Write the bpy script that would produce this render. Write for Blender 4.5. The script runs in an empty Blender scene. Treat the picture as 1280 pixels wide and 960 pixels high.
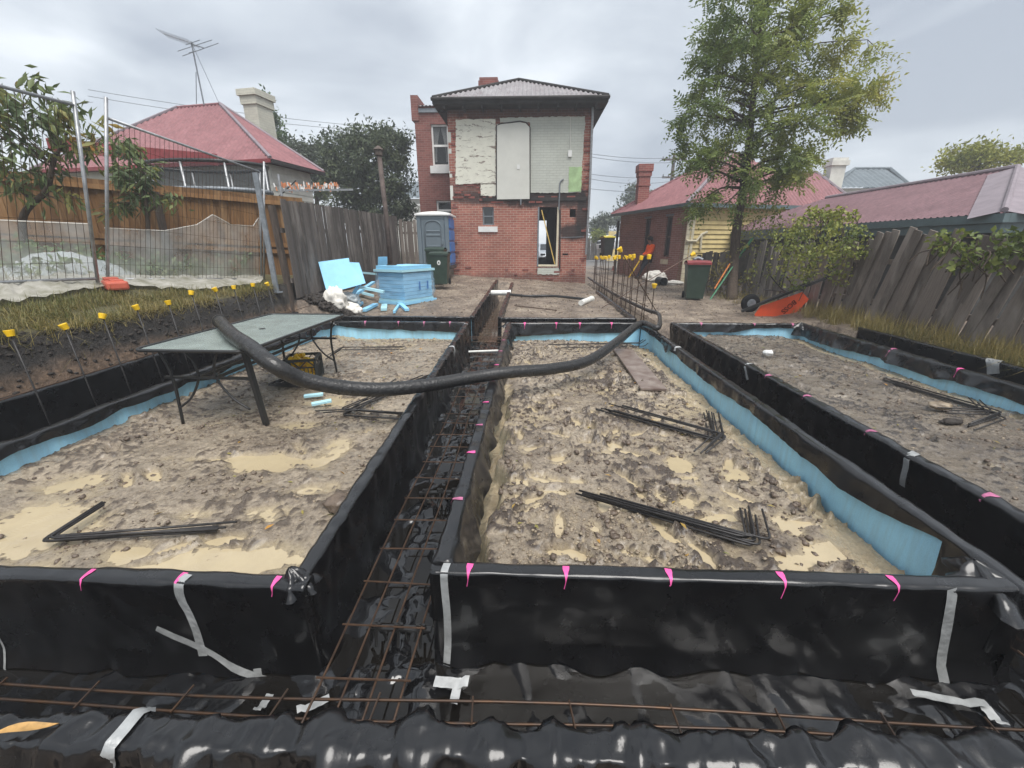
import bpy, bmesh, math, random
import numpy as np
from mathutils import Vector, Matrix
S = bpy.context.scene
COL = S.collection
R = math.radians
# ------------------------------------------------------------------ camera
CAM_H, PITCH, YAW, FPX = 1.57, R(18.4), R(2.25), 520.0
cd = bpy.data.cameras.new("camera")
cd.sensor_width = 36.0
cd.lens = FPX / 1280.0 * 36.0
cd.clip_start = 0.05
cd.clip_end = 1000.0
cam = bpy.data.objects.new("camera", cd)
COL.objects.link(cam)
cam.location = (0, 0, CAM_H)
cam.rotation_euler = (R(90) - PITCH, 0, YAW)
S.camera = cam
# ------------------------------------------------------------------ world: overcast sky
SUN_EL, SUN_ROT = R(64), R(155)
W = bpy.data.worlds.new("World")
S.world = W
W.use_nodes = True
nt = W.node_tree
nt.nodes.clear()
wo = nt.nodes.new("ShaderNodeOutputWorld")
bg = nt.nodes.new("ShaderNodeBackground")
sky = nt.nodes.new("ShaderNodeTexSky")
sky.sky_type = 'NISHITA'
sky.sun_disc = False
sky.sun_elevation = SUN_EL
sky.sun_rotation = SUN_ROT
sky.air_density = 1.0
sky.dust_density = 3.0
tc = nt.nodes.new("ShaderNodeTexCoord")
mp = nt.nodes.new("ShaderNodeMapping")
mp.inputs['Scale'].default_value = (1.0, 1.0, 2.6)
mp.inputs['Location'].default_value = (0.35, 0.0, 0.2)
nz = nt.nodes.new("ShaderNodeTexNoise")
nz.inputs['Scale'].default_value = 2.1
nz.inputs['Detail'].default_value = 5.0
nz.inputs['Roughness'].default_value = 0.5
nz.inputs['Distortion'].default_value = 0.3
cr = nt.nodes.new("ShaderNodeValToRGB")
cr.color_ramp.elements[0].position = 0.36
cr.color_ramp.elements[0].color = (1.58, 1.74, 1.97, 1)
cr.color_ramp.elements[1].position = 0.63
cr.color_ramp.elements[1].color = (3.25, 3.42, 3.58, 1)
e = cr.color_ramp.elements.new(0.5)
e.color = (2.3, 2.48, 2.68, 1)
mx = nt.nodes.new("ShaderNodeMix")
mx.data_type = 'RGBA'
mx.inputs['Factor'].default_value = 0.93
bg.inputs['Strength'].default_value = 0.1
L = nt.links
L.new(tc.outputs['Generated'], mp.inputs['Vector'])
L.new(mp.outputs['Vector'], nz.inputs['Vector'])
L.new(nz.outputs['Fac'], cr.inputs['Fac'])
L.new(sky.outputs['Color'], mx.inputs['A'])
L.new(cr.outputs['Color'], mx.inputs['B'])
L.new(mx.outputs['Result'], bg.inputs['Color'])
L.new(bg.outputs['Background'], wo.inputs['Surface'])
# ------------------------------------------------------------------ sun (veiled by cloud)
sd = bpy.data.lights.new("sun", 'SUN')
sd.energy = 1.35
sd.angle = R(40)
sd.color = (1.0, 0.97, 0.93)
sun = bpy.data.objects.new("sun", sd)
COL.objects.link(sun)
sun.rotation_euler = (R(90) - SUN_EL, 0, R(180) - SUN_ROT)
S.view_settings.view_transform = 'Standard'
S.view_settings.look = 'None'
S.view_settings.exposure = 1.66
S.view_settings.gamma = 1.0
S.cycles.max_bounces = 6
S.cycles.transparent_max_bounces = 12

# ------------------------------------------------------------------ survey helpers: sight lines of the photograph met with real planes
_fw = np.array([-math.sin(YAW) * math.cos(PITCH), math.cos(YAW) * math.cos(PITCH), -math.sin(PITCH)])
_rt = np.array([math.cos(YAW), math.sin(YAW), 0.0])
_up = np.cross(_rt, _fw)
def _ray(px, py): return _fw + _rt * (px - 640) / FPX - _up * (py - 480) / FPX
def PZ(px, py, z=0.0):
    d = _ray(px, py); t = (z - CAM_H) / d[2]; return Vector((d[0] * t, d[1] * t, z))
def PY(px, py, y):
    d = _ray(px, py); t = y / d[1]; return Vector((d[0] * t, y, CAM_H + d[2] * t))
def PX(px, py, x):
    d = _ray(px, py); t = x / d[0]; return Vector((x, d[1] * t, CAM_H + d[2] * t))
def sstep(a, b, v):
    t = np.clip((np.asarray(v, float) - a) / (b - a), 0, 1); return t * t * (3 - 2 * t)

# ------------------------------------------------------------------ numpy gradient noise
_rng = np.random.RandomState(7)
_perm = _rng.permutation(256); _perm = np.concatenate([_perm, _perm, _perm])
_grad = _rng.normal(size=(256, 3)); _grad /= np.linalg.norm(_grad, axis=1)[:, None]
def pn(x, y, z=0.0):
    x, y, z = np.broadcast_arrays(np.asarray(x, float), np.asarray(y, float), np.asarray(z, float))
    xi, yi, zi = np.floor(x).astype(int), np.floor(y).astype(int), np.floor(z).astype(int)
    xf, yf, zf = x - xi, y - yi, z - zi
    u, v, w = [t * t * t * (t * (t * 6 - 15) + 10) for t in (xf, yf, zf)]
    xi, yi, zi = xi & 255, yi & 255, zi & 255
    def g(a, b, c):
        h = _perm[_perm[_perm[(xi + a) & 255] + ((yi + b) & 255)] + ((zi + c) & 255)]
        G = _grad[h]; return G[..., 0] * (xf - a) + G[..., 1] * (yf - b) + G[..., 2] * (zf - c)
    def lp(a, b, t): return a + (b - a) * t
    return 1.5 * lp(lp(lp(g(0, 0, 0), g(1, 0, 0), u), lp(g(0, 1, 0), g(1, 1, 0), u), v),
                    lp(lp(g(0, 0, 1), g(1, 0, 1), u), lp(g(0, 1, 1), g(1, 1, 1), u), v), w)
def fbm(x, y, z=0.0, o=4, g=0.5):
    r, a, f = 0, 1.0, 1.0
    for i in range(o):
        r = r + a * pn(np.asarray(x) * f + i * 17.3, np.asarray(y) * f + i * 5.1, np.asarray(z) * f + i * 3.7); a *= g; f *= 2.03
    return r
def ridged(x, y, z=0.0, o=3):
    r, a, f = 0, 1.0, 1.0
    for i in range(o):
        r = r + a * (1 - 2 * np.abs(pn(np.asarray(x) * f + i * 9.1, np.asarray(y) * f + i * 4.4, z + i * 2.2))); a *= .5; f *= 2.1
    return r

def crumple(x, y, seed, f0=2.0, f1=14.0, n=9):
    """creased sheet: triangular folds in many directions, so flat facets meet at sharp creases"""
    rg_ = np.random.RandomState(seed); r = 0; wx_, wy_ = .12 * pn(x * 2.1, y * 2.1, seed), .12 * pn(x * 2.1 + 9, y * 2.1, seed + 4); tot = 0
    for i in range(n):
        f = f0 * (f1 / f0) ** (i / (n - 1)); a = rg_.uniform(0, math.pi); t = ((x + wx_) * math.cos(a) + (y + wy_) * math.sin(a)) * f + rg_.uniform(0, 9) + .35 * pn(x * f * .4, y * f * .4, i * 3.3 + seed)
        w = (f0 / f) ** .8; r = r + w * (np.abs((t % 1.0) * 2 - 1) * 2 - 1); tot += w
    return r / tot * 1.8
# ------------------------------------------------------------------ node materials
def mat(name, color=(.5, .5, .5), rough=.6, spec=.5, metal=0.0, var=0.0, vscale=6.0, bump=0.0, bscale=40.0, color2=None, stretch=None, alpha=None, trans=0.0, rvar=0.0, detail=5):
    m = bpy.data.materials.new(name); m.use_nodes = True
    n = m.node_tree.nodes; l = m.node_tree.links; b = n['Principled BSDF']
    b.inputs['Roughness'].default_value = rough; b.inputs['Metallic'].default_value = metal
    b.inputs['Specular IOR Level'].default_value = spec
    b.inputs['Base Color'].default_value = (*color, 1)
    if trans: b.inputs['Transmission Weight'].default_value = trans
    if alpha is not None: b.inputs['Alpha'].default_value = alpha
    t = n.new('ShaderNodeTexCoord'); vec = t.outputs['Object']
    if stretch:
        mm = n.new('ShaderNodeMapping'); mm.inputs['Scale'].default_value = stretch
        l.new(vec, mm.inputs['Vector']); vec = mm.outputs['Vector']
    if var or color2:
        x = n.new('ShaderNodeTexNoise'); x.inputs['Scale'].default_value = vscale; x.inputs['Detail'].default_value = detail; x.inputs['Roughness'].default_value = .62
        l.new(vec, x.inputs['Vector'])
        r = n.new('ShaderNodeValToRGB')
        c2 = color2 if color2 else tuple(c * (1 - var) for c in color)
        c1 = color if color2 else tuple(min(1, c * (1 + var)) for c in color)
        r.color_ramp.elements[0].position = .33; r.color_ramp.elements[1].position = .67
        r.color_ramp.elements[0].color = (*c2, 1); r.color_ramp.elements[1].color = (*c1, 1)
        l.new(x.outputs['Fac'], r.inputs['Fac']); l.new(r.outputs['Color'], b.inputs['Base Color'])
        if rvar:
            q = n.new('ShaderNodeMapRange'); q.inputs['From Min'].default_value = .3; q.inputs['From Max'].default_value = .7
            q.inputs['To Min'].default_value = max(.02, rough - rvar); q.inputs['To Max'].default_value = min(1, rough + rvar)
            l.new(x.outputs['Fac'], q.inputs['Value']); l.new(q.outputs['Result'], b.inputs['Roughness'])
    if bump:
        x2 = n.new('ShaderNodeTexNoise'); x2.inputs['Scale'].default_value = bscale; x2.inputs['Detail'].default_value = 4
        l.new(vec, x2.inputs['Vector'])
        bp = n.new('ShaderNodeBump'); bp.inputs['Strength'].default_value = min(1, bump); bp.inputs['Distance'].default_value = .02 * max(1, bump)
        l.new(x2.outputs['Fac'], bp.inputs['Height']); l.new(bp.outputs['Normal'], b.inputs['Normal'])
    return m
def nodes_of(m): return m.node_tree.nodes, m.node_tree.links, m.node_tree.nodes['Principled BSDF']
def N(m, t, **kw):
    x = m.node_tree.nodes.new(t)
    for k, v in kw.items():
        if k in x.inputs: x.inputs[k].default_value = v
        else: setattr(x, k, v)
    return x
def ramp(m, stops):
    r = m.node_tree.nodes.new('ShaderNodeValToRGB')
    while len(r.color_ramp.elements) < len(stops): r.color_ramp.elements.new(.5)
    for e_, (p, c) in zip(r.color_ramp.elements, stops): e_.position = p; e_.color = (*c, 1)
    return r
def mixc(m, fac, a, b):
    x = m.node_tree.nodes.new('ShaderNodeMix'); x.data_type = 'RGBA'; l = m.node_tree.links
    for s_, v in (('Factor', fac), ('A', a), ('B', b)):
        if hasattr(v, 'is_output'): l.new(v, x.inputs[s_])
        elif s_ == 'Factor': x.inputs[s_].default_value = v
        else: x.inputs[s_].default_value = (*v, 1)
    return x.outputs['Result']

def brick_mat(name, c1, c2, mortar, axis='xz', soot_shade=None, bw=.235, rh=.082, dirt=.5):
    m = mat(name, c1, .85, .3); n, l, b = nodes_of(m)
    g = N(m, 'ShaderNodeNewGeometry'); sp = N(m, 'ShaderNodeSeparateXYZ'); cb = N(m, 'ShaderNodeCombineXYZ')
    l.new(g.outputs['Position'], sp.inputs['Vector'])
    if axis == 'xz': l.new(sp.outputs['X'], cb.inputs['X'])
    elif axis == 'yz': l.new(sp.outputs['Y'], cb.inputs['X'])
    else:
        ad = N(m, 'ShaderNodeMath', operation='ADD'); l.new(sp.outputs['X'], ad.inputs[0]); l.new(sp.outputs['Y'], ad.inputs[1]); l.new(ad.outputs[0], cb.inputs['X'])
    l.new(sp.outputs['Z'], cb.inputs['Y'])
    br = N(m, 'ShaderNodeTexBrick'); br.inputs['Scale'].default_value = 1.0
    br.inputs['Brick Width'].default_value = bw; br.inputs['Row Height'].default_value = rh; br.inputs['Mortar Size'].default_value = .006
    br.inputs['Mortar Smooth'].default_value = .2; br.inputs['Bias'].default_value = -.1
    br.inputs['Color1'].default_value = (*c1, 1); br.inputs['Color2'].default_value = (*c2, 1); br.inputs['Mortar'].default_value = (*mortar, 1)
    l.new(cb.outputs['Vector'], br.inputs['Vector'])
    nz = N(m, 'ShaderNodeTexNoise', Scale=1.1, Detail=7.0, Roughness=.7); l.new(g.outputs['Position'], nz.inputs['Vector'])
    rp = ramp(m, [(.3, (.45, .42, .4)), (.55, (1, 1, 1)), (.75, (1.25, 1.2, 1.15))]); l.new(nz.outputs['Fac'], rp.inputs['Fac'])
    mu = N(m, 'ShaderNodeMix', data_type='RGBA', blend_type='MULTIPLY'); mu.inputs['Factor'].default_value = dirt
    l.new(br.outputs['Color'], mu.inputs['A']); l.new(rp.outputs['Color'], mu.inputs['B'])
    out = mu.outputs['Result']
    if soot_shade:
        for (cx_, cz_, rx_, rz_, k) in soot_shade:
            vs = N(m, 'ShaderNodeVectorMath', operation='SUBTRACT'); vs.inputs[1].default_value = (cx_, 0, cz_)
            cc = N(m, 'ShaderNodeCombineXYZ'); l.new(sp.outputs['X'], cc.inputs['X']); l.new(sp.outputs['Z'], cc.inputs['Z'])
            l.new(cc.outputs['Vector'], vs.inputs[0])
            vm = N(m, 'ShaderNodeVectorMath', operation='MULTIPLY'); vm.inputs[1].default_value = (1 / rx_, 0, 1 / rz_); l.new(vs.outputs[0], vm.inputs[0])
            ln = N(m, 'ShaderNodeVectorMath', operation='LENGTH'); l.new(vm.outputs[0], ln.inputs[0])
            n2 = N(m, 'ShaderNodeTexNoise', Scale=3.0, Detail=6.0, Roughness=.7); l.new(g.outputs['Position'], n2.inputs['Vector'])
            sc = N(m, 'ShaderNodeMath', operation='MULTIPLY_ADD'); sc.inputs[1].default_value = 1.6; l.new(n2.outputs['Fac'], sc.inputs[0]); l.new(ln.outputs['Value'], sc.inputs[2])
            mr = N(m, 'ShaderNodeMapRange'); mr.inputs['From Min'].default_value = 1.45; mr.inputs['From Max'].default_value = 1.95; mr.inputs['To Min'].default_value = k; mr.inputs['To Max'].default_value = 0
            l.new(sc.outputs[0], mr.inputs['Value'])
            out = mixc(m, mr.outputs['Result'], out, (.022, .02, .02))
    l.new(out, b.inputs['Base Color'])
    bp = N(m, 'ShaderNodeBump'); bp.inputs['Strength'].default_value = .6; bp.inputs['Distance'].default_value = .01; bp.invert = True
    l.new(br.outputs['Fac'], bp.inputs['Height']); l.new(bp.outputs['Normal'], b.inputs['Normal'])
    return m

MT = {}
MT['steel'] = mat('bare_rusting_steel', (.06, .045, .038), .42, .5, .55, color2=(.10, .055, .03), vscale=14)
MT['bar'] = mat('wet_black_bar', (.03, .028, .028), .45, .4, .15, var=.4, vscale=20)
MT['rust'] = mat('rusty_bar', (.105, .06, .036), .5, .4, .3, color2=(.045, .028, .02), vscale=18)
MT['cap'] = mat('yellow_plastic_cap', (.80, .50, .012), .42, .5, var=.12, vscale=5)
MT['galv'] = mat('galvanised_tube', (.34, .35, .36), .45, .5, .6, var=.25, vscale=12)
MT['greysteel'] = mat('grey_steel_post', (.2, .22, .24), .5, .5, .3, var=.25, vscale=10)
MT['black_paint'] = mat('black_painted_tube', (.018, .018, .018), .38, .5, var=.3)
MT['hose'] = mat('black_rubber_hose', (.012, .012, .013), .34, .5, color2=(.028, .027, .026), vscale=16, bump=.35, bscale=45, rvar=.14)
MT['tape'] = mat('silver_duct_tape', (.30, .31, .31), .33, .6, .1, var=.25, vscale=10, bump=.3, bscale=30)
MT['whitetape'] = mat('white_tape', (.42, .43, .43), .4, .5, var=.25, vscale=12)
MT['pink'] = mat('pink_marking_paint', (.72, .10, .32), .5, .4, var=.15, vscale=20)
MT['pinkpale'] = mat('faded_pink_paint', (.42, .13, .24), .5, .4, var=.35, vscale=20)
MT['timber'] = mat('painted_formply', (.26, .215, .185), .35, .5, color2=(.12, .08, .065), vscale=5, bump=.15, bscale=30)
MT['white'] = mat('white_paint', (.74, .74, .72), .5, .4, var=.1, vscale=4)
MT['pvc'] = mat('white_pvc', (.72, .72, .68), .35, .5, var=.15, vscale=8)
MT['dark'] = mat('dark_void', (.012, .012, .013), .8, .1)
MT['glass'] = mat('window_glass', (.03, .035, .04), .06, .6)
MT['clod'] = mat('mud_clod', (.16, .12, .088), .4, .5, color2=(.075, .055, .042), vscale=14, bump=.5, bscale=50)
MT['stone'] = mat('pale_stone', (.34, .275, .195), .4, .5, color2=(.15, .115, .08), vscale=12, bump=.3)
MT['binG'] = mat('dark_green_bin_plastic', (.028, .05, .036), .42, .4, var=.2, vscale=5)
MT['binB'] = mat('charcoal_bin_plastic', (.03, .034, .033), .45, .4, var=.2, vscale=5)
MT['red'] = mat('dull_red_plastic', (.22, .035, .038), .45, .4, var=.2)
MT['orangefoot'] = mat('faded_orange_red_plastic', (.55, .12, .07), .5, .4, color2=(.42, .09, .06), vscale=7)
MT['bark'] = mat('bark', (.10, .075, .055), .85, .2, color2=(.045, .034, .027), vscale=9, stretch=(3, 3, .6), bump=.8, bscale=20)
MT['cladW'] = mat('pale_weatherboard', (.60, .59, .54), .6, .3, var=.12, vscale=3)
MT['cladY'] = mat('cream_weatherboard', (.66, .53, .25), .6, .3, var=.15, vscale=3)
MT['creamtrim'] = mat('cream_trim', (.66, .60, .45), .55, .3, var=.12)
MT['hivis'] = mat('hi_vis_orange', (.85, .11, .012), .7, .2, var=.15)
MT['navy'] = mat('dark_work_trousers', (.016, .018, .026), .8, .2, var=.3)
MT['skin'] = mat('skin', (.24, .12, .08), .6, .3)
MT['hair'] = mat('dark_hair', (.012, .01, .01), .7, .2)

def foam_mat(name, c, mud=True):
    m = mat(name, c, .55, .35, var=.08, vscale=3, bump=.25, bscale=180)
    n, l, b = nodes_of(m)
    src = b.inputs['Base Color'].links[0].from_socket
    v = N(m, 'ShaderNodeTexVoronoi', Scale=170.0); t = N(m, 'ShaderNodeTexCoord'); l.new(t.outputs['Object'], v.inputs['Vector'])
    r = ramp(m, [(0, (1.12, 1.12, 1.1)), (.6, (.86, .9, .92))]); l.new(v.outputs['Distance'], r.inputs['Fac'])
    mu = N(m, 'ShaderNodeMix', data_type='RGBA', blend_type='MULTIPLY'); mu.inputs['Factor'].default_value = .6
    l.new(src, mu.inputs['A']); l.new(r.outputs['Color'], mu.inputs['B']); out = mu.outputs['Result']
    if mud:   # mud splashed up the face and rain runs
        g = N(m, 'ShaderNodeNewGeometry'); mp_ = N(m, 'ShaderNodeMapping'); mp_.inputs['Scale'].default_value = (14, 14, 1.4); l.new(g.outputs['Position'], mp_.inputs['Vector'])
        x = N(m, 'ShaderNodeTexNoise', Scale=1.0, Detail=6.0, Roughness=.65); l.new(mp_.outputs['Vector'], x.inputs['Vector'])
        r2 = ramp(m, [(.46, (0, 0, 0)), (.78, (.38, .38, .38))]); l.new(x.outputs['Fac'], r2.inputs['Fac'])
        out = mixc(m, r2.outputs['Color'], out, (.25, .29, .27))
    l.new(out, b.inputs['Base Color']); return m
MT['foam'] = foam_mat('blue_foam', (.40, .74, .95), True)
MT['foamclean'] = foam_mat('pale_blue_foam', (.30, .62, .86), False)
MT['foamedge'] = foam_mat('pale_aqua_foam_edge', (.44, .72, .80), False)

def plastic_mat(name, rough, bumpk, drops=.10):
    m = mat(name, (.0065, .0065, .0072), rough, .5, var=.25, vscale=3, rvar=.09)
    n, l, b = nodes_of(m)
    t = N(m, 'ShaderNodeTexCoord')
    a = N(m, 'ShaderNodeTexNoise', Scale=3.2, Detail=3.0, Roughness=.45, Distortion=1.2); l.new(t.outputs['Object'], a.inputs['Vector'])
    v = N(m, 'ShaderNodeTexVoronoi', Scale=130.0); l.new(t.outputs['Object'], v.inputs['Vector'])
    rr = N(m, 'ShaderNodeMapRange'); rr.inputs['From Min'].default_value = 0; rr.inputs['From Max'].default_value = .35; rr.inputs['To Min'].default_value = 1; rr.inputs['To Max'].default_value = 0
    l.new(v.outputs['Distance'], rr.inputs['Value'])
    b1 = N(m, 'ShaderNodeBump'); b1.inputs['Strength'].default_value = bumpk; b1.inputs['Distance'].default_value = .028; l.new(a.outputs['Fac'], b1.inputs['Height'])
    b2 = N(m, 'ShaderNodeBump'); b2.inputs['Strength'].default_value = drops; b2.inputs['Distance'].default_value = .003; l.new(rr.outputs['Result'], b2.inputs['Height']); l.new(b1.outputs['Normal'], b2.inputs['Normal'])
    l.new(b2.outputs['Normal'], b.inputs['Normal'])
    b.inputs['Coat Weight'].default_value = .25 if drops else .35; b.inputs['Coat Roughness'].default_value = .07; b.inputs['Coat IOR'].default_value = 1.6   # rain water on the film
    return m
MT['plastic'] = plastic_mat('black_builders_film', .28, .10)
MT['floorplastic'] = plastic_mat('wet_black_floor_film', .13, .08, 0.0)

def corr_mat(name, c1, c2, rough=.6, streak=.35, rustc=None):
    m = mat(name, c1, rough, .3, color2=c2, vscale=1.3, detail=6)
    n, l, b = nodes_of(m); src = b.inputs['Base Color'].links[0].from_socket
    g = N(m, 'ShaderNodeNewGeometry'); x = N(m, 'ShaderNodeTexNoise', Scale=7.0, Detail=6.0, Roughness=.75); l.new(g.outputs['Position'], x.inputs['Vector'])
    r = ramp(m, [(.35, (1 - streak,) * 3), (.65, (1.1, 1.1, 1.1))]); l.new(x.outputs['Fac'], r.inputs['Fac'])
    mu = N(m, 'ShaderNodeMix', data_type='RGBA', blend_type='MULTIPLY'); mu.inputs['Factor'].default_value = .8
    l.new(src, mu.inputs['A']); l.new(r.outputs['Color'], mu.inputs['B']); out = mu.outputs['Result']
    if rustc:
        r2 = ramp(m, [(.5, (0, 0, 0)), (.68, (1, 1, 1))]); x3 = N(m, 'ShaderNodeTexNoise', Scale=3.2, Detail=8.0, Roughness=.8); l.new(g.outputs['Position'], x3.inputs['Vector'])
        l.new(x3.outputs['Fac'], r2.inputs['Fac']); out = mixc(m, r2.outputs['Color'], out, rustc)
    l.new(out, b.inputs['Base Color']); return m
MT['roofred'] = corr_mat('faded_red_corrugated_iron', (.30, .135, .142), (.235, .10, .108))
MT['roofpink'] = corr_mat('weathered_pink_red_iron', (.21, .118, .132), (.155, .085, .096), streak=.35)
MT['roofgrey'] = corr_mat('rust_streaked_grey_iron', (.34, .325, .33), (.25, .235, .24), rustc=(.13, .09, .095))
MT['roofslate'] = corr_mat('blue_grey_iron', (.16, .19, .21), (.12, .145, .16))
MT['flash'] = mat('pale_lead_flashing', (.23, .195, .215), .6, .3, .0, var=.15, vscale=4)
MT['gutter'] = mat('grey_green_fascia', (.10, .14, .15), .5, .4, var=.15, vscale=3)
MT['gutterdark'] = mat('charred_dark_eave', (.03, .027, .026), .7, .3, var=.4, vscale=3)

def wood_mat(name, c1, c2, light=None, rough=.8):
    m = mat(name, c1, rough, .25, color2=c2, vscale=5, stretch=(6, 6, .7), bump=.5, bscale=14)
    n, l, b = nodes_of(m); src = b.inputs['Base Color'].links[0].from_socket
    oi = N(m, 'ShaderNodeObjectInfo'); mr = N(m, 'ShaderNodeMapRange'); mr.inputs['To Min'].default_value = .62; mr.inputs['To Max'].default_value = 1.35; l.new(oi.outputs['Random'], mr.inputs['Value'])
    mu = N(m, 'ShaderNodeMix', data_type='RGBA', blend_type='MULTIPLY'); mu.inputs['Factor'].default_value = 1
    cb = N(m, 'ShaderNodeCombineXYZ')
    for k in 'XYZ': l.new(mr.outputs['Result'], cb.inputs[k])
    l.new(src, mu.inputs['A']); l.new(cb.outputs['Vector'], mu.inputs['B']); out = mu.outputs['Result']
    if light:   # bleached, peeling patches of the boards
        g = N(m, 'ShaderNodeNewGeometry'); mp_ = N(m, 'ShaderNodeMapping'); mp_.inputs['Scale'].default_value = (9, 2.5, .9); l.new(g.outputs['Position'], mp_.inputs['Vector'])
        x = N(m, 'ShaderNodeTexNoise', Scale=1.0, Detail=5.0, Roughness=.6); l.new(mp_.outputs['Vector'], x.inputs['Vector'])
        r2 = ramp(m, [(.5, (0, 0, 0)), (.72, (.8, .8, .8))]); l.new(x.outputs['Fac'], r2.inputs['Fac'])
        out = mixc(m, r2.outputs['Color'], out, light)
    l.new(out, b.inputs['Base Color']); return m
MT['paling'] = wood_mat('grey_weathered_paling', (.14, .12, .108), (.062, .053, .047), (.30, .265, .24))
MT['palingdark'] = wood_mat('dark_wet_paling', (.225, .188, .16), (.10, .08, .066), (.36, .315, .275))
MT['palingpale'] = wood_mat('pale_grey_paling', (.24, .215, .195), (.11, .095, .085), (.34, .31, .28))
MT['newwood'] = wood_mat('brown_treated_pine', (.235, .125, .05), (.14, .07, .028), (.33, .2, .095))
MT['post'] = wood_mat('weathered_post', (.11, .085, .07), (.05, .04, .034))

def leaf_mat(name, stops, rough=.5, sss=0.25):
    m = mat(name, stops[0], rough, .35); n, l, b = nodes_of(m)
    a = N(m, 'ShaderNodeAttribute', attribute_name='tone')
    k = len(stops); r = ramp(m, [(i / (k - 1), c) for i, c in enumerate(stops)])
    l.new(a.outputs['Fac'], r.inputs['Fac']); l.new(r.outputs['Color'], b.inputs['Base Color'])
    tr = N(m, 'ShaderNodeBsdfTranslucent'); l.new(r.outputs['Color'], tr.inputs['Color'])
    ms = N(m, 'ShaderNodeMixShader'); ms.inputs['Fac'].default_value = sss
    out = n['Material Output']; l.new(b.outputs['BSDF'], ms.inputs[1]); l.new(tr.outputs['BSDF'], ms.inputs[2]); l.new(ms.outputs['Shader'], out.inputs['Surface'])
    return m
MT['leaf_big'] = leaf_mat('ash_leaf', [(.11, .165, .05), (.18, .235, .062), (.28, .31, .08), (.38, .36, .085), (.48, .34, .10)], sss=.45)
MT['leaf_dark'] = leaf_mat('dark_evergreen_leaf', [(.06, .082, .05), (.085, .11, .06), (.12, .145, .072), (.17, .18, .085)])
MT['leaf_mid'] = leaf_mat('mid_green_leaf', [(.05, .09, .04), (.08, .13, .05), (.13, .17, .06)])
MT['leaf_yel'] = leaf_mat('yellow_green_leaf', [(.16, .2, .035), (.28, .29, .05), (.42, .4, .09)])
MT['leaf_vine'] = leaf_mat('vine_leaf', [(.06, .085, .03), (.13, .17, .04), (.26, .28, .06), (.38, .33, .08), (.30, .17, .06)])
MT['leaf_peach'] = leaf_mat('peach_leaf', [(.075, .11, .05), (.11, .155, .06), (.16, .195, .07), (.29, .25, .07), (.54, .26, .05)])
MT['leaf_far'] = leaf_mat('far_leaf', [(.075, .10, .07), (.12, .14, .09), (.2, .21, .12)])
MT['grass'] = leaf_mat('rank_grass', [(.075, .095, .03), (.14, .15, .05), (.26, .22, .09), (.38, .31, .15)], sss=.3)
MT['drygrass'] = leaf_mat('dry_grass', [(.16, .14, .04), (.30, .24, .09), (.42, .34, .15)], sss=.3)
MT['weed'] = leaf_mat('weed_leaf', [(.05, .09, .03), (.10, .16, .05), (.18, .22, .08)], sss=.3)

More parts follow.
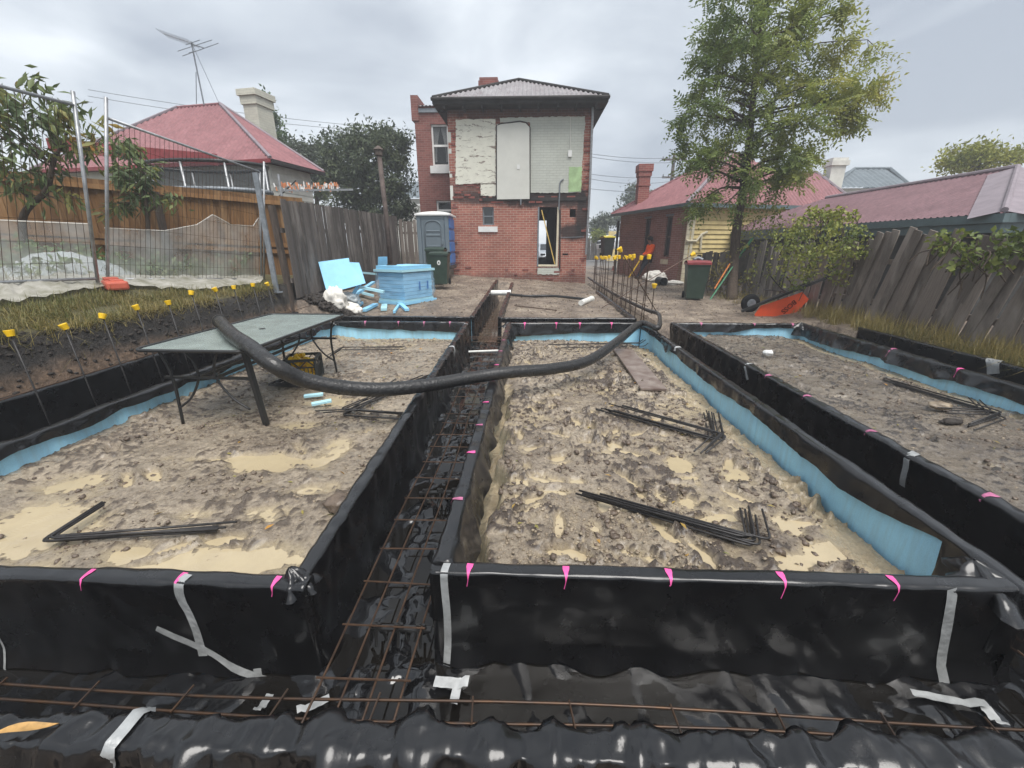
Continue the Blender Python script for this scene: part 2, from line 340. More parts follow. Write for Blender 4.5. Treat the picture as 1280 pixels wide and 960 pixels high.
# ------------------------------------------------------------------ mesh builder and object bookkeeping
class MB:
    def __init__(s): s.v = []; s.f = []; s.tone = None
    def add(s, vs, fs):
        o = len(s.v); s.v.extend([tuple(p) for p in vs]); s.f.extend([tuple(i + o for i in f) for f in fs]); return s
    def box(s, c, d, rot=None, bev=0.0):
        x, y, z = d[0] / 2, d[1] / 2, d[2] / 2
        if bev > 0:
            b = min(bev, x * .9, y * .9, z * .9); vs = []; 
            bm = bmesh.new(); bmesh.ops.create_cube(bm, size=1.0)
            for q in bm.verts: q.co = Vector((q.co.x * d[0], q.co.y * d[1], q.co.z * d[2]))
            bmesh.ops.bevel(bm, geom=list(bm.edges), offset=b, segments=2, affect='EDGES', profile=.5)
            bm.verts.index_update(); vs = [q.co.copy() for q in bm.verts]; fs = [[q.index for q in f.verts] for f in bm.faces]; bm.free()
        else:
            vs = [Vector(p) for p in ((-x, -y, -z), (x, -y, -z), (x, y, -z), (-x, y, -z), (-x, -y, z), (x, -y, z), (x, y, z), (-x, y, z))]
            fs = [(0, 3, 2, 1), (4, 5, 6, 7), (0, 1, 5, 4), (1, 2, 6, 5), (2, 3, 7, 6), (3, 0, 4, 7)]
        M = rot if rot is not None else Matrix.Identity(3)
        c = Vector(c); return s.add([M @ p + c for p in vs], fs)
    def b2(s, lo, hi, bev=0.0):
        lo, hi = Vector(lo), Vector(hi); return s.box((lo + hi) / 2, hi - lo, None, bev)
    def tube(s, pts, r, n=8, cap=True):
        pts = [Vector(p) for p in pts]; k = len(pts)
        rs = r if hasattr(r, '__len__') else [r] * k
        t = (pts[1] - pts[0]).normalized(); a = t.orthogonal().normalized(); vs = []; fs = []
        for i, p in enumerate(pts):
            tt = (pts[min(i + 1, k - 1)] - pts[max(i - 1, 0)])
            if tt.length > 1e-9: tt.normalize()
            else: tt = t
            a = (a - tt * a.dot(tt))
            a = a.normalized() if a.length > 1e-6 else tt.orthogonal().normalized()
            b = tt.cross(a); t = tt
            for j in range(n):
                an = 2 * math.pi * j / n; vs.append(p + (a * math.cos(an) + b * math.sin(an)) * rs[i])
        for i in range(k - 1):
            for j in range(n): fs.append((i * n + j, i * n + (j + 1) % n, (i + 1) * n + (j + 1) % n, (i + 1) * n + j))
        if cap: fs.append(tuple(range(n - 1, -1, -1))); fs.append(tuple((k - 1) * n + j for j in range(n)))
        return s.add(vs, fs)
    def beam(s, a, b, w, h, up=(0, 0, 1), bev=0.0):
        a, b = Vector(a), Vector(b); d = b - a; x = d.normalized(); u = Vector(up)
        y = u.cross(x)
        y = y.normalized() if y.length > 1e-5 else x.orthogonal().normalized()
        z = x.cross(y); M = Matrix((x, y, z)).transposed()
        return s.box((a + b) / 2, (d.length, w, h), M, bev)
    def grid(s, P, close=False):   # P: (n,m,3)
        P = np.asarray(P); n, m = P.shape[:2]; vs = P.reshape(-1, 3)
        fs = [(i * m + j, (i + 1) * m + j, (i + 1) * m + j + 1, i * m + j + 1) for i in range(n - 1) for j in range(m - 1)]
        return s.add([tuple(map(float, p)) for p in vs], fs)
    def lathe(s, prof, c, n=16, axis=None):
        vs = []; fs = []; c = Vector(c); k = len(prof); M = axis or Matrix.Identity(3)
        for (r, z) in prof:
            for j in range(n):
                an = 2 * math.pi * j / n; vs.append(M @ Vector((r * math.cos(an), r * math.sin(an), z)) + c)
        for i in range(k - 1):
            for j in range(n): fs.append((i * n + j, i * n + (j + 1) % n, (i + 1) * n + (j + 1) % n, (i + 1) * n + j))
        fs.append(tuple(range(n - 1, -1, -1))); fs.append(tuple((k - 1) * n + j for j in range(n)))
        return s.add(vs, fs)
    def prism(s, poly, d):   # poly: 3D points in order, extruded by vector d
        k = len(poly); d = Vector(d); p = [Vector(q) for q in poly]
        return s.add(p + [q + d for q in p], [tuple(range(k - 1, -1, -1)), tuple(range(k, 2 * k))] + [(i, (i + 1) % k, k + (i + 1) % k, k + i) for i in range(k)])
    def build(s, name, m, parent=None, smooth=False, kind=None, mats=None):
        off = Vector((0, 0, 0)); q = parent
        while q is not None: off += q.location; q = q.parent
        me = bpy.data.meshes.new(name)
        vs = [(p[0] - off.x, p[1] - off.y, p[2] - off.z) for p in s.v]
        me.from_pydata(vs, [], s.f); me.validate(); me.update()
        if s.tone is not None:
            at = me.attributes.new('tone', 'FLOAT', 'POINT'); at.data.foreach_set('value', np.asarray(s.tone, dtype=np.float32)[:len(me.vertices)])
        me.materials.append(MT[m] if isinstance(m, str) else m)
        if smooth: me.polygons.foreach_set('use_smooth', [True] * len(me.polygons))
        o = bpy.data.objects.new(name, me); COL.objects.link(o)
        if parent is not None: o.parent = parent
        if kind: o['kind'] = kind
        return o
def fastmesh(name, V, F, m, parent=None, tone=None, smooth=False, kind=None):
    """numpy vertices (n,3), faces (k,3 or 4)"""
    V = np.asarray(V, dtype=np.float32).copy(); F = np.asarray(F, dtype=np.int32)
    q = parent
    while q is not None: V -= np.array(q.location, dtype=np.float32); q = q.parent
    me = bpy.data.meshes.new(name); nv, nf, k = len(V), len(F), F.shape[1]
    me.vertices.add(nv); me.vertices.foreach_set('co', V.ravel())
    me.loops.add(nf * k); me.loops.foreach_set('vertex_index', F.ravel())
    me.polygons.add(nf); me.polygons.foreach_set('loop_start', np.arange(0, nf * k, k, dtype=np.int32))
    if smooth: me.polygons.foreach_set('use_smooth', np.ones(nf, dtype=bool))
    me.update(calc_edges=True)
    if tone is not None:
        at = me.attributes.new('tone', 'FLOAT', 'POINT'); at.data.foreach_set('value', np.asarray(tone, dtype=np.float32))
    me.materials.append(MT[m] if isinstance(m, str) else m)
    o = bpy.data.objects.new(name, me); COL.objects.link(o)
    if parent is not None: o.parent = parent
    if kind: o['kind'] = kind
    return o
def gridfaces(n, m):
    i, j = np.meshgrid(np.arange(n - 1), np.arange(m - 1), indexing='ij'); a = (i * m + j).ravel()
    return np.stack([a, a + m, a + m + 1, a + 1], 1)
def tag(o, label, cat, group=None):
    o['label'] = label; o['category'] = cat
    if group: o['group'] = group
    return o
def thing(name, label, cat, loc=(0, 0, 0), group=None):
    o = bpy.data.objects.new(name, None); COL.objects.link(o); o.location = loc; o.empty_display_size = .2
    return tag(o, label, cat, group)
def dup(root, loc, rz=None, label=None, scale=None):
    r = root.copy(); COL.objects.link(r); r.location = loc
    if rz is not None: r.rotation_euler = (0, 0, rz)
    if scale is not None: r.scale = scale
    if label: r['label'] = label
    for ch in list(root.children):
        c = ch.copy(); COL.objects.link(c); c.parent = r
        for g in ch.children:
            d = g.copy(); COL.objects.link(d); d.parent = c
    return r
def rotz(a): return Matrix.Rotation(a, 3, 'Z')
def spline(pts, n=12):
    P = [Vector(p) for p in pts]; P = [P[0] * 2 - P[1]] + P + [P[-1] * 2 - P[-2]]; out = []
    for i in range(1, len(P) - 2):
        for k in range(n):
            t = k / n; a, b, c, d = P[i - 1], P[i], P[i + 1], P[i + 2]
            out.append(.5 * ((2 * b) + (c - a) * t + (2 * a - 5 * b + 4 * c - d) * t * t + (3 * b - a - 3 * c + d) * t ** 3))
    out.append(P[-2]); return out
ORD = ['nearest', 'second', 'third', 'fourth', 'fifth', 'sixth', 'seventh', 'eighth', 'ninth', 'tenth', 'eleventh', 'twelfth']

# ================================================================== GROUND
def ground_h(x, y):
    x = np.asarray(x, float); y = np.asarray(y, float)
    k = np.interp(x, [-4.5, -3, 2, 4], [.052, .052, .014, .010])
    base = .09 + k * np.clip(y - 8.4, 0, 9)
    base = base + .42 * sstep(-3.7, -4.75, x) * sstep(11.5, 8.6, y) + .22 * sstep(-3.7, -4.75, x) * sstep(8.6, 11.5, y)
    base = np.where(y < 8.4, .12, base) + .10 * sstep(5.3, 6.0, x) * sstep(14, 9, y)
    lumps = .022 * fbm(x * 1.3, y * 1.3, 2.0) + .012 * fbm(x * 6, y * 6, 5.0, 3)
    base = base + lumps
    # left bank
    crest = .70 + .012 * (y - 3) + .05 * fbm(x * .7, y * .9, 9.)
    w = np.clip((-4.72 - x) / .26, 0, 1)
    rough = (.06 * fbm(y * 5, x * 5, 1.) + .05 * (ridged(y * 8, x * 9, 4.) - .6)) * np.sin(np.pi * w)
    bank = .02 + (crest - .02) * w ** .8 + np.clip(-4.98 - x, 0, 1.3) * np.interp(y, [3, 6, 9], [.30, .27, .13]) + np.clip(-6.3 - x, 0, 8) * .03 + rough
    mleft = (x < -4.72) & (y < 8.25)
    h = np.where(mleft, bank + .012 * fbm(x * 7, y * 7, 3.), base)
    far = (x < -4.85) & (y >= 8.25)
    h = np.where(far, np.maximum(base, .84 + np.clip(-4.98 - x, 0, 9) * .06), h)
    # excavations
    pit = (x > -4.72) & (x < 5.62) & (y > -1.5) & (y < 8.42)
    tr = ((x > -1.21) & (x < -.545) & (y < 15.2) & (y >= 8.42)) | ((x > 2.18) & (x < 2.62) & (y < 16.2) & (y >= 8.42))
    h = np.where(pit | tr, -.40, h)
    near = (y < .80) & (y > -1.5) & (x > -4.62) & (x < 5.62)
    h = np.where(near, -.1 + .03 * fbm(x * 3, y * 3, 4.), h)
    return h
def axis_lines(fine, lo, hi, step, borders):
    a = list(np.arange(lo, hi + 1e-6, step)) + fine
    for b in borders: a += [b - .004, b + .004]
    return np.array(sorted(set(np.round(a, 4))))
gx = axis_lines([-400, -200, -100, -60, -40, -30, -24, -20, -17, -15, -13, -11, -10, -9.2, -8.5, -7.9, -7.4, 7.4, 7.9, 8.5, 9.5, 11, 13, 16, 20, 26, 35, 50, 80, 150, 400], -7, 7, .065, [-4.72, 5.62, -1.21, -.545, 2.18, 2.62, -4.85])
gy = axis_lines([-30, -15, -8, -4, -2.5, 18, 18.6, 19.5, 21, 23, 26, 30, 36, 45, 60, 90, 150, 400, 800], -1.9, 17.4, .08, [-1.5, .80, 8.42, 15.2, 16.2, 8.25])
GXX, GYY = np.meshgrid(gx, gy, indexing='ij')
GH = ground_h(GXX, GYY)
mg = mat('site_ground', (.2, .16, .13), .6, .4)
n_, l_, b_ = nodes_of(mg)
g_ = N(mg, 'ShaderNodeNewGeometry'); sp_ = N(mg, 'ShaderNodeSeparateXYZ'); l_.new(g_.outputs['Position'], sp_.inputs['Vector'])
na = N(mg, 'ShaderNodeTexNoise', Scale=1.6, Detail=8.0, Roughness=.68); l_.new(g_.outputs['Position'], na.inputs['Vector'])
nb = N(mg, 'ShaderNodeTexNoise', Scale=17.0, Detail=6.0, Roughness=.75); l_.new(g_.outputs['Position'], nb.inputs['Vector'])
ra = ramp(mg, [(.3, (.10, .078, .062)), (.5, (.22, .175, .138)), (.7, (.38, .315, .245))]); l_.new(na.outputs['Fac'], ra.inputs['Fac'])
rb = ramp(mg, [(.33, (.35, .33, .31)), (.53, (1, 1, 1)), (.68, (1.7, 1.65, 1.55))]); l_.new(nb.outputs['Fac'], rb.inputs['Fac'])
mu_ = N(mg, 'ShaderNodeMix', data_type='RGBA', blend_type='MULTIPLY'); mu_.inputs['Factor'].default_value = .9
l_.new(ra.outputs['Color'], mu_.inputs['A']); l_.new(rb.outputs['Color'], mu_.inputs['B'])
# bank strata: black topsoil over brown clay, rank grass on the top
def mrange(m, sock, a, b, c=0., d=1.):
    q = N(m, 'ShaderNodeMapRange'); q.inputs['From Min'].default_value = a; q.inputs['From Max'].default_value = b; q.inputs['To Min'].default_value = c; q.inputs['To Max'].default_value = d
    m.node_tree.links.new(sock, q.inputs['Value']); return q.outputs['Result']
wz = N(mg, 'ShaderNodeMath', operation='MULTIPLY_ADD'); wz.inputs[1].default_value = .3; l_.new(na.outputs['Fac'], wz.inputs[0]); l_.new(sp_.outputs['Z'], wz.inputs[2])
strata = mixc(mg, mrange(mg, wz.outputs[0], .46, .62), (.15, .10, .066), (.028, .024, .021))
strata2 = N(mg, 'ShaderNodeMix', data_type='RGBA', blend_type='MULTIPLY'); strata2.inputs['Factor'].default_value = .8
l_.new(strata, strata2.inputs['A']); l_.new(rb.outputs['Color'], strata2.inputs['B'])
wx = N(mg, 'ShaderNodeMath', operation='MULTIPLY_ADD'); wx.inputs[1].default_value = .25; l_.new(nb.outputs['Fac'], wx.inputs[0]); l_.new(sp_.outputs['X'], wx.inputs[2])
onbank = mrange(mg, sp_.outputs['X'], -4.70, -4.74)
c1_ = mixc(mg, onbank, mu_.outputs['Result'], strata2.outputs['Result'])
grassy = mrange(mg, wx.outputs[0], -4.84, -4.94)
c2_ = mixc(mg, grassy, c1_, (.105, .095, .045))
farx = mrange(mg, sp_.outputs['Y'], 28, 34)
c3_ = mixc(mg, farx, c2_, (.16, .155, .15))
l_.new(c3_, b_.inputs['Base Color'])
l_.new(mrange(mg, na.outputs['Fac'], .3, .7, .35, .8), b_.inputs['Roughness'])
bp_ = N(mg, 'ShaderNodeBump'); bp_.inputs['Strength'].default_value = .8; bp_.inputs['Distance'].default_value = .05; l_.new(nb.outputs['Fac'], bp_.inputs['Height']); l_.new(bp_.outputs['Normal'], b_.inputs['Normal'])
MT['ground'] = mg
fastmesh('ground', np.stack([GXX, GYY, GH], -1).reshape(-1, 3), gridfaces(len(gx), len(gy)), 'ground', smooth=True, kind='structure')
def gz(x, y): return float(ground_h(x, y))
def GP(px, py):   # where a sight line of the photograph meets the ground
    d = _ray(px, py); t = .5
    for i in range(4000):
        t += .02 if t < 40 else .2
        if CAM_H + d[2] * t < gz(d[0] * t, d[1] * t): break
    return Vector((d[0] * t, d[1] * t, gz(d[0] * t, d[1] * t)))

# ------------------------------------------------------------------ soil beds inside the formwork
def mud_mat(name, dark, mid, pale, wet):
    m = mat(name, mid, .5, .5); n, l, b = nodes_of(m); b.inputs['Coat Weight'].default_value = .35; b.inputs['Coat Roughness'].default_value = .18
    g = N(m, 'ShaderNodeNewGeometry')
    a = N(m, 'ShaderNodeTexNoise', Scale=1.7, Detail=9.0, Roughness=.72, Distortion=.4); l.new(g.outputs['Position'], a.inputs['Vector'])
    c = N(m, 'ShaderNodeTexNoise', Scale=34.0, Detail=7.0, Roughness=.8); l.new(g.outputs['Position'], c.inputs['Vector'])
    r1 = ramp(m, [(.34, mid), (.47, tuple((x + y) / 2 for x, y in zip(mid, pale))), (.60, pale)]); l.new(a.outputs['Fac'], r1.inputs['Fac'])
    r2 = ramp(m, [(.34, (.30, .27, .24)), (.47, (.85, .84, .83)), (.56, (1.05, 1.05, 1.05)), (.68, (1.6, 1.58, 1.5))]); l.new(c.outputs['Fac'], r2.inputs['Fac'])
    mu = N(m, 'ShaderNodeMix', data_type='RGBA', blend_type='MULTIPLY'); mu.inputs['Factor'].default_value = .95
    l.new(r1.outputs['Color'], mu.inputs['A']); l.new(r2.outputs['Color'], mu.inputs['B'])
    at = N(m, 'ShaderNodeAttribute', attribute_name='tone')      # where dark crumbly soil was thrown up over the pale silt
    d2 = N(m, 'ShaderNodeMix', data_type='RGBA', blend_type='MULTIPLY'); d2.inputs['Factor'].default_value = .8
    d2.inputs['A'].default_value = (*dark, 1); l.new(r2.outputs['Color'], d2.inputs['B'])
    si = N(m, 'ShaderNodeAttribute', attribute_name='silt')      # fine yellow silt settled round the standing water
    sm = N(m, 'ShaderNodeMix', data_type='RGBA', blend_type='MULTIPLY'); sm.inputs['Factor'].default_value = .35; sm.inputs['A'].default_value = (.40, .325, .21, 1); l.new(r2.outputs['Color'], sm.inputs['B'])
    base = mixc(m, mrange(m, at.outputs['Fac'], .15, .7), mu.outputs['Result'], d2.outputs['Result'])
    l.new(mixc(m, mrange(m, si.outputs['Fac'], 0, 1, 0, .85), base, sm.outputs['Result']), b.inputs['Base Color'])
    pt = N(m, 'ShaderNodeTexNoise', Scale=5.0, Detail=5.0, Roughness=.65); l.new(g.outputs['Position'], pt.inputs['Vector'])
    l.new(mrange(m, pt.outputs['Fac'], .38, .60, .60 - wet, .20), b.inputs['Roughness'])
    b1 = N(m, 'ShaderNodeBump'); b1.inputs['Strength'].default_value = .9; b1.inputs['Distance'].default_value = .02; l.new(c.outputs['Fac'], b1.inputs['Height']); l.new(b1.outputs['Normal'], b.inputs['Normal'])
    return m
MT['mudA'] = mud_mat('tan_wet_mud', (.125, .097, .072), (.22, .178, .134), (.37, .308, .23), .26)
MT['mudB'] = mud_mat('brown_churned_mud', (.085, .064, .049), (.175, .14, .106), (.36, .30, .225), .3)
MT['mudC'] = mud_mat('grey_wet_mud', (.06, .05, .043), (.12, .102, .087), (.22, .185, .145), .26)
mw = mat('muddy_puddle', (.45, .37, .235), .07, .5, color2=(.38, .31, .20), vscale=3.5); n_, l_, b_ = nodes_of(mw)
t_ = N(mw, 'ShaderNodeTexCoord'); vo_ = N(mw, 'ShaderNodeTexVoronoi', Scale=5.0); l_.new(t_.outputs['Object'], vo_.inputs['Vector'])
sn_ = N(mw, 'ShaderNodeMath', operation='SINE'); ml_ = N(mw, 'ShaderNodeMath', operation='MULTIPLY'); ml_.inputs[1].default_value = 90; l_.new(vo_.outputs['Distance'], ml_.inputs[0]); l_.new(ml_.outputs[0], sn_.inputs[0])
bq = N(mw, 'ShaderNodeBump'); bq.inputs['Strength'].default_value = .07; bq.inputs['Distance'].default_value = .004; l_.new(sn_.outputs[0], bq.inputs['Height']); l_.new(bq.outputs['Normal'], b_.inputs['Normal'])
MT['puddle'] = mw
BEDS = {}
def soil_bed(x0, x1, y0, y1, z0, m, seed, rough, dips, prints, level, edge_gap=None, res=.018, skew=0.0, pool=None):
    xs = np.arange(x0, x1 + res, res); ys = np.arange(y0, y1 + res, res)
    X, Y = np.meshgrid(xs, ys, indexing='ij')
    low = .020 * fbm(X * 1.1 + seed, Y * 1.1, seed, 3)
    h = z0 + low + rough * (.016 * fbm(X * 4.3, Y * 4.3, seed + 3, 4, .55) + .012 * (ridged(X * 7 + .6 * pn(X * 5, Y * 5), Y * 7, seed + 8, 3) - .7) * sstep(-.2, .4, pn(X * 1.7, Y * 1.7, seed + 11)))
    crumb = sstep(.16, .52, fbm(X * 11 + .5 * pn(X * 3, Y * 3), Y * 11, seed + 5, 4, .68) + .62 * fbm(X * 1.5, Y * 1.5, seed + 21, 3) + .35 * (rough - 1.05))
    h += crumb * (.010 + .014 * (ridged(X * 19, Y * 19, seed + 2, 2) - .5) + .008 * fbm(X * 34, Y * 34, seed, 2)) * min(1.25, rough + .3)
    h += rough * .004 * fbm(X * 24, Y * 24, seed, 2)
    for (px, py, rx, ry, d) in dips:
        c = PZ(px, py, z0); wob = 1 + .5 * fbm((X - c.x) * 3.5 + px, (Y - c.y) * 3.5, seed, 3)
        q = (((X - c.x) / rx) ** 2 + ((Y - c.y) / ry) ** 2) / wob.clip(.3)
        h -= d * np.exp(-q ** 1.6)
    rg = np.random.RandomState(seed)
    for i in range(prints):
        cx, cy, a = rg.uniform(x0, x1), rg.uniform(y0 + .2, y1), rg.uniform(0, 3.14); L_, w_ = rg.uniform(.09, .17), rg.uniform(.035, .06)
        i0, i1 = np.searchsorted(xs, [cx - .3, cx + .3]); j0, j1 = np.searchsorted(ys, [cy - .3, cy + .3])
        dx, dy = X[i0:i1, j0:j1] - cx, Y[i0:i1, j0:j1] - cy
        u, v = dx * math.cos(a) + dy * math.sin(a), -dx * math.sin(a) + dy * math.cos(a)
        q = np.sqrt((u / L_) ** 2 + (v / w_) ** 2) + .25 * pn(dx * 14 + i, dy * 14)
        dep = rg.uniform(.022, .042)
        h[i0:i1, j0:j1] += -dep * sstep(1.15, .7, q) + dep * .6 * np.exp(-((q - 1.35) / .28) ** 2)
    if edge_gap is not None: h -= edge_gap(X, Y)
    crumb = np.clip(crumb + .25 * fbm(X * 15, Y * 15, seed + 9, 2) * sstep(.0, .2, crumb), 0, 1)
    BEDS[seed] = (xs, ys, h); XS = X - skew * (X - x0) / (x1 - x0) * (Y - y0) / (y1 - y0)
    o_ = fastmesh('soil_bed', np.stack([XS, Y, h], -1).reshape(-1, 3), gridfaces(len(xs), len(ys)), m, smooth=True, kind='structure', tone=crumb.ravel())
    silt = sstep(.022, .002, h - level + .012 * fbm(X * 7, Y * 7, seed + 31, 3)); sa = o_.data.attributes.new('silt', 'FLOAT', 'POINT'); sa.data.foreach_set('value', silt.ravel().astype(np.float32))
    # standing muddy water: a level sheet that shows wherever the soil dips under it
    px0, px1, py0, py1 = pool or (x0 + .3, x1 - .05, y0 + .02, y1 - .5)
    MB().grid([[(px0, py0, level), (px0, py1, level)], [(px1, py0, level), (px1 - skew, py1, level)]]).build('muddy_water', 'puddle', kind='structure')
def bz(seed, x, y):
    xs, ys, h = BEDS[seed]
    i = int(np.clip(round((x - xs[0]) / (xs[1] - xs[0])), 0, len(xs) - 1)); j = int(np.clip(round((y - ys[0]) / (ys[1] - ys[0])), 0, len(ys) - 1)); return float(h[i, j])
dA = [(40, 655, .42, .3, .055), (10, 735, .4, .2, .05), (290, 695, .40, .13, .06), (200, 715, .3, .09, .05), (160, 690, .16, .08, .03), (340, 575, .34, .17, .055), (420, 560, .16, .3, .045), (300, 572, .3, .08, .04), (90, 600, .3, .16, .045), (240, 640, .2, .06, .03), (390, 610, .2, .1, .03), (420, 500, .22, .22, .04), (380, 530, .22, .12, .04), (500, 430, .5, .35, .03), (340, 640, .16, .09, .035)]
soil_bed(-3.86, -1.0, 1.40, 7.9, -.075, 'mudA', 11, .8, dA, 36, -.104, lambda X, Y: .09 * sstep(7.25, 7.8, Y) - .045 * sstep(-3.3, -3.75, X), skew=.19)
dB = [(850, 578, .10, .16, .06), (918, 590, .12, .12, .055), (985, 652, .09, .10, .055), (1035, 688, .12, .08, .06), (1000, 700, .16, .06, .045), (1025, 635, .09, .08, .05), (650, 600, .07, .06, .055), (705, 545, .10, .09, .045), (770, 560, .09, .16, .05), (900, 645, .10, .05, .05), (800, 612, .05, .09, .04), (690, 615, .1, .05, .045), (760, 625, .09, .05, .045), (660, 560, .08, .09, .04), (720, 600, .08, .05, .04), (760, 490, .12, .16, .03), (820, 455, .12, .2, .03), (700, 575, .08, .06, .04), (860, 625, .07, .06, .04), (745, 655, .05, .1, .03), (880, 690, .08, .05, .03)]
def gapB(X, Y):   # soil washed out beside the left formwork panel
    e = .16 + .07 * fbm(Y * 5, X * 2, 3.3, 3)
    return .19 * sstep(-.36 + e * 1.15, -.36 + e * .75, X) * sstep(5.4, 3.6, Y) + .10 * sstep(1.72, 2.05, X + .06 * pn(Y * 2.2, 1.)) + .13 * sstep(7.3, 7.8, Y)
soil_bed(-.36, 2.10, 1.50, 7.85, -.07, 'mudB', 23, .92, dB, 190, -.092, gapB, res=.0155, pool=(-.08, 1.80, 1.55, 7.2))
dC = [(1180, 540, .25, .12, .03), (960, 430, .5, .6, -.02), (1060, 500, .3, .5, .02)]
soil_bed(2.74, 5.14, .6, 7.98, -.06, 'mudC', 37, .75, dC, 40, -.110, lambda X, Y: .06 * sstep(4.6, 5.05, X), pool=(3.1, 4.8, 1.2, 6.5))

def lumps(name, m, pts, seed, kind='stuff', parent=None):
    """many little clods of irregular shape joined into one uncountable litter"""
    bm = bmesh.new(); bmesh.ops.create_icosphere(bm, subdivisions=1, radius=1.0); v0 = np.array([v.co[:] for v in bm.verts]); f0 = np.array([[v.index for v in f.verts] for f in bm.faces]); bm.free()
    rg = np.random.RandomState(seed); V = []; F = []
    for i, (x, y, z, r) in enumerate(pts):
        v = v0 * (1 + rg.uniform(-.35, .35, (len(v0), 1))) * np.array([r * rg.uniform(.7, 1.5), r * rg.uniform(.7, 1.4), r * rg.uniform(.5, .9)])
        a = rg.uniform(0, 6.28); c, s = math.cos(a), math.sin(a)
        V.append(np.stack([v[:, 0] * c - v[:, 1] * s + x, v[:, 0] * s + v[:, 1] * c + y, v[:, 2] + z], 1)); F.append(f0 + i * len(v0))
    return fastmesh(name, np.concatenate(V), np.concatenate(F), m, kind=kind, parent=parent, smooth=False)
rg = np.random.RandomState(5)
def scatter(seed, n, x0, x1, y0, y1, rmin, rmax, thr, zoff=.15):
    out = []
    while len(out) < n:
        x, y = rg.uniform(x0, x1), y0 + (y1 - y0) * rg.uniform() ** 1.25
        if pn(x * 2.2 + seed, y * 2.2, seed) < thr: continue
        r = rmin + (rmax - rmin) * rg.uniform() ** 3.5
        z = bz(seed, x, y)
        if z < -.115: continue
        out.append((x, y, z + r * zoff, r))
    return out
lumps('mud_clods', 'clod', scatter(11, 1500, -3.7, -1.1, 1.5, 7.7, .004, .022, .12) + scatter(23, 3200, -.2, 2.0, 1.6, 7.7, .004, .024, .0) + scatter(37, 1300, 2.85, 5.0, 1.2, 7.8, .005, .022, .05), 3)
lumps('pale_pebbles', 'stone', scatter(11, 2200, -3.7, -1.1, 1.5, 7.7, .003, .012, -.25) + scatter(23, 2600, -.15, 1.1, 1.56, 2.6, .003, .012, -.6) + scatter(23, 3000, -.2, 2.0, 1.6, 7.7, .003, .012, -.6) + scatter(37, 500, 2.85, 5.0, 1.2, 7.8, .003, .014, -.6), 4)
gp = []
while len(gp) < 2600:
    x, y = rg.uniform(-4.4, 5.6), rg.uniform(8.6, 17)
    z = gz(x, y)
    if z > -.2: gp.append((x, y, z + .004, rg.uniform(.006, .024)))
lumps('yard_gravel', 'stone', gp[:1500], 8); lumps('yard_clods', 'clod', gp[1500:], 9)
bk = []
while len(bk) < 900:
    y = rg.uniform(1.8, 8.2); x = rg.uniform(-5.02, -4.72)
    bk.append((x, y, gz(x, y), .006 + .022 * rg.uniform() ** 2))
md = mat('black_topsoil_clod', (.035, .029, .025), .7, .3, var=.4, vscale=12, bump=.5); MT['soilclod'] = md
lumps('bank_clods', 'soilclod', bk, 10)
# mound of dug soil by the fence corner
mp_ = []
for i in range(420):
    a, q = rg.uniform(0, 6.28), rg.uniform() ** .6; x, y = -4.15 + .55 * q * math.cos(a), 8.75 + .42 * q * math.sin(a)
    mp_.append((x, y, gz(x, y) + .20 * (1 - q ** 2), rg.uniform(.03, .07)))
lumps('dug_soil_mound', 'soilclod', mp_, 12)

# ================================================================== TRENCH FLOOR, film-lined and wet
fx = np.arange(-4.62, 5.64, .02); fy = np.arange(.72, 8.44, .02)
FX, FY = np.meshgrid(fx, fy, indexing='ij')
FZ = -.338 + (.020 + .022 * np.exp(-((FX + .68) / .3) ** 2)) * crumple(FX, FY, 3, 2.4, 20, 12) + .012 * pn(FX * 2.5, FY * 2.5, 2.)
Q = gridfaces(len(fx), len(fy)); fxc = FX.ravel()[Q[:, 0]]; fyc = FY.ravel()[Q[:, 0]]
inb = ((fxc > -3.8) & (fxc < -1.05) & (fyc > 1.5) & (fyc < 7.8)) | ((fxc > -.3) & (fxc < 2.05) & (fyc > 1.6) & (fyc < 7.75)) | ((fxc > 2.8) & (fxc < 5.05) & (fyc > 1.) & (fyc < 7.9))
fastmesh('trench_floor', np.stack([FX, FY, FZ], -1).reshape(-1, 3), Q[~inb], 'floorplastic', smooth=True, kind='structure')
ww = mat('dark_trench_water', (.008, .007, .006), .04, .35); MT['water'] = ww
MB().grid([[(-4.6, .74, -.338), (-4.6, 8.4, -.338)], [(5.6, .74, -.338), (5.6, 8.4, -.338)]]).build('trench_water', 'water', kind='structure')
MB().grid([[(-1.2, 8.44, -.33), (-1.2, 15.1, -.33)], [(-.55, 8.44, -.33), (-.55, 15.1, -.33)]]).build('muddy_water', mat('brown_trench_water', (.085, .062, .042), .12, .5, var=.4, vscale=5), kind='structure')

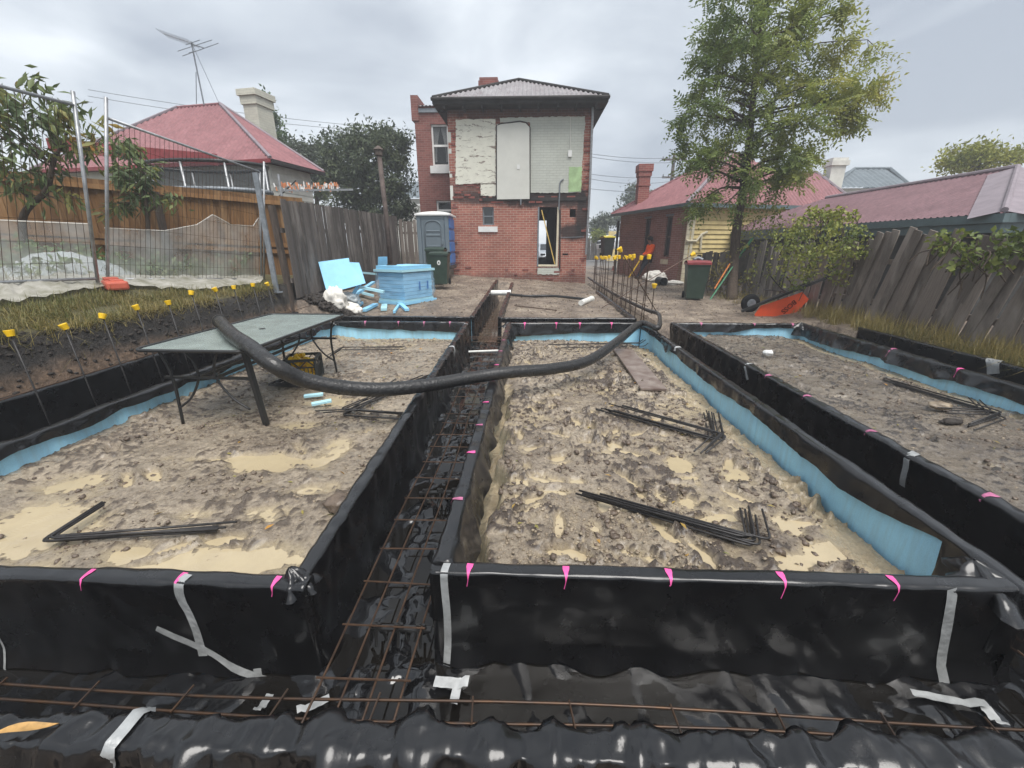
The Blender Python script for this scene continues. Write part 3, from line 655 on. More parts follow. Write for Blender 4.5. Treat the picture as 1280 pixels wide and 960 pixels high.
# ================================================================== FORMWORK WALLS: foam panels wrapped in black film
class Wall:
    def __init__(s, label, p0, p1, out, zt0=.17, zt1=None, zb=-.33, t=.062, amp=.011, seed=0, hem=None, flare=.06, inner_amp=1.0, blow=0.0, res=.028, crease=.45, wave=.006):
        s.p0 = np.array(p0, float); s.p1 = np.array(p1, float); s.L = float(np.linalg.norm(s.p1 - s.p0)); s.d = (s.p1 - s.p0) / s.L
        s.n = np.array(out, float); s.zt0 = zt0; s.zt1 = zt0 if zt1 is None else zt1; s.zb = zb; s.t = t; s.amp = amp; s.seed = seed; s.hem = hem or (lambda q: .12 + 0 * q)
        s.flare = flare; s.ia = inner_amp; s.blow = blow; s.res = res; s.crease = crease; s.wave = wave; s.h = s.zt0 - zb; s.label = label
    def surf(s, S_, Q_, off=0.0):
        S_, Q_ = np.broadcast_arrays(np.asarray(S_, float), np.asarray(Q_, float))
        f = S_ / s.L; ztop = s.zt0 + (s.zt1 - s.zt0) * f + s.wave * (pn(S_ * 1.7, s.seed * 3.1) + .8 * pn(S_ * 6, s.seed))
        h, t = s.h, s.t
        o = np.where(Q_ <= h, t / 2, np.where(Q_ <= h + t, t / 2 - (Q_ - h), -t / 2))
        zz = np.where(Q_ <= h, s.zb + Q_ / h * (ztop - s.zb), np.where(Q_ <= h + t, ztop, ztop - (Q_ - h - t)))
        r = .013
        th = (np.clip((Q_ - (h - r)) / (2 * r), 0, 1) + np.clip((Q_ - (h + t - r)) / (2 * r), 0, 1)) * math.pi / 2
        no, nz_ = np.cos(th), np.sin(th)
        k = s.seed * 7.7
        w = .6 * pn(S_ * 4.6 + k + .5 * pn(Q_ * 3, k), Q_ * .8, k) + .35 * ridged(S_ * 3.3 + 1.1 * Q_ + k, Q_ * .9, k, 1) * sstep(-.1, .5, pn(S_ * .9, k)) + .45 * (ridged((S_ + .8 * Q_) * 2.6 + k, (S_ - 1.3 * Q_) * 1.1, k, 2) - .6) + .16 * pn(S_ * 17 + k, Q_ * 7, k) + .05 * pn(S_ * 40, Q_ * 26, k) + 1.2 * s.crease * crumple(S_ * (2.6 if s.crease > .9 else 1.0), Q_ * (1.3 if s.crease > .9 else .8), int(s.seed) + 40, 1.8, 13, 9)
        top_ = np.exp(-np.abs(Q_ - h) / .07) + .7 * np.exp(-np.abs(Q_ - h - t) / .06); w = w + top_ * (.7 * pn(S_ * 13 + k, Q_ * 2, k + 2) + .5 * (ridged(S_ * 7 + k, Q_ * 3, k + 6, 2) - .6)) * sstep(-.5, .3, pn(S_ * 1.1, k + 8))
        inn = np.clip((Q_ - h - t) / .1, 0, 2.5)
        a = s.amp * (1 + inn * s.ia) ; a = np.where((Q_ > h - .01) & (Q_ < h + t + .01), s.amp * .5, a)
        disp = .007 + a * (w + .25) + off + inn * (.008 + s.blow * (1 + pn(S_ * 2.3, k)))
        disp = disp + s.flare * (.15 + 1.5 * np.abs(pn(S_ * 3.1 + k, k + 5))) * np.clip(1 - Q_ / .10, 0, 1) ** 1.4
        o2 = o + no * disp; z2 = zz + np.maximum(nz_, 0) * disp
        xy = s.p0[None] + S_[..., None] * s.d + o2[..., None] * s.n
        return np.concatenate([xy, z2[..., None]], -1)
    def make(s, cat='formwork wall', foamm='foam'):
        c = (s.p0 + s.p1) / 2
        s.root = thing('formwork_wall', s.label, cat, (c[0], c[1], s.zb), 'foam formwork walls wrapped in black film')
        npan = max(1, round(s.L / 2.4)); st = s.L / npan
        for i in range(npan):
            a = s.p0 + s.d * (i * st + .002); b = s.p0 + s.d * ((i + 1) * st - .002)
            za = min(s.zt0 + (s.zt1 - s.zt0) * i / npan, s.zt0 + (s.zt1 - s.zt0) * (i + 1) / npan)
            m = MB(); mid = (a + b) / 2
            m.box((mid[0], mid[1], (za - .016 + s.zb) / 2), (st - .004, s.t - .034 - (.03 if s.crease > .9 else 0), za - .016 - s.zb), rotz(math.atan2(s.d[1], s.d[0])))
            m.build('foam_panel', foamm, s.root)
        ns = max(8, int(s.L / s.res)); S_ = np.linspace(-.02, s.L + .02, ns)
        hm = np.maximum(.02, s.hem(S_))
        q1 = np.concatenate([np.linspace(0, s.h - .03, 17), np.linspace(s.h - .02, s.h + .02, 5), np.linspace(s.h + .03, s.h + s.t - .03, 2), np.linspace(s.h + s.t - .02, s.h + s.t + .015, 4)])
        fr = np.linspace(.0, 1, 8)[1:]
        Q_ = np.concatenate([np.repeat(q1[None], ns, 0), s.h + s.t + .015 + (hm[:, None]) * fr[None]], 1)
        P = s.surf(np.repeat(S_[:, None], Q_.shape[1], 1), Q_)
        ca, cb = P[:1].copy(), P[-1:].copy()      # film folded in over both ends
        for c_, e_ in ((ca, -.022), (cb, s.L + .022)): c_[..., :2] = s.p0 + s.d * e_
        P = np.concatenate([ca, P, cb], 0); ns += 2
        fastmesh('plastic_wrap', P.reshape(-1, 3), gridfaces(ns, Q_.shape[1]), 'plastic', s.root, smooth=True)
        return s
    def strip(s, name, path, w, m, off=.004, n=14):
        """a tape or paint band laid on the film along (s, q) points"""
        pp = spline([(a, b, 0) for a, b in path], 6); rows = []
        for i, p in enumerate(pp):
            q = pp[min(i + 1, len(pp) - 1)] - pp[max(0, i - 1)]; q.normalize(); nn = Vector((-q.y, q.x, 0)); ww_ = w(i / (len(pp) - 1)) if callable(w) else w
            rows.append([p + nn * (ww_ * k) for k in (-.5, -.17, .17, .5)])
        A = np.array([[(v.x, v.y) for v in r] for r in rows]); P = s.surf(A[..., 0], A[..., 1], off)
        return MB().grid(P).build(name, m, s.root, smooth=True)
    def mark(s, at, m='pink', w=.028, drip=.05, inner=False):
        h, t = s.h, s.t
        if inner: path = [(at, h + t + drip), (at + .004, h + t + .02), (at, h + t * .2)]
        else: path = [(at - .006, h - drip), (at, h - .02), (at + .002, h + t * .35), (at + .004, h + t * .8)]
        s.strip('paint_mark', path, lambda f: w * (.12 + .88 * float(sstep(.3, .8, f))), m, .003)
def scallop(base, amp, f, seed, pts=None):
    def g(q):
        v = base + amp * np.abs(pn(q * f, seed)) * 1.6
        if pts: v = np.interp(q, [p[0] for p in pts], [p[1] for p in pts]) + amp * .5 * pn(q * f * 2, seed)
        return v
    return g
wAf = Wall('black film wall at the near end of the left bed, with crossed silver tape', (-4.3, 1.425), (-.97, 1.425), (0, -1), seed=1, res=.016, amp=.012, wave=.010, crease=.4, hem=scallop(.03, .03, 3, 1)).make()
wAr = Wall('long black film wall on the left side of the central trench', (-1.0, 1.45), (-1.175, 7.9), (1, 0), .172, seed=2, amp=.019, hem=scallop(.05, .03, 2, 2)).make()
wAb = Wall('black film wall across the far end of the left bed, scalloped over blue foam', (-3.86, 7.94), (-1.17, 7.94), (0, 1), .168, seed=3, amp=.009, hem=scallop(.1, .03, 2, 3, [(0, .04), (.5, .10), (1.2, .13), (2.0, .15), (2.7, .2)])).make()
wAl = Wall('film-topped blue foam wall along the left side of the left bed, under the table', (-3.87, 1.2), (-3.84, 7.95), (-1, 0), .175, seed=4, amp=.017, crease=.6, wave=.012, hem=scallop(.05, .06, 1.3, 4), blow=.01).make()
wBk = Wall('black film lining at the foot of the soil bank behind the yellow caps', (-4.67, 1.2), (-4.67, 8.2), (1, 0), .24, .30, seed=5, amp=.024, crease=.5, wave=.014, flare=.1, hem=scallop(.03, .02, 2, 5)).make()
wBf = Wall('near black film wall of the middle bed with five bright pink marks', (-.41, 1.53), (2.14, 1.53), (0, -1), .17, seed=6, amp=.008, hem=scallop(.02, .015, 3, 6)).make()
wBl = Wall('slack black film wall on the right side of the central trench, dotted pink along its top', (-.385, 1.57), (-.365, 7.86), (-1, 0), .174, seed=7, amp=.013, hem=scallop(.2, .05, 2, 7), blow=.016).make()
wBb = Wall('black film wall across the far end of the middle bed under the hose', (-.37, 7.88), (2.14, 7.98), (0, 1), .171, seed=8, amp=.008, hem=scallop(.16, .03, 1.3, 8, [(0, .24), (.6, .21), (1.2, .17), (2.1, .17), (2.5, .06)])).make()
wBr = Wall('long wall on the right of the middle bed, torn film over bare blue foam', (2.15, 1.49), (2.17, 7.98), (1, 0), .176, seed=9, amp=.012, hem=scallop(.07, .07, .8, 9, [(0, .32), (.30, .30), (.335, .03), (.7, .09), (1.2, .12), (1.8, .10), (2.3, .07), (2.9, .12), (3.6, .1), (4.6, .07), (4.8, .15), (5.0, .07), (5.8, .05), (6.5, .08)]), blow=.006).make()
wCl = Wall('gathered black film wall along the left edge of the right-hand bed', (2.70, .7), (2.755, 7.97), (-1, 0), .172, seed=10, amp=.02, hem=scallop(.03, .02, 2, 10)).make()
wCb = Wall('black film wall across the far end of the right-hand bed before the upturned barrow', (2.77, 8.0), (5.12, 8.02), (0, 1), .169, seed=11, amp=.013, hem=scallop(.08, .05, 1.5, 11, [(0, .14), (1.0, .15), (1.5, .07), (2.3, .05)])).make()
wCr = Wall('loosely draped black film wall on the far right with bare blue foam below', (5.16, 1.6), (5.14, 8.02), (1, 0), .178, seed=12, amp=.018, crease=.5, wave=.01, hem=scallop(.14, .04, 1.1, 12, [(0, .15), (1.5, .16), (2.6, .14), (3.3, .12), (3.6, .18), (4.4, .14), (5.6, .2), (6.4, .2)]), blow=.008).make()
wCo = Wall('outermost black film wall in the dry grass below the leaning fence', (5.57, 2.0), (5.59, 7.15), (-1, 0), .26, seed=13, amp=.008, hem=scallop(.03, .02, 2, 13)).make()
wDf = Wall('black film wall edging the yard in front of the blue foam stack', (-4.1, 8.44), (-1.2, 8.46), (0, -1), .185, seed=14, amp=.01, hem=scallop(.02, .02, 2, 14)).make()
wDr = Wall('pleated black film wall running towards the house left of the white pipe', (-1.165, 8.5), (-1.12, 14.9), (1, 0), .18, .42, seed=15, amp=.02, hem=scallop(.02, .02, 2, 15)).make()
wEl = Wall('grey sagging film wall running towards the house right of the narrow trench', (-.58, 8.5), (-.57, 14.7), (-1, 0), .18, .36, seed=16, amp=.016, hem=scallop(.05, .02, 2, 16)).make()
wEf = Wall('black film wall closing the far side of the cross trench below the doorway', (-.56, 8.47), (2.14, 8.49), (0, -1), .172, seed=17, amp=.012, hem=scallop(.03, .02, 2, 17)).make()
wEr = Wall('crumpled film wall beside the upright steel mesh', (2.15, 8.5), (2.16, 13.4), (1, 0), .17, .22, seed=18, amp=.016, hem=scallop(.08, .05, 2, 18)).make()
wN = Wall('shiny crumpled film edge in the foreground nearest the camera', (-2.7, .80), (2.7, .87), (0, 1), .165, seed=19, amp=.022, res=.011, crease=1.3, wave=.009, t=.08, hem=scallop(.24, .04, 2, 19), inner_amp=.9, blow=.01).make()
# pink paint, tapes
for px in (93, 216, 340): wAf.mark(PZ(px, 733, .17).x + 4.3, w=.026, drip=.045)
for px, dr in ((585, .06), (707, .06), (835, .02), (972, .075), (1105, .065)): wBf.mark(PZ(px, 718, .17).x + .41, w=.030, drip=dr)
for y in (2.05, 2.62, 3.1, 3.62, 4.25, 4.9, 5.6, 6.3, 7.0): wBl.mark(y - 1.57, 'pink' if y in (2.62, 3.62, 4.9) else 'pinkpale', w=.032, drip=.03)
for x in (.3, .9, 1.35, 1.95): wBb.mark(x, 'pink', w=.05, drip=.1, inner=True)
for x in (.7, 1.35, 1.85, 2.35): wAb.mark(x, 'pinkpale', w=.04, drip=.08, inner=True)
for y in (4.1, 4.95, 5.9): wCr.mark(y - 1.6, 'pink' if y < 5.5 else 'pinkpale', w=.045, drip=.10, inner=True)
for y in (2.2, 3.1, 3.9, 4.6): wCl.mark(y - .7, 'pinkpale', w=.05, drip=.02)
for x in (.5, 1.5, 2.2): wCb.mark(x, 'pinkpale', w=.05, drip=.04, inner=True)
h_ = wAf.h
sA = lambda px, py, z: PZ(px, py, z).x + 4.3
def onfront(w_, px, py):   # (s, q) of a photograph point on a wall facing the camera
    p = PY(px, py, w_.p0[1] - w_.t / 2); return (p.x - w_.p0[0], p.z - w_.zb)
wAf.strip('tape_strip', [(onfront(wAf, 230, 735)[0], h_ + .04), onfront(wAf, 228, 742), onfront(wAf, 243, 775), onfront(wAf, 258, 815)], .04, 'tape')
wAf.strip('tape_strip', [onfront(wAf, 200, 781), onfront(wAf, 260, 808), onfront(wAf, 320, 835), onfront(wAf, 400, 862)], .035, 'tape', .006)
wAf.strip('tape_strip', [onfront(wAf, 325, 830), onfront(wAf, 336, 862), onfront(wAf, 330, 876)], .035, 'tape', .004)
wAf.strip('tape_strip', [onfront(wAf, 2, 790), onfront(wAf, 15, 815), onfront(wAf, 30, 842)], .012, 'tape', .004)
hb = wBf.h
wBf.strip('tape_strip', [(.05, hb + .05), (.045, hb - .03), onfront(wBf, 560, 770), onfront(wBf, 561, 838)], .034, 'tape')
wBf.strip('tape_strip', [onfront(wBf, 548, 852), onfront(wBf, 565, 853), onfront(wBf, 583, 848)], .045, 'whitetape', .006)
wBf.strip('tape_strip', [onfront(wBf, 575, 826), onfront(wBf, 574, 846), onfront(wBf, 570, 868)], .03, 'whitetape', .009)
wBf.strip('tape_strip', [onfront(wBf, 1187, 735), onfront(wBf, 1178, 790), onfront(wBf, 1166, 868)], .042, 'tape')
wBf.strip('tape_strip', [onfront(wBf, 1135, 860), onfront(wBf, 1180, 872), onfront(wBf, 1225, 882)], .035, 'whitetape', .006)
wCl.strip('tape_strip', [(2.05, wCl.h + .07), (2.0, wCl.h - .02), (1.98, wCl.h - .22)], .05, 'tape')
wCl.strip('tape_strip', [(5.05 - .7, wCl.h + .07), (5.05 - .7, wCl.h), (4.95 - .7, wCl.h - .16)], .05, 'whitetape')
wBr.strip('tape_strip', [(4.45, wBr.h - .02), (4.45, wBr.h + .04), (4.44, wBr.h + .11)], .05, 'whitetape')
wN.strip('tape_strip', [(PZ(175, 895, .17).x + 2.7, wN.h - .02), (PZ(172, 897, .17).x + 2.7, wN.h + .06), (PZ(160, 900, .17).x + 2.7, wN.h + .16)], .036, 'tape', .01)
wAr.strip('tape_strip', [(4.4, wAr.h + .05), (4.42, wAr.h - .02), (4.4, wAr.h - .2)], .03, 'whitetape')
wAr.strip('tape_strip', [(6.2, wAr.h + .05), (6.22, wAr.h - .02), (6.2, wAr.h - .18)], .04, 'whitetape')
wCo.strip('tape_strip', [(3.05, wCo.h + .06), (3.0, wCo.h - .02), (2.95, wCo.h - .14)], .14, 'tape', .012)
def floor_tape(w_, a, b, width, m, seed):   # loose ends of tape stuck down on the floor film
    A_, B_ = PZ(*a, -.30), PZ(*b, -.30); d = (B_ - A_); s_ = Vector((-d.y, d.x, 0)).normalized() * width / 2; g = []
    for i in range(9):
        c = A_ + d * (i / 8); g.append([(c.x + s_.x * k, c.y + s_.y * k, -.297 + .008 * float(pn(i * .7, k * 2., seed)) + (.02 if i > 6 else 0)) for k in (-1, -.3, .3, 1)])
    MB().grid(g).build('tape_strip', m, w_.root, smooth=True)
floor_tape(wBf, (543, 852), (586, 856), .05, 'whitetape', 1); floor_tape(wBf, (574, 848), (566, 884), .04, 'whitetape', 2); floor_tape(wAf, (412, 872), (372, 892), .035, 'whitetape', 3); floor_tape(wAf, (338, 868), (322, 892), .035, 'tape', 4); floor_tape(wBf, (1140, 866), (1232, 884), .035, 'tape', 5); floor_tape(wBf, (1230, 882), (1252, 910), .045, 'whitetape', 6)
# gathered film at the outside corners of the beds
def gather(root, c, r, hgt, seed, lean=(0, 0)):
    a = np.linspace(0, 2 * math.pi, 40); k = np.linspace(0, 1, 14); A, K = np.meshgrid(a, k, indexing='ij')
    rad = r * (1 - K) ** .8 * (1 + .45 * np.cos(A * 5 + seed) * (1 - .3 * K) + .25 * pn(np.cos(A) * 3 + seed, np.sin(A) * 3, K * 3)) + .006
    X = c[0] + rad * np.cos(A) + lean[0] * K ** 1.5; Y = c[1] + rad * np.sin(A) + lean[1] * K ** 1.5; Z = c[2] + hgt * K ** .9 + .01 * pn(A * 2, K * 6, seed)
    P = np.stack([X, Y, Z], -1); P[-1] = P[0]
    MB().grid(P).build('gathered_film', 'plastic', root, smooth=True)
gather(wAf.root, (-1.0, 1.44, .12), .062, .10, 2, (-.04, .01))
gather(wBf.root, (2.1, 1.56, .10), .15, .10, 4, (-.04, .08))
gather(wAl.root, (-3.85, 7.85, .12), .1, .1, 6)
gather(wCb.root, (5.1, 7.95, .1), .12, .11, 9)
gather(wBl.root, (-.39, 7.8, .1), .09, .1, 11)

# ================================================================== REINFORCEMENT
def ladder(label, x0, x1, y0, y1, z, nlong, step, m='rust', axis='y', group='steel reinforcement in the trenches'):
    r = thing('rebar_mesh', label, 'rebar mesh', ((x0 + x1) / 2, (y0 + y1) / 2, z), group)
    if axis == 'y':
        for i in range(nlong):
            x = x0 + (x1 - x0) * i / (nlong - 1)
            MB().tube([(x + .012 * math.sin(y * 2 + i), y, z + .008 * math.sin(y * 1.7 + i)) for y in np.linspace(y0, y1, 24)], .0052, 6).build('long_bar', m, r, smooth=True)
        ys = np.arange(y0 + .06, y1, step)
        for k, y in enumerate(ys):
            MB().tube([(x0 - .02, y + .01 * math.sin(k * 3), z + .012), (x1 + .02, y + .012 * math.cos(k * 5), z + .012)], .0045, 5).build('cross_bar', m, r)
    else:
        for i in range(nlong):
            y = y0 + (y1 - y0) * i / (nlong - 1)
            MB().tube([(x, y + .01 * math.sin(x * 2 + i), z + .008 * math.sin(x * 1.7 + i)) for x in np.linspace(x0, x1, 24)], .0062, 6).build('long_bar', m, r, smooth=True)
        for k, x in enumerate(np.arange(x0 + .1, x1, step)):
            MB().tube([(x, y0 - .02, z + .012), (x + .015 * math.sin(k), y1 + .02, z + .012)], .0045, 5).build('cross_bar', m, r)
    return r
ladder('rusty ladder mesh lying along the wet central trench floor', -.87, -.5, .93, 8.3, -.20, 4, .27)
ladder('dark mesh along the narrow trench that runs on to the house', -1.0, -.72, 8.45, 14.9, -.18, 4, .3, m='steel')
ladder('dark mesh along the trench in front of the two near walls', -4.3, 2.6, 1.12, 1.19, -.20, 2, .40, axis='x', m='steel')
ladder('rusty mesh in the trench right of the middle bed', 2.25, 2.6, .95, 8.2, -.19, 4, .22)
ladder('rusty mesh in the trench below the soil bank', -4.5, -4.0, 1.2, 8.2, -.2, 4, .3)
ladder('rusty mesh across the trench between the near beds and the yard', -3.8, 2.1, 8.12, 8.32, -.19, 3, .3, axis='x')
chair = thing('bar_chair', 'black plastic bar chair propping the mesh at the front of the central trench', 'bar chair', (-.62, 1.55, -.31), 'bar chairs propping the trench mesh')
for k in range(3):
    x = -.73 + k * .11
    MB().tube([(x - .04, 1.55, -.305), (x - .015, 1.55, -.2), (x + .015, 1.55, -.2), (x + .04, 1.55, -.305)], .008, 6).tube([(x, 1.51, -.305), (x, 1.55, -.2), (x, 1.59, -.305)], .008, 6).build('prop', 'black_paint', chair)
MB().b2((-.78, 1.535, -.235), (-.46, 1.565, -.222)).build('rail', 'black_paint', chair)
for y, w_ in ((2.75, 'halfway along the near part of the central trench'), (4.1, 'under the hose in the central trench')):
    dup(chair, (-.66, y, -.31), .1, 'black plastic bar chair propping the mesh ' + w_)
# yellow-capped starter bars standing in the trench below the bank
def capped_bar(loc, top, lean, label, group):
    t = thing('starter_bar', label, 'starter bar', loc, group); a = Vector(loc); b = Vector(top)
    MB().tube([a, a.lerp(b, .5), b], .0065, 6).build('bar', 'bar', t, smooth=True)
    d = (b - a).normalized(); M = d.to_track_quat('Z', 'Y').to_matrix() @ Matrix.Rotation(lean * .4, 3, 'Y')
    MB().lathe([(.022, -.03), (.025, -.028), (.026, -.02), (.033, .014), (.034, .02), (.033, .024), (.027, .024)], b, 14, M).build('cap', 'cap', t, smooth=False)
    return t
caps = [(12, 416), (80, 408), (128, 395), (170, 384), (210, 378), (239, 366), (268, 359), (292, 359), (316, 356), (334, 355)]
for i, (px, py) in enumerate(caps):
    b = PX(px, py, -4.30); a = Vector((-4.16, b.y - .05 + .02 * math.sin(i * 3), -.30)); b.z = min(b.z, 1.0)
    wd = 'farthest' if i == 9 else ORD[i]
    capped_bar(a, b, math.sin(i * 2.3), f'yellow-capped starter bar below the soil bank, {wd} of the row from the camera' if i else 'yellow-capped starter bar below the soil bank, nearest of the row to the camera', 'yellow-capped bars below the soil bank')
sb = thing('tie_bar', 'thin level bar wired across the yellow-capped bars below the bank', 'steel bar', (-4.3, 4, .36))
MB().tube([(-4.29, 1.2, .33), (-4.27, 3.2, .385), (-4.25, 5, .41), (-4.26, 8, .46)], .006, 6).build('bar', 'rust', sb)
# L-shaped bars lying in bundles on the beds
def lbundle(n, corner, e1, e2, seed, spread, label, group, h, m='bar', r=.007):
    rgb = random.Random(seed); e1, e2 = Vector(e1), Vector(e2); nn = Vector((-e1.y, e1.x, 0)).normalized()
    if nn.y < 0: nn = -nn
    for i in range(n):
        dx = (i / max(1, n - 1) * 2 - 1) * spread + rgb.uniform(-.2, .2) * spread; j = rgb.uniform(-.045, .045); rr = Matrix.Rotation(j, 3, 'Z')
        c = Vector(corner) + nn * dx + e1.normalized() * rgb.uniform(-.07, .07); c.z = h + .006 + .011 * rgb.randint(0, 3)
        a = c + rr @ e1 * rgb.uniform(.93, 1.05); b = c + rr @ e2 * rgb.uniform(.92, 1.06); a.z = c.z + rgb.uniform(-.004, .012); b.z = c.z + rgb.uniform(-.004, .01)
        u1 = (a - c).normalized(); u2 = (b - c).normalized()
        t = thing('bent_bar', label + ', ' + ('nearest of them to the camera' if i == 0 else 'farthest of them from the camera' if i == n - 1 else ORD[i] + ' from the camera'), 'bent bar', c, group)
        MB().tube([a, c + u1 * .05, c + u1 * .02 + u2 * .006, c + u2 * .02 + u1 * .006, c + u2 * .05, b], r, 6).build('bar', m, t, smooth=True)
zA = lambda px, py: PZ(px, py, -.05)
c = zA(50, 676); lbundle(6, c, zA(277, 661) - c, zA(122, 632) - c, 1, .022, 'L-shaped bar at the near left of the left bed', 'bent bars at the near left', -.065)
c = zA(430, 516); lbundle(7, c, zA(535, 472) - c, zA(505, 522) - c, 2, .05, 'L-shaped bar under the hose on the left bed', 'bent bars under the hose', -.055)
c = zA(447, 516); lbundle(2, c, zA(403, 519) - c, zA(500, 478) - c, 3, .02, 'wide-angled bar beside the bundle under the hose', 'odd bent bars under the hose', -.05)
c = zA(340, 482); lbundle(6, c, zA(392, 462) - c, zA(388, 484) - c, 4, .05, 'L-shaped bar lying by the milk crate', 'bent bars by the milk crate', -.06)
c = zA(425, 436); lbundle(3, c, zA(500, 436) - c, zA(405, 447) - c, 5, .06, 'bent bar behind the crate at the far end', 'bent bars at the far end of the left bed', -.055)
c = zA(896, 552); lbundle(8, c, zA(752, 514) - c, zA(888, 518) - c, 6, .045, 'L-shaped bar below the plank', 'bent bars below the plank', -.05)
c = zA(900, 548); lbundle(4, c, zA(770, 512) - c, zA(876, 572) - c, 16, .04, 'bar bent the other way below the plank', 'bars bent the other way below the plank', -.02)
c = zA(947, 683); lbundle(7, c, zA(728, 622) - c, zA(938, 643) - c, 7, .028, 'L-shaped bar in the near bundle of the middle bed', 'bent bars at the near right of the middle bed', -.045)
c = zA(800, 432); lbundle(3, c, zA(690, 434) - c, zA(806, 428) - c, 8, .06, 'bar lying at the far end beside the plank', 'bars at the far end of the middle bed', -.05)
zC = lambda px, py: PZ(px, py, -.03)
c = zC(1256, 519); lbundle(7, c, zC(1112, 478) - c, zC(1216, 534) - c, 9, .06, 'L-shaped bar on the right-hand bed', 'bent bars on the right-hand bed', -.04)
c = zC(1230, 517); lbundle(3, c, zC(1176, 516) - c, zC(1215, 503) - c, 10, .06, 'short bent bar near the far right blue foam', 'short bent bars on the right-hand bed', -.03)

# ================================================================== THINGS ON THE SITE
# glass-topped garden table
tz = .69
tn = [PZ(165, 438, tz), PZ(305, 440, tz), PZ(420, 396, tz), PZ(330, 390, tz)]
TA = tn[0]; tx = (tn[1] - tn[0]); ty = (tn[2] - tn[1]); TW = tx.length; TL = 2.05; ux = tx.normalized(); uy = Vector((-ux.y, ux.x, 0)); uy = (uy * .85 + ty.normalized() * .15).normalized()
tp = lambda u, v, z=0: TA + ux * (u * TW) + uy * (v * TL) + Vector((0, 0, z - tz))
table = thing('garden_table', 'glass-topped patio table with black metal legs standing in the mud under the hose end', 'table', (tp(.5, .5).x, tp(.5, .5).y, -.07))
def rounded(inset, z, r=.09, k=6):
    out = []
    for (cu, cv, a0) in ((0, 0, 180), (1, 0, 270), (1, 1, 0), (0, 1, 90)):
        c = tp(cu, cv, z) + ux * ((r + inset) * (1 if cu == 0 else -1)) + uy * ((r + inset) * (1 if cv == 0 else -1))
        for i in range(k + 1):
            a = R(a0 + 90 * i / k); out.append(c + ux * (r * math.cos(a)) + uy * (r * math.sin(a)))
    return out
gl = mat('wet_ripple_glass', (.26, .31, .29), .12, .6, var=.18, vscale=5, bump=.25, bscale=160)
MT['tableglass'] = gl
MB().prism(rounded(.018, tz - .006), (0, 0, .008)).build('glass_top', 'tableglass', table)
ro = rounded(0, tz); m = MB(); m.tube(ro + [ro[0]], .016, 8, False); m.build('rim', 'black_paint', table, smooth=True)
zl = -.075
def leg_tube(pts, r, name='leg'): return MB().tube(spline(pts, 6), r, 8).build(name, 'black_paint', table, smooth=True)
for v, s_ in ((.07, 1), (.93, -1)):
    for u, k in ((.1, 1), (.9, -1)):
        if v < .5 and u > .5:
            m = MB(); a, b = tp(u, v, tz - .02), tp(u + .06, v + .005, zl); m.beam(a, b, .055, .04, (1, 0, 0), .006); m.build('leg', 'black_paint', table)
        else:
            leg_tube([tp(u, v, tz - .02), tp(u + .05 * k, v, .5), tp(u + .07 * k, v, .3), tp(u + .05 * k, v, zl)], .014)
    for u, k in ((.1, 1), (.9, -1)):
        leg_tube([tp(u + .24 * k, v, tz - .02), tp(u + .31 * k, v, .52), tp(u + .31 * k, v, .38), tp(u + .2 * k, v, .2), tp(u + .06 * k, v, .09)], .011, 'brace')
    MB().beam(tp(.1, v, .40), tp(.9, v, .40), .03, .022).build('stretcher', 'black_paint', table)
MB().beam(tp(.42, .07, .40), tp(.42, .93, .40), .03, .022).build('stretcher', 'black_paint', table)
MB().beam(tp(.58, .07, .40), tp(.58, .93, .40), .03, .022).build('stretcher', 'black_paint', table)
MB().lathe([(.03, 0), (.034, .004), (.02, .007)], tp(.52, .5, tz + .002), 14).build('parasol_ring', 'black_paint', table)
# concrete pump hose
hp = [tp(.06, .50, tz + .083), PZ(290, 418, .772), PZ(312, 433, .75), PZ(340, 455, .66), PZ(378, 474, .50), PZ(425, 484, .385), PZ(475, 487, .31), PZ(530, 482, .275), PZ(590, 472, .262), PZ(640, 465, .262), PZ(690, 461, .225), PZ(735, 451, .19), PZ(770, 428, .2), PZ(800, 405, .24), Vector((2.14, 6.95, .272)), Vector((2.42, 7.75, .29)), Vector((2.55, 8.35, .30)), Vector((2.52, 9.0, .27)), Vector((2.44, 10.2, .28)), Vector((2.36, 12, .30)), Vector((2.28, 14.3, .36)), Vector((2.25, 16.3, .42))]
hs = spline(hp, 12); kk = len(hs)
rad = [.066 if i < kk * .60 else max(.036, .066 - (i / kk - .60) * .28) for i in range(kk)]
hose = thing('pump_hose', 'long thick black pump hose sagging from the table across the trench to the house', 'hose', hp[0])
MB().tube(hs, rad, 18).build('hose_tube', 'hose', hose, smooth=True)
M_ = (hs[0] - hs[1]).normalized().to_track_quat('Z', 'Y').to_matrix()
MB().lathe([(.066, -.03), (.072, -.03), (.072, .012), (.055, .012)], hs[0], 18, M_).build('end_cuff', 'hose', hose, smooth=False)
for f in (.24, .33, .345): 
    i = int(kk * f); M_ = (hs[i + 1] - hs[i]).normalized().to_track_quat('Z', 'Y').to_matrix(); MB().lathe([(.0675, -.012), (.0695, -.01), (.0695, .01), (.0675, .012)], hs[i], 18, M_).build('stripe', 'black_paint', hose)
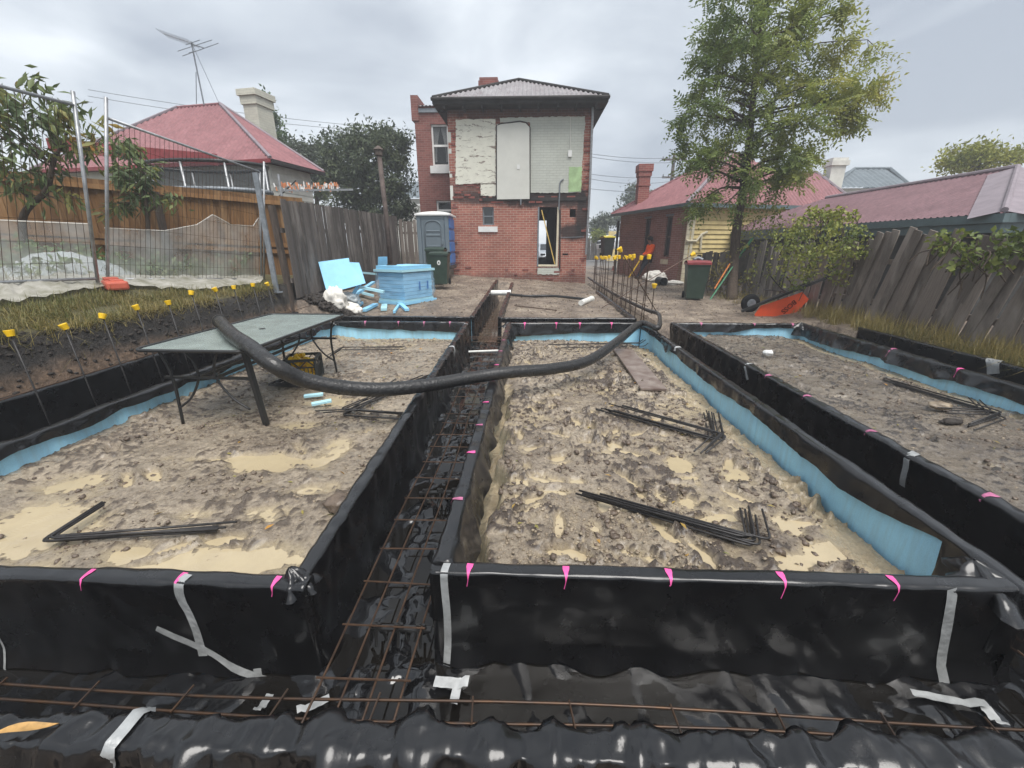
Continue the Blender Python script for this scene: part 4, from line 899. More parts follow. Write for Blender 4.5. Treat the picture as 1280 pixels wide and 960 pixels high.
# milk crate full of spare caps
cc = PZ(382, 474, -.06); cc.z = -.06
crate = thing('milk_crate', 'black plastic milk crate of yellow caps under the far end of the table', 'crate', cc)
Rz = rotz(R(16)); ch, cw = .29, .36
def cpt(x, y, z): return Rz @ Vector((x, y, z)) + cc
hw = cw / 2
m = MB()
for (x0_, y0_, x1_, y1_) in ((-hw, -hw, hw, -hw), (hw, -hw, hw, hw), (hw, hw, -hw, hw), (-hw, hw, -hw, -hw)):
    MB().beam(cpt(x0_, y0_, ch), cpt(x1_, y1_, ch), .022, .03).build('rim', 'binB', crate)
    MB().beam(cpt(x0_, y0_, .02), cpt(x1_, y1_, .02), .016, .04).build('bottom_rail', 'binB', crate)
    MB().beam(cpt(x0_, y0_, 0), cpt(x0_, y0_, ch), .03, .03).build('corner_post', 'binB', crate)
    for i in range(1, 8):
        f = i / 8; a = Vector((x0_ + (x1_ - x0_) * f, y0_ + (y1_ - y0_) * f, .03)); b = a.copy(); b.z = .2
        MB().beam(cpt(*a), cpt(*b), .008, .014).build('slat', 'binB', crate)
    MB().beam(cpt(x0_, y0_, .2), cpt(x1_, y1_, .2), .012, .016).build('mid_rail', 'binB', crate)
    for i in range(4):
        f, g = i / 4, (i + 1) / 4; za, zb_ = (.2, ch) if i % 2 == 0 else (ch, .2)
        MB().beam(cpt(x0_ + (x1_ - x0_) * f, y0_ + (y1_ - y0_) * f, za), cpt(x0_ + (x1_ - x0_) * g, y0_ + (y1_ - y0_) * g, zb_), .01, .014).build('lattice', 'binB', crate)
MB().box(cpt(0, 0, .012), (cw - .03, cw - .03, .012), Rz).build('base', 'binB', crate)
rr_ = random.Random(3); proto = None
for k in range(60):
    lay = k // 18; p = cpt(rr_.uniform(-.13, .13), rr_.uniform(-.13, .13), .08 + .07 * lay)
    if proto is None:
        proto = MB().lathe([(.026, -.03), (.028, -.02), (.036, .014), (.036, .024), (.028, .024)], (0, 0, 0), 10).build('safety_cap', 'cap'); o = proto
    else: o = proto.copy(); COL.objects.link(o)
    o.location = p; o.rotation_euler = (rr_.uniform(0, 3), rr_.uniform(0, 3), 0)
    tag(o, 'loose yellow safety cap lying inside the black milk crate', 'cap', 'loose caps in the milk crate')
# plank
pa, pb = PZ(766, 437, -.03), PZ(815, 487, -.03)
pl = thing('timber_plank', 'wet brown formply plank lying on the mud of the middle bed', 'plank', (pa + pb) / 2)
pd = (pb - pa); m = MB(); m.beam(pa + Vector((.16, .02, .0)), pb + Vector((.02, 0, 0)), .30, .03, bev=.004); m.build('board', 'timber', pl)
# foam scraps on the left bed
for px, py, a, w_, wd in ((392, 494, .3, .2, 'beside the milk crate'), (402, 503, .5, .2, 'nearer than the one by the crate')):
    p = PZ(px, py, -.04); tag(MB().box(p, (w_, .05, .03), Matrix.Rotation(.1, 3, 'X') @ rotz(a), .004).build('foam_scrap', 'foamedge'), 'pale blue foam sliver on the mud ' + wd, 'foam scrap', 'foam slivers by the crate')
# thin fallen sheet strip beside left wall
p = PZ(200, 505, .03); tag(MB().beam(PZ(176, 505, .03), PZ(250, 478, .03), .012, .05).build('foam_strip', 'foamedge'), 'long pale foam strip leaning on the left blue wall behind the table leg', 'foam strip')
# muddy lumps that stand out
def rock(px, py, z, r, m, label, cat, seed):
    bm = bmesh.new(); bmesh.ops.create_icosphere(bm, subdivisions=3, radius=1); V = np.array([v.co[:] for v in bm.verts]); F = np.array([[v.index for v in f.verts] for f in bm.faces]); bm.free()
    k = 1 + .32 * fbm(V[:, 0] * 1.4 + seed, V[:, 1] * 1.4, V[:, 2] * 1.4, 4); P = PZ(px, py, z); V = V * k[:, None] * np.array(r) + np.array(P)
    o = fastmesh('mud_lump', V, F, m, smooth=True); tag(o, label, cat); return o
rock(423, 628, -.03, (.085, .08, .055), 'clod', 'big dark clod of mud beside the trench wall on the left bed', 'mud lump', 2)
rock(1176, 507, .0, (.1, .07, .04), 'stone', 'tan broken stone lying on the bar bundle in the right-hand bed', 'stone', 5)
rock(1190, 527, -.03, (.1, .05, .03), 'soilclod', 'flat black clod beside the bars in the right-hand bed', 'mud lump', 8)
rock(960, 441, .02, (.07, .06, .05), 'white', 'pale grey lump at the far end of the right-hand bed', 'stone', 9)
# leaf on the near edge
p = PZ(30, 905, .19); m = MB(); A = np.linspace(0, 1, 9)
rows = [[Vector((p.x - .07 + .16 * t, p.y - .035 + .05 * t + s * .014 * math.sin(math.pi * t), .182 + .012 * math.sin(t * 5) + abs(s) * .006)) for s in (-1, 0, 1)] for t in A]
m.grid(rows); tag(m.build('fallen_leaf', mat('dry_tan_leaf', (.42, .25, .09), .6, .3, var=.3, vscale=30), smooth=True), 'curled tan leaf on the shiny black edge in the near left corner', 'leaf')
# white pipes
for a, b, lab, r in ((PZ(619, 366, .26), PZ(633, 366, .26), 'short white pipe bridging the narrow trench near the house', .075), (PZ(728, 378, .2), PZ(738, 374, .2), 'white pipe stub beside the upright steel mesh', .07)):
    t = thing('drain_pipe', lab, 'pipe', a); d = (b - a).normalized(); MB().tube([a - d * .12, b + d * .12], r, 14).build('pipe_body', 'pvc', t, smooth=False); Mx = d.to_track_quat('Z', 'Y').to_matrix(); MB().lathe([(r + .001, -.03), (r + .012, -.03), (r + .012, .03), (r + .001, .03)], b + d * .1, 14, Mx).build('socket', 'pvc', t)
t = thing('conduit_pipe', 'black pipe lying across the soil from the white pipe towards the mesh', 'pipe', PZ(640, 368, .24)); MB().tube(spline([PZ(636, 368, .26), PZ(660, 370, .24), PZ(690, 370, .23), PZ(733, 374, .24)], 8), .035, 10).build('pipe_body', 'hose', t, smooth=True)
t = thing('steel_bar', 'loose rusty bar lying on the soil in front of the doorway', 'steel bar', PZ(650, 382, .15)); MB().tube([PZ(643, 382, .17), PZ(696, 388, .17)], .012, 6).build('bar', 'rust', t)
m = MB(); t = thing('trench_spacer', 'pale spreader stick across the central trench beyond the hose', 'spreader', (-.7, 5.1, -.08), 'spreader sticks across the central trench'); MB().tube([(-.95, 5.1, -.1), (-.45, 5.12, -.08)], .018, 8).build('stick', 'pvc', t)
t2 = dup(t, (-.72, 6.6, -.06), label='pale spreader stick across the far part of the central trench')

# upright mesh with yellow caps on the right of the far trench
um = thing('rebar_mesh', 'upright steel mesh with a row of yellow caps beside the house', 'rebar mesh', (2.4, 12, -.3))
ys_ = np.linspace(8.75, 16.2, 22); capo = None
for i, y in enumerate(ys_):
    x = 2.40 + .03 * math.sin(i * 1.9); top = 1.36 - .010 * i + .02 * math.sin(i * 2.7); lx = .05 * math.sin(i * 1.3); ly = .06 * math.cos(i * 2.1)
    MB().tube([(x, y, -.32), (x + lx, y + ly, top)], .0095, 6).build('upright_bar', 'steel', um)
    MB().lathe([(.036, -.05), (.039, -.045), (.043, .025), (.04, .038), (.03, .042)], (x + lx, y + ly, top), 10, Matrix.Rotation(lx * 5, 3, 'Y')).build('cap', 'cap', um)
for z in (-.1, .15, .4, .65, .9): MB().tube([(2.40 + .02 * math.sin(y), y, z - .008 * (y - 8.5)) for y in np.linspace(8.6, 16.3, 12)], .0085, 6).build('level_bar', 'steel', um)
for (pa_, pb_, lab) in (((PY(752, 385, 10.2)), PY(866, 318, 10.9), 'long slanting bar with a yellow cap reaching towards the red-lidded bin'), (PZ(822, 392, .1), PY(775, 312, 9.4), 'dark bar slanting back across the upright mesh')):
    t = thing('starter_bar', lab, 'steel bar', pa_); MB().tube([pa_, pb_], .011, 6).build('bar', 'rust' if 'red' in lab else 'steel', t)
    M_ = (pb_ - pa_).normalized().to_track_quat('Z', 'Y').to_matrix(); MB().lathe([(.03, -.06), (.036, -.05), (.058, .02), (.058, .04), (.04, .045)], pb_, 10, M_).build('cap', 'cap', t)
b_ = PY(818, 357, 9.6); t = thing('starter_bar', 'single low upright bar with a yellow cap in front of the mesh end', 'steel bar', (b_.x, b_.y, 0)); MB().tube([(b_.x, b_.y, 0), b_], .01, 6).build('bar', 'steel', t); MB().lathe([(.03, -.06), (.036, -.05), (.06, .02), (.06, .04), (.04, .045)], b_, 10).build('cap', 'cap', t)

# blue foam stack
Nn = GP(505, 384); print('foam stack near corner', Nn)
f1 = Vector((.50, 1.0, 0)).normalized(); f2 = Vector((-1.0, .50, 0)).normalized(); s1, s2 = 1.25, .92
zg = Nn.z + .03
def fp(u, v, z): return Nn + f1 * u + f2 * v + Vector((0, 0, z - Nn.z))
def slab(u0, u1, v0, v1, z0, z1, name, label, m='foamclean', group='loose foam sheets of the stack'):
    return tag(MB().prism([fp(u0, v0, z0), fp(u1, v0, z0), fp(u1, v1, z0), fp(u0, v1, z0)], (0, 0, z1 - z0)).build(name, m), label, 'foam sheet', group)
slab(.06, s1 + .04, .03, s2 - .03, zg, zg + .055, 'foam_sheet', 'lowest blue foam sheet jutting out under the wrapped stack')
slab(.10, s1 - .06, .06, s2 - .02, zg + .06, zg + .115, 'foam_sheet', 'second blue foam sheet under the wrapped stack', 'foamedge')
pack = thing('foam_pack', 'shrink-wrapped pack of blue foam sheets near the green bins', 'foam pack', fp(.7, .5, zg + .12))
for i in range(7):
    z0 = zg + .125 + i * .089; j = .012 * math.sin(i * 2.2)
    MB().prism([fp(.12 + j, .06, z0), fp(s1 - .1 + j, .06, z0), fp(s1 - .1 + j, s2 - .05, z0), fp(.12 + j, s2 - .05, z0)], (0, 0, .080)).build('foam_sheet', 'foamclean', pack)
wrapm = mat('cloudy_shrink_wrap', (.42, .66, .84), .22, .5, alpha=.33, bump=.6, bscale=9); MT['wrap'] = wrapm
per = [(.09, .03), (s1 - .07, .03), (s1 - .07, s2 - .02), (.09, s2 - .02), (.09, .03)]; rows = []
for i in range(4):
    for k in range(14):
        f = k / 14; rows.append((per[i][0] + (per[i + 1][0] - per[i][0]) * f, per[i][1] + (per[i + 1][1] - per[i][1]) * f))
rows.append(per[0]); G_ = []
for i, (u, v) in enumerate(rows):
    r_ = []
    for k in range(13):
        z = zg + .12 + .64 * k / 12; o_ = .035 * float(pn(i * .42, k * .5, 4.)) + .03 * math.sin(math.pi * k / 12); cu, cv = u - s1 / 2, v - s2 / 2; r_.append(fp(u + cu * o_ * 2, v + cv * o_ * 2, z))
    G_.append(r_)
MB().grid(G_).build('shrink_wrap', 'wrap', pack, smooth=True)
for u in (.55, .85): MB().prism([fp(u, -.035, zg + .33), fp(u + .05, -.035, zg + .33), fp(u + .05, -.035, zg + .53), fp(u, -.035, zg + .53)], f2 * -.004).build('print_mark', mat('dark_blue_print', (.05, .16, .40), .5), pack)
slab(.02, s1 - .02, 0, s2, zg + .77, zg + .825, 'foam_sheet', 'foam sheet lying just above the shrink wrap', 'foamedge')
slab(.06, s1 - .12, .03, s2 - .06, zg + .83, zg + .91, 'foam_sheet', 'topmost pale foam sheet of the stack with a dirty hollow')
tag(MB().lathe([(.12, 0), (.13, .012), (.10, .016)], fp(.35, .62, zg + .912), 12).build('dirt_patch', 'soilclod'), 'dark smear of dirt on top of the foam stack', 'dirt')
tag(MB().prism([fp(.5, s2 + .3, zg + .78), fp(.8, s2 + .3, zg + .78), fp(.75, s2 + .22, zg + 1.1), fp(.48, s2 + .22, zg + 1.1)], f2 * .05).build('foam_offcut', 'foamclean'), 'small foam square standing tilted behind the stack', 'foam offcut')
# big sheet leaning on the fence
q = [PY(409, 367, 9.2), PY(457, 354, 9.5), PY(449, 329, 9.75), PY(437, 328.5, 9.74), PY(436, 323, 9.8), PY(398, 328, 9.6)]
tag(MB().prism(q, (-.02, .055, .01)).build('foam_sheet', 'foamclean'), 'big notched blue foam sheet leaning against the grey fence', 'foam sheet')
offs = [((428, 362), (470, 352), .12, 'flat foam offcut under the leaning sheet'), ((442, 368), (452, 352), .09, 'upright foam block between the sheet and the stack'), ((440, 378), (468, 363), .09, 'foam batten sloping against the stack'), ((452, 372), (468, 376), .14, 'short thick foam offcut in front of the stack'), ((446, 386), (452, 381), .1, 'foam block beside the white bag'), ((455, 391), (470, 383), .12, 'foam bar lying on the soil before the stack'), ((480, 390), (481, 384), .13, 'small square foam block nearest the black wall'), ((493, 393), (499, 384), .05, 'thin foam strip on the ground by the stack'), ((509, 390), (500, 382), .1, 'angled foam bar under the stack corner'), ((450, 360), (480, 366), .1, 'pale foam plank slanting down from the leaning sheet')]
for i, (a, b, w_, lab) in enumerate(offs):
    A_, B_ = GP(*a), GP(*b); up = .05 if i > 3 else .12
    if i in (1, 9): A_ = PY(a[0], a[1], 9.6); B_ = PY(b[0], b[1], 9.6); up = .02
    tag(MB().beam(A_ + Vector((0, 0, up)), B_ + Vector((0, 0, up + (.1 if i in (0, 2) else 0))), w_, .055).build('foam_offcut', 'foamclean' if i % 3 else 'foamedge'), lab, 'foam offcut', 'foam offcuts scattered round the stack')
def sack(px, py, r, m, label, seed, cat='bag', name='plastic_bag', lift=.5):
    P = GP(px, py); bm = bmesh.new(); bmesh.ops.create_icosphere(bm, subdivisions=4, radius=1); V = np.array([v.co[:] for v in bm.verts]); F = np.array([[v.index for v in f.verts] for f in bm.faces]); bm.free()
    k = 1 + .3 * (ridged(V[:, 0] * 1.5 + seed, V[:, 1] * 1.5, V[:, 2] * 1.5, 3) - .6) + .12 * fbm(V[:, 0] * 4, V[:, 1] * 4, V[:, 2] * 4 + seed, 3)
    V = V * k[:, None] * np.array(r) + np.array(P) + np.array([0, 0, r[2] * lift]); V[:, 2] = np.maximum(V[:, 2], P.z - .02)
    return tag(fastmesh(name, V, F, m, smooth=True), label, cat)
MT['bagwhite'] = mat('white_sacking', (.72, .69, .63), .55, .4, var=.12, vscale=6)
MT['bagclear'] = mat('cloudy_clear_plastic', (.55, .6, .62), .2, .5, alpha=.55, bump=.5, bscale=14)
sack(421, 390, (.22, .16, .26), 'bagwhite', 'upright crumpled white bag beside the dark soil mound', 3, lift=.8)
sack(437, 393, (.24, .16, .15), 'bagwhite', 'slumped white bag spilling in front of the blue offcuts', 7)
sack(436, 380, (.24, .2, .16), 'bagclear', 'cloudy clear bag stuffed behind the white bags', 11)

# portable toilet
ty0 = 14.9
tl, trr = PY(524.5, 337, ty0), PY(563, 337, ty0); tzb = GP(545, 338).z
TW_ = trr.x - tl.x; tzb = PY(545, 336, ty0).z - .02; ttop = PY(545, 268, ty0).z
toi = thing('portable_toilet', 'grey and blue portable toilet with white roof beside the brick house', 'portable toilet', (tl.x + TW_ / 2, ty0 + .55, tzb))
tg = mat('grey_moulded_plastic', (.135, .17, .195), .45, .4, var=.1, vscale=3); MT['toilet'] = tg
tb = mat('bright_blue_moulded_plastic', (.03, .17, .48), .4, .4, var=.15, vscale=3); MT['toiletblue'] = tb
x0, x1 = tl.x, trr.x; H_ = ttop - tzb
MB().b2((x0 + .03, ty0 + .06, tzb + .06), (x1 - .02, ty0 + 1.14, ttop)).build('body', 'toiletblue', toi)
MB().b2((x0, ty0 + .0, tzb), (x1 + .03, ty0 + 1.18, tzb + .13), .02).build('skid_base', 'binB', toi)
MB().b2((x0, ty0, tzb + .13), (x0 + .14, ty0 + .09, ttop - .02), .02).build('corner_post', 'toilet', toi)
MB().b2((x1 - .14, ty0, tzb + .13), (x1, ty0 + .09, ttop - .02), .02).build('corner_post', 'toilet', toi)
MB().b2((x0 + .14, ty0, ttop - .14), (x1 - .14, ty0 + .09, ttop - .02), .01).build('lintel', 'toilet', toi)
dr = MB().b2((x0 + .15, ty0 + .015, tzb + .15), (x1 - .15, ty0 + .055, ttop - .15), .01).build('door', 'toilet', toi)
dz0, dz1 = tzb + .25, ttop - .17; dh = (dz1 - dz0)
arch = []
for i in range(13): a = math.pi * i / 12; arch.append((x0 + TW_ / 2 + (TW_ / 2 - .26) * math.cos(a), ty0 + .008, dz1 - .2 + .18 * math.sin(a)))
MB().tube([(x1 - .26, ty0 + .008, dz0)] + arch + [(x0 + .26, ty0 + .008, dz0)], .022, 6).build('door_rib', 'toilet', dr, smooth=True)
for f in (.36, .62, .72): MB().b2((x0 + .3, ty0 - .005, dz0 + dh * f), (x1 - .3, ty0 + .03, dz0 + dh * f + .05), .015).build('door_rib', 'toilet', dr)
MB().b2((x1 - .27, ty0 - .015, dz0 + dh * .42), (x1 - .2, ty0 + .02, dz0 + dh * .54), .01).build('latch', 'toilet', dr)
for k in range(4): MB().b2((x1 - .02, ty0 + .12, tzb + .2 + k * (H_ - .25) / 4), (x1 + .02, ty0 + 1.06, tzb + .13 + (k + 1) * (H_ - .25) / 4), .02).build('side_panel', 'toiletblue', toi)
rf = []
for i in range(13):
    r_ = []
    for j in range(9):
        u, v = i / 12, j / 8; r_.append((x0 - .04 + (TW_ + .1) * u, ty0 - .05 + 1.28 * v, ttop + .02 + .11 * (math.sin(math.pi * u) ** .5) * (math.sin(math.pi * v) ** .4)))
    rf.append(r_)
m = MB(); m.b2((x0 - .045, ty0 - .055, ttop - .03), (x1 + .065, ty0 + 1.235, ttop + .018)); m.build('roof_edge', 'white', toi); MB().grid(rf).build('roof', 'white', toi, smooth=True)

def wheelie(loc, rz, lidm, bodym, label, sc=1.0, emblem=False, lidopen=0):
    t = thing('wheelie_bin', label, 'wheelie bin', loc, 'wheelie bins'); c = Vector(loc); Rz_ = rotz(rz)
    P = lambda x, y, z: Rz_ @ Vector((x * sc, y * sc, z * sc)) + c
    lo = [(-.22, -.24, .04), (.22, -.24, .04), (.22, .2, .04), (-.22, .2, .04)]; hi = [(-.28, -.33, .93), (.28, -.33, .93), (.28, .33, .93), (-.28, .33, .93)]; rim = [(-.295, -.345, .93), (.295, -.345, .93), (.295, .345, .93), (-.295, .345, .93)]; rim2 = [(x, y, .98) for x, y, z in rim]
    vs = [P(*p) for p in lo + hi + rim + rim2]; fs = [(3, 2, 1, 0)]
    for k in range(3):
        for i in range(4): fs.append((k * 4 + i, k * 4 + (i + 1) % 4, k * 4 + 4 + (i + 1) % 4, k * 4 + 4 + i))
    m = MB(); m.add(vs, fs); m.build('body', bodym, t)
    g = []
    for i in range(9):
        u = i / 8; r_ = []
        for j in range(7):
            v = j / 6; r_.append(P(-.305 + .61 * v, -.365 + .75 * u, .985 + .07 * math.sin(math.pi * min(1, u * .9 + .08)) + .01 * math.sin(math.pi * v)))
        g.append(r_)
    m = MB(); m.grid(g); lo_ = [P(-.305, -.365, .955), P(.305, -.365, .955), P(.305, .385, .955), P(-.305, .385, .955)]; m.add([g[0][0], g[0][-1], g[-1][-1], g[-1][0]] + lo_, [(0, 1, 5, 4), (1, 2, 6, 5), (2, 3, 7, 6), (3, 0, 4, 7)]); m.build('lid', lidm, t, smooth=False)
    for s_ in (-1, 1): MB().lathe([(.09, -.025), (.1, -.02), (.1, .02), (.09, .025)], P(s_ * .24, .27, .1), 14, Rz_ @ Matrix.Rotation(R(90), 3, 'Y')).build('wheel', 'dark', t)
    MB().tube([P(-.24, .33, .9), P(-.24, .4, .92), P(.24, .4, .92), P(.24, .33, .9)], .016 * sc, 6).build('handle', bodym, t)
    if emblem:
        e = [P(.055 * math.cos(a), -.318, .72 + .075 * math.sin(a)) for a in np.linspace(0, 2 * math.pi, 14)[:-1]]
        em = MB().prism(e, Rz_ @ Vector((0, -.012, 0))).build('emblem', 'white', t)
        MB().prism([P(-.02, -.332, .69), P(.02, -.332, .69), P(.02, -.332, .75), P(-.02, -.332, .75)], Rz_ @ Vector((0, -.003, 0))).build('emblem_mark', 'binG', em)
    return t
wb1 = PY(549.5, 357, 12.6); wheelie((wb1.x, wb1.y + .3, wb1.z), R(2), 'binG', 'binG', 'dark green bin with a white emblem in front of the portable toilet', .91, True)
wb2 = PY(544, 352, 13.5); wheelie((wb2.x + .02, wb2.y + .3, wb2.z), R(2), 'binG', 'binG', 'dark green bin half hidden behind the one with the emblem', .98)
wb3 = GP(866, 374); wheelie((wb3.x, wb3.y, wb3.z), R(-12), 'red', 'binG', 'green wheelie bin with a dull red lid beside the short grey fence', 1.0)
MB_ = thing('lid_bundle', 'crumpled grey rag on the red bin lid', 'rag', (wb3.x, wb3.y, wb3.z + 1.06)); m = MB(); m.tube(spline([(wb3.x - .12, wb3.y, wb3.z + 1.07), (wb3.x, wb3.y + .05, wb3.z + 1.12), (wb3.x + .13, wb3.y, wb3.z + 1.07)], 5), .045, 8); m.build('rag', 'greysteel', MB_, smooth=True)

# upturned orange wheelbarrow
by = 9.35
B = lambda px, py, dy=0: PY(px, py, by + dy)
bar = thing('wheelbarrow', 'orange wheelbarrow tipped upside down before the leaning fence', 'wheelbarrow', (B(960, 395).x, by, B(960, 402).z))
mo = mat('scuffed_orange_steel', (.80, .10, .028), .42, .5, var=.1, vscale=5); MT['barrow'] = mo
near = [B(943, 393), B(946, 400.5), B(953, 412), B(975, 413), B(1011, 374), B(1003, 365), B(962, 379), B(951, 382)]
far_ = [B(955, 390, .62), B(957, 398, .62), B(962, 408, .6), B(984, 409, .6), B(1010, 376, .62), B(1002, 366, .62), B(970, 379, .6), B(960, 381, .6)]
k = len(near); m = MB(); m.add(near + far_, [tuple(range(k))[::-1], tuple(range(k, 2 * k))] + [(i, (i + 1) % k, k + (i + 1) % k, k + i) for i in range(k) if i not in (3,)]); m.build('tray', 'barrow', bar)
MB().prism([B(986, 404, .02), B(1002, 402, .02), B(1002, 384, .02)], (0, .55, 0)).build('tray_inside', 'red', bar)
for d0, nm in ((-.06, 'handle'), (.55, 'handle')):
    MB().beam(B(927, 389, d0), B(1046, 342 if d0 < 0 else 338, d0 + (0 if d0 < 0 else .1)), .045, .055).build(nm, 'black_paint', bar)
wc = B(938, 379, .22); Mx = Matrix.Rotation(R(90), 3, 'X')
wh = MB().lathe([(.10, -.05), (.155, -.055), (.195, -.035), (.205, 0), (.195, .035), (.155, .055), (.10, .05)], wc, 24, Mx).build('wheel', 'dark', bar, smooth=True)
MB().lathe([(.02, -.065), (.09, -.06), (.1, -.04), (.1, .04), (.09, .06), (.02, .065)], wc, 18, Mx).build('rim', 'greysteel', wh)
for dy in (.0, .42): MB().tube(spline([B(963, 345, dy), B(978, 362, dy), B(990, 366, dy)], 4), .014, 6).build('stand', 'black_paint', bar)
MB().tube(spline([B(975, 352, .0), B(979, 345, .02), B(983, 346, .1), B(994, 361, .3)], 5), .014, 6).build('stand', 'black_paint', bar); MB().tube([B(955, 362, .2), B(985, 365, .2)], .014, 6).build('stand', 'black_paint', bar)
# lettering on the tray: it reads BOSS, upside down because the barrow is
tcu = bpy.data.curves.new('tray_lettering', 'FONT'); tcu.body = 'BOSS'; tcu.size = .15; tcu.align_x = 'CENTER'; tcu.align_y = 'CENTER'; tcu.extrude = .002
to = bpy.data.objects.new('tmp_text', tcu); COL.objects.link(to); dg = bpy.context.evaluated_depsgraph_get(); tm = bpy.data.meshes.new_from_object(to.evaluated_get(dg)); bpy.data.objects.remove(to)
tm.materials.clear(); tm.materials.append(MT['dark']); tm.name = 'tray_lettering'
tob = bpy.data.objects.new('tray_lettering', tm); COL.objects.link(tob); tob.parent = bar; cpos = B(986, 383.5, -.012); tob.location = cpos - bar.location
dvec = (B(997, 375) - B(977, 392)); ang = math.atan2(dvec.z, dvec.x); tob.rotation_euler = (R(90), -(ang + math.pi), 0)
# green boards and a stick leaning at the tree
for a, b, w_, m_, lab, nm in (((PY(883, 381, 12.2)), PY(915, 334, 12.75), .09, 'greenb', 'green painted board leaning against the tree trunk', 'green_board'), (PY(921, 325, 13.4), PY(941, 297, 13.4), .1, 'greenb', 'green board poking up behind the tree trunk', 'green_board'), (PY(893, 361, 12.3), PY(912, 330, 12.7), .035, 'orangeb', 'thin orange stake leaning beside the green board', 'orange_stake')):
    if 'greenb' not in MT: MT['greenb'] = mat('green_paint', (.03, .22, .10), .5, .4, var=.2); MT['orangeb'] = mat('orange_stake_paint', (.62, .2, .04), .6, .3, var=.2)
    tag(MB().beam(a, b, w_, .03, (1, 0, 0)).build(nm, m_), lab, 'board' if 'board' in lab else 'stake')
# sacks and bits by the far wall
sack(779, 336, (.3, .2, .3), 'bagwhite', 'white cement bags piled by the far end of the upright mesh', 21, lift=.7)
sack(818, 352, (.42, .3, .26), 'bagwhite', 'pale sack lying by the brick cottage wall', 25)
p = GP(819, 355); t = thing('bucket', 'black bucket lying on its side on the pale sack', 'bucket', p); Mx = Matrix.Rotation(R(100), 3, 'X') @ Matrix.Rotation(R(20), 3, 'Y'); MB().lathe([(.13, -.0), (.18, .34), (.19, .36), (.17, .36), (.12, .03)], p + Vector((0, -.25, .16)), 16, Mx).build('pail', 'binB', t)
sack(841, 356, (.35, .15, .1), 'bagwhite', 'flat white scrap on the ground at the cottage corner', 31, 'scrap', 'white_scrap')
p = GP(767, 338); t = thing('site_cone', 'small red and white marker standing by the far mesh', 'marker', p); MB().lathe([(.14, 0), (.13, .05), (.09, .06), (.075, .25)], p, 12).build('cone_base', 'red', t); MB().lathe([(.074, .25), (.05, .42)], p, 12).build('white_band', 'white', t); MB().lathe([(.049, .42), (.02, .58)], p, 12).build('cone_tip', 'red', t)

# ================================================================== BUILDINGS
def wall_open(mb, x0, x1, z0, z1, y0, y1, holes):
    """wall in the x-z plane, thickness y0..y1, with rectangular openings"""
    xs = sorted(set([x0, x1] + [v for h in holes for v in h[:2]])); zs = sorted(set([z0, z1] + [v for h in holes for v in h[2:]]))
    for i in range(len(xs) - 1):
        j = 0
        while j < len(zs) - 1:
            cx_, cz_ = (xs[i] + xs[i + 1]) / 2, (zs[j] + zs[j + 1]) / 2
            ins = lambda c: any(h[0] < cx_ < h[1] and h[2] < c < h[3] for h in holes)
            if ins(cz_): j += 1; continue
            k = j
            while k + 1 < len(zs) - 1 and not ins((zs[k + 1] + zs[k + 2]) / 2): k += 1
            mb.b2((xs[i], y0, zs[j]), (xs[i + 1], y1, zs[k + 1])); j = k + 1
    return mb
def roof_face(name, A, B_, C_, D, m, parent, period=.1, amp=.013, thick=.012, rows=1):
    """corrugated sheet: eave A->B, upper edge D->C (C above B, D above A)"""
    A, B_, C_, D = Vector(A), Vector(B_), Vector(C_), Vector(D); u = (B_ - A); Lu = u.length; u.normalize()
    mid = (C_ + D) / 2 - A; nrm = u.cross(mid).normalized(); nrm = nrm if nrm.z > 0 else -nrm; v = nrm.cross(u).normalized(); v = v if v.z > 0 else -v
    uv = [(0, 0), (Lu, 0), ((C_ - A).dot(u), (C_ - A).dot(v)), ((D - A).dot(u), (D - A).dot(v))]
    n = int(Lu / period * 6) + 1; us = np.linspace(0, Lu, n); top = np.zeros(n)
    ed = [(uv[0], uv[3]), (uv[3], uv[2]), (uv[2], uv[1])]
    xp, yp = [], []
    for p in (uv[0], uv[3], uv[2], uv[1]):
        xp.append(p[0]); yp.append(p[1])
    top = np.interp(us, xp, yp)
    w = amp * np.sin(us * 2 * math.pi / period); P = []
    for k in (-.03, 0.0, .25, .5, .75, 1.0):
        t = np.where(k < 0, -.04, top * max(k, 0)); P.append(np.array(A)[None] + us[:, None] * np.array(u) + t[:, None] * np.array(v) + w[:, None] * np.array(nrm))
    P = np.stack(P, 1); return fastmesh(name, P.reshape(-1, 3), gridfaces(n, 6), m, parent, smooth=False)

# ---------------- the two-storey brick house
hy = 16.5
F = lambda px, py, y=hy: PY(px, py, y)
hx0, hx1 = -2.895, 2.16; hz1 = 6.15
so = [(F(690, 250).x, F(690, 250).z, 1.6, .36, .85), (F(728, 268).x, F(728, 268).z, .26, .95, .9), (F(640, 247).x, F(640, 247).z, 3.0, .30, .75), (F(714, 292).x, F(714, 290).z, .62, .30, .9), (F(650, 352).x, F(650, 352).z, 3.5, .35, .45), (F(590, 236).x, F(590, 238).z, 1.0, .4, .5), (F(650, 136).x, F(650, 137).z, 4.0, .4, .75)]  # soot blots; a darker wall foot; last one is shade painted under the eave
MT['brickfront'] = brick_mat('soot_shaded_red_brick', (.40, .155, .11), (.29, .105, .077), (.50, .43, .37), 'xz', so, dirt=.6)
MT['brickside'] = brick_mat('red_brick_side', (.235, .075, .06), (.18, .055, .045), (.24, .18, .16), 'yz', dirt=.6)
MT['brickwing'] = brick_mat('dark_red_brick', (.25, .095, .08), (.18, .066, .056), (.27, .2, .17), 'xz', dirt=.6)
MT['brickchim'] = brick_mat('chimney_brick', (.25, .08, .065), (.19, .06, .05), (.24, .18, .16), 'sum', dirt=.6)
house = thing('brick_house', 'two-storey red brick house with pale plaster patches and a rusty hipped roof', 'house', (-.4, 20, .2))
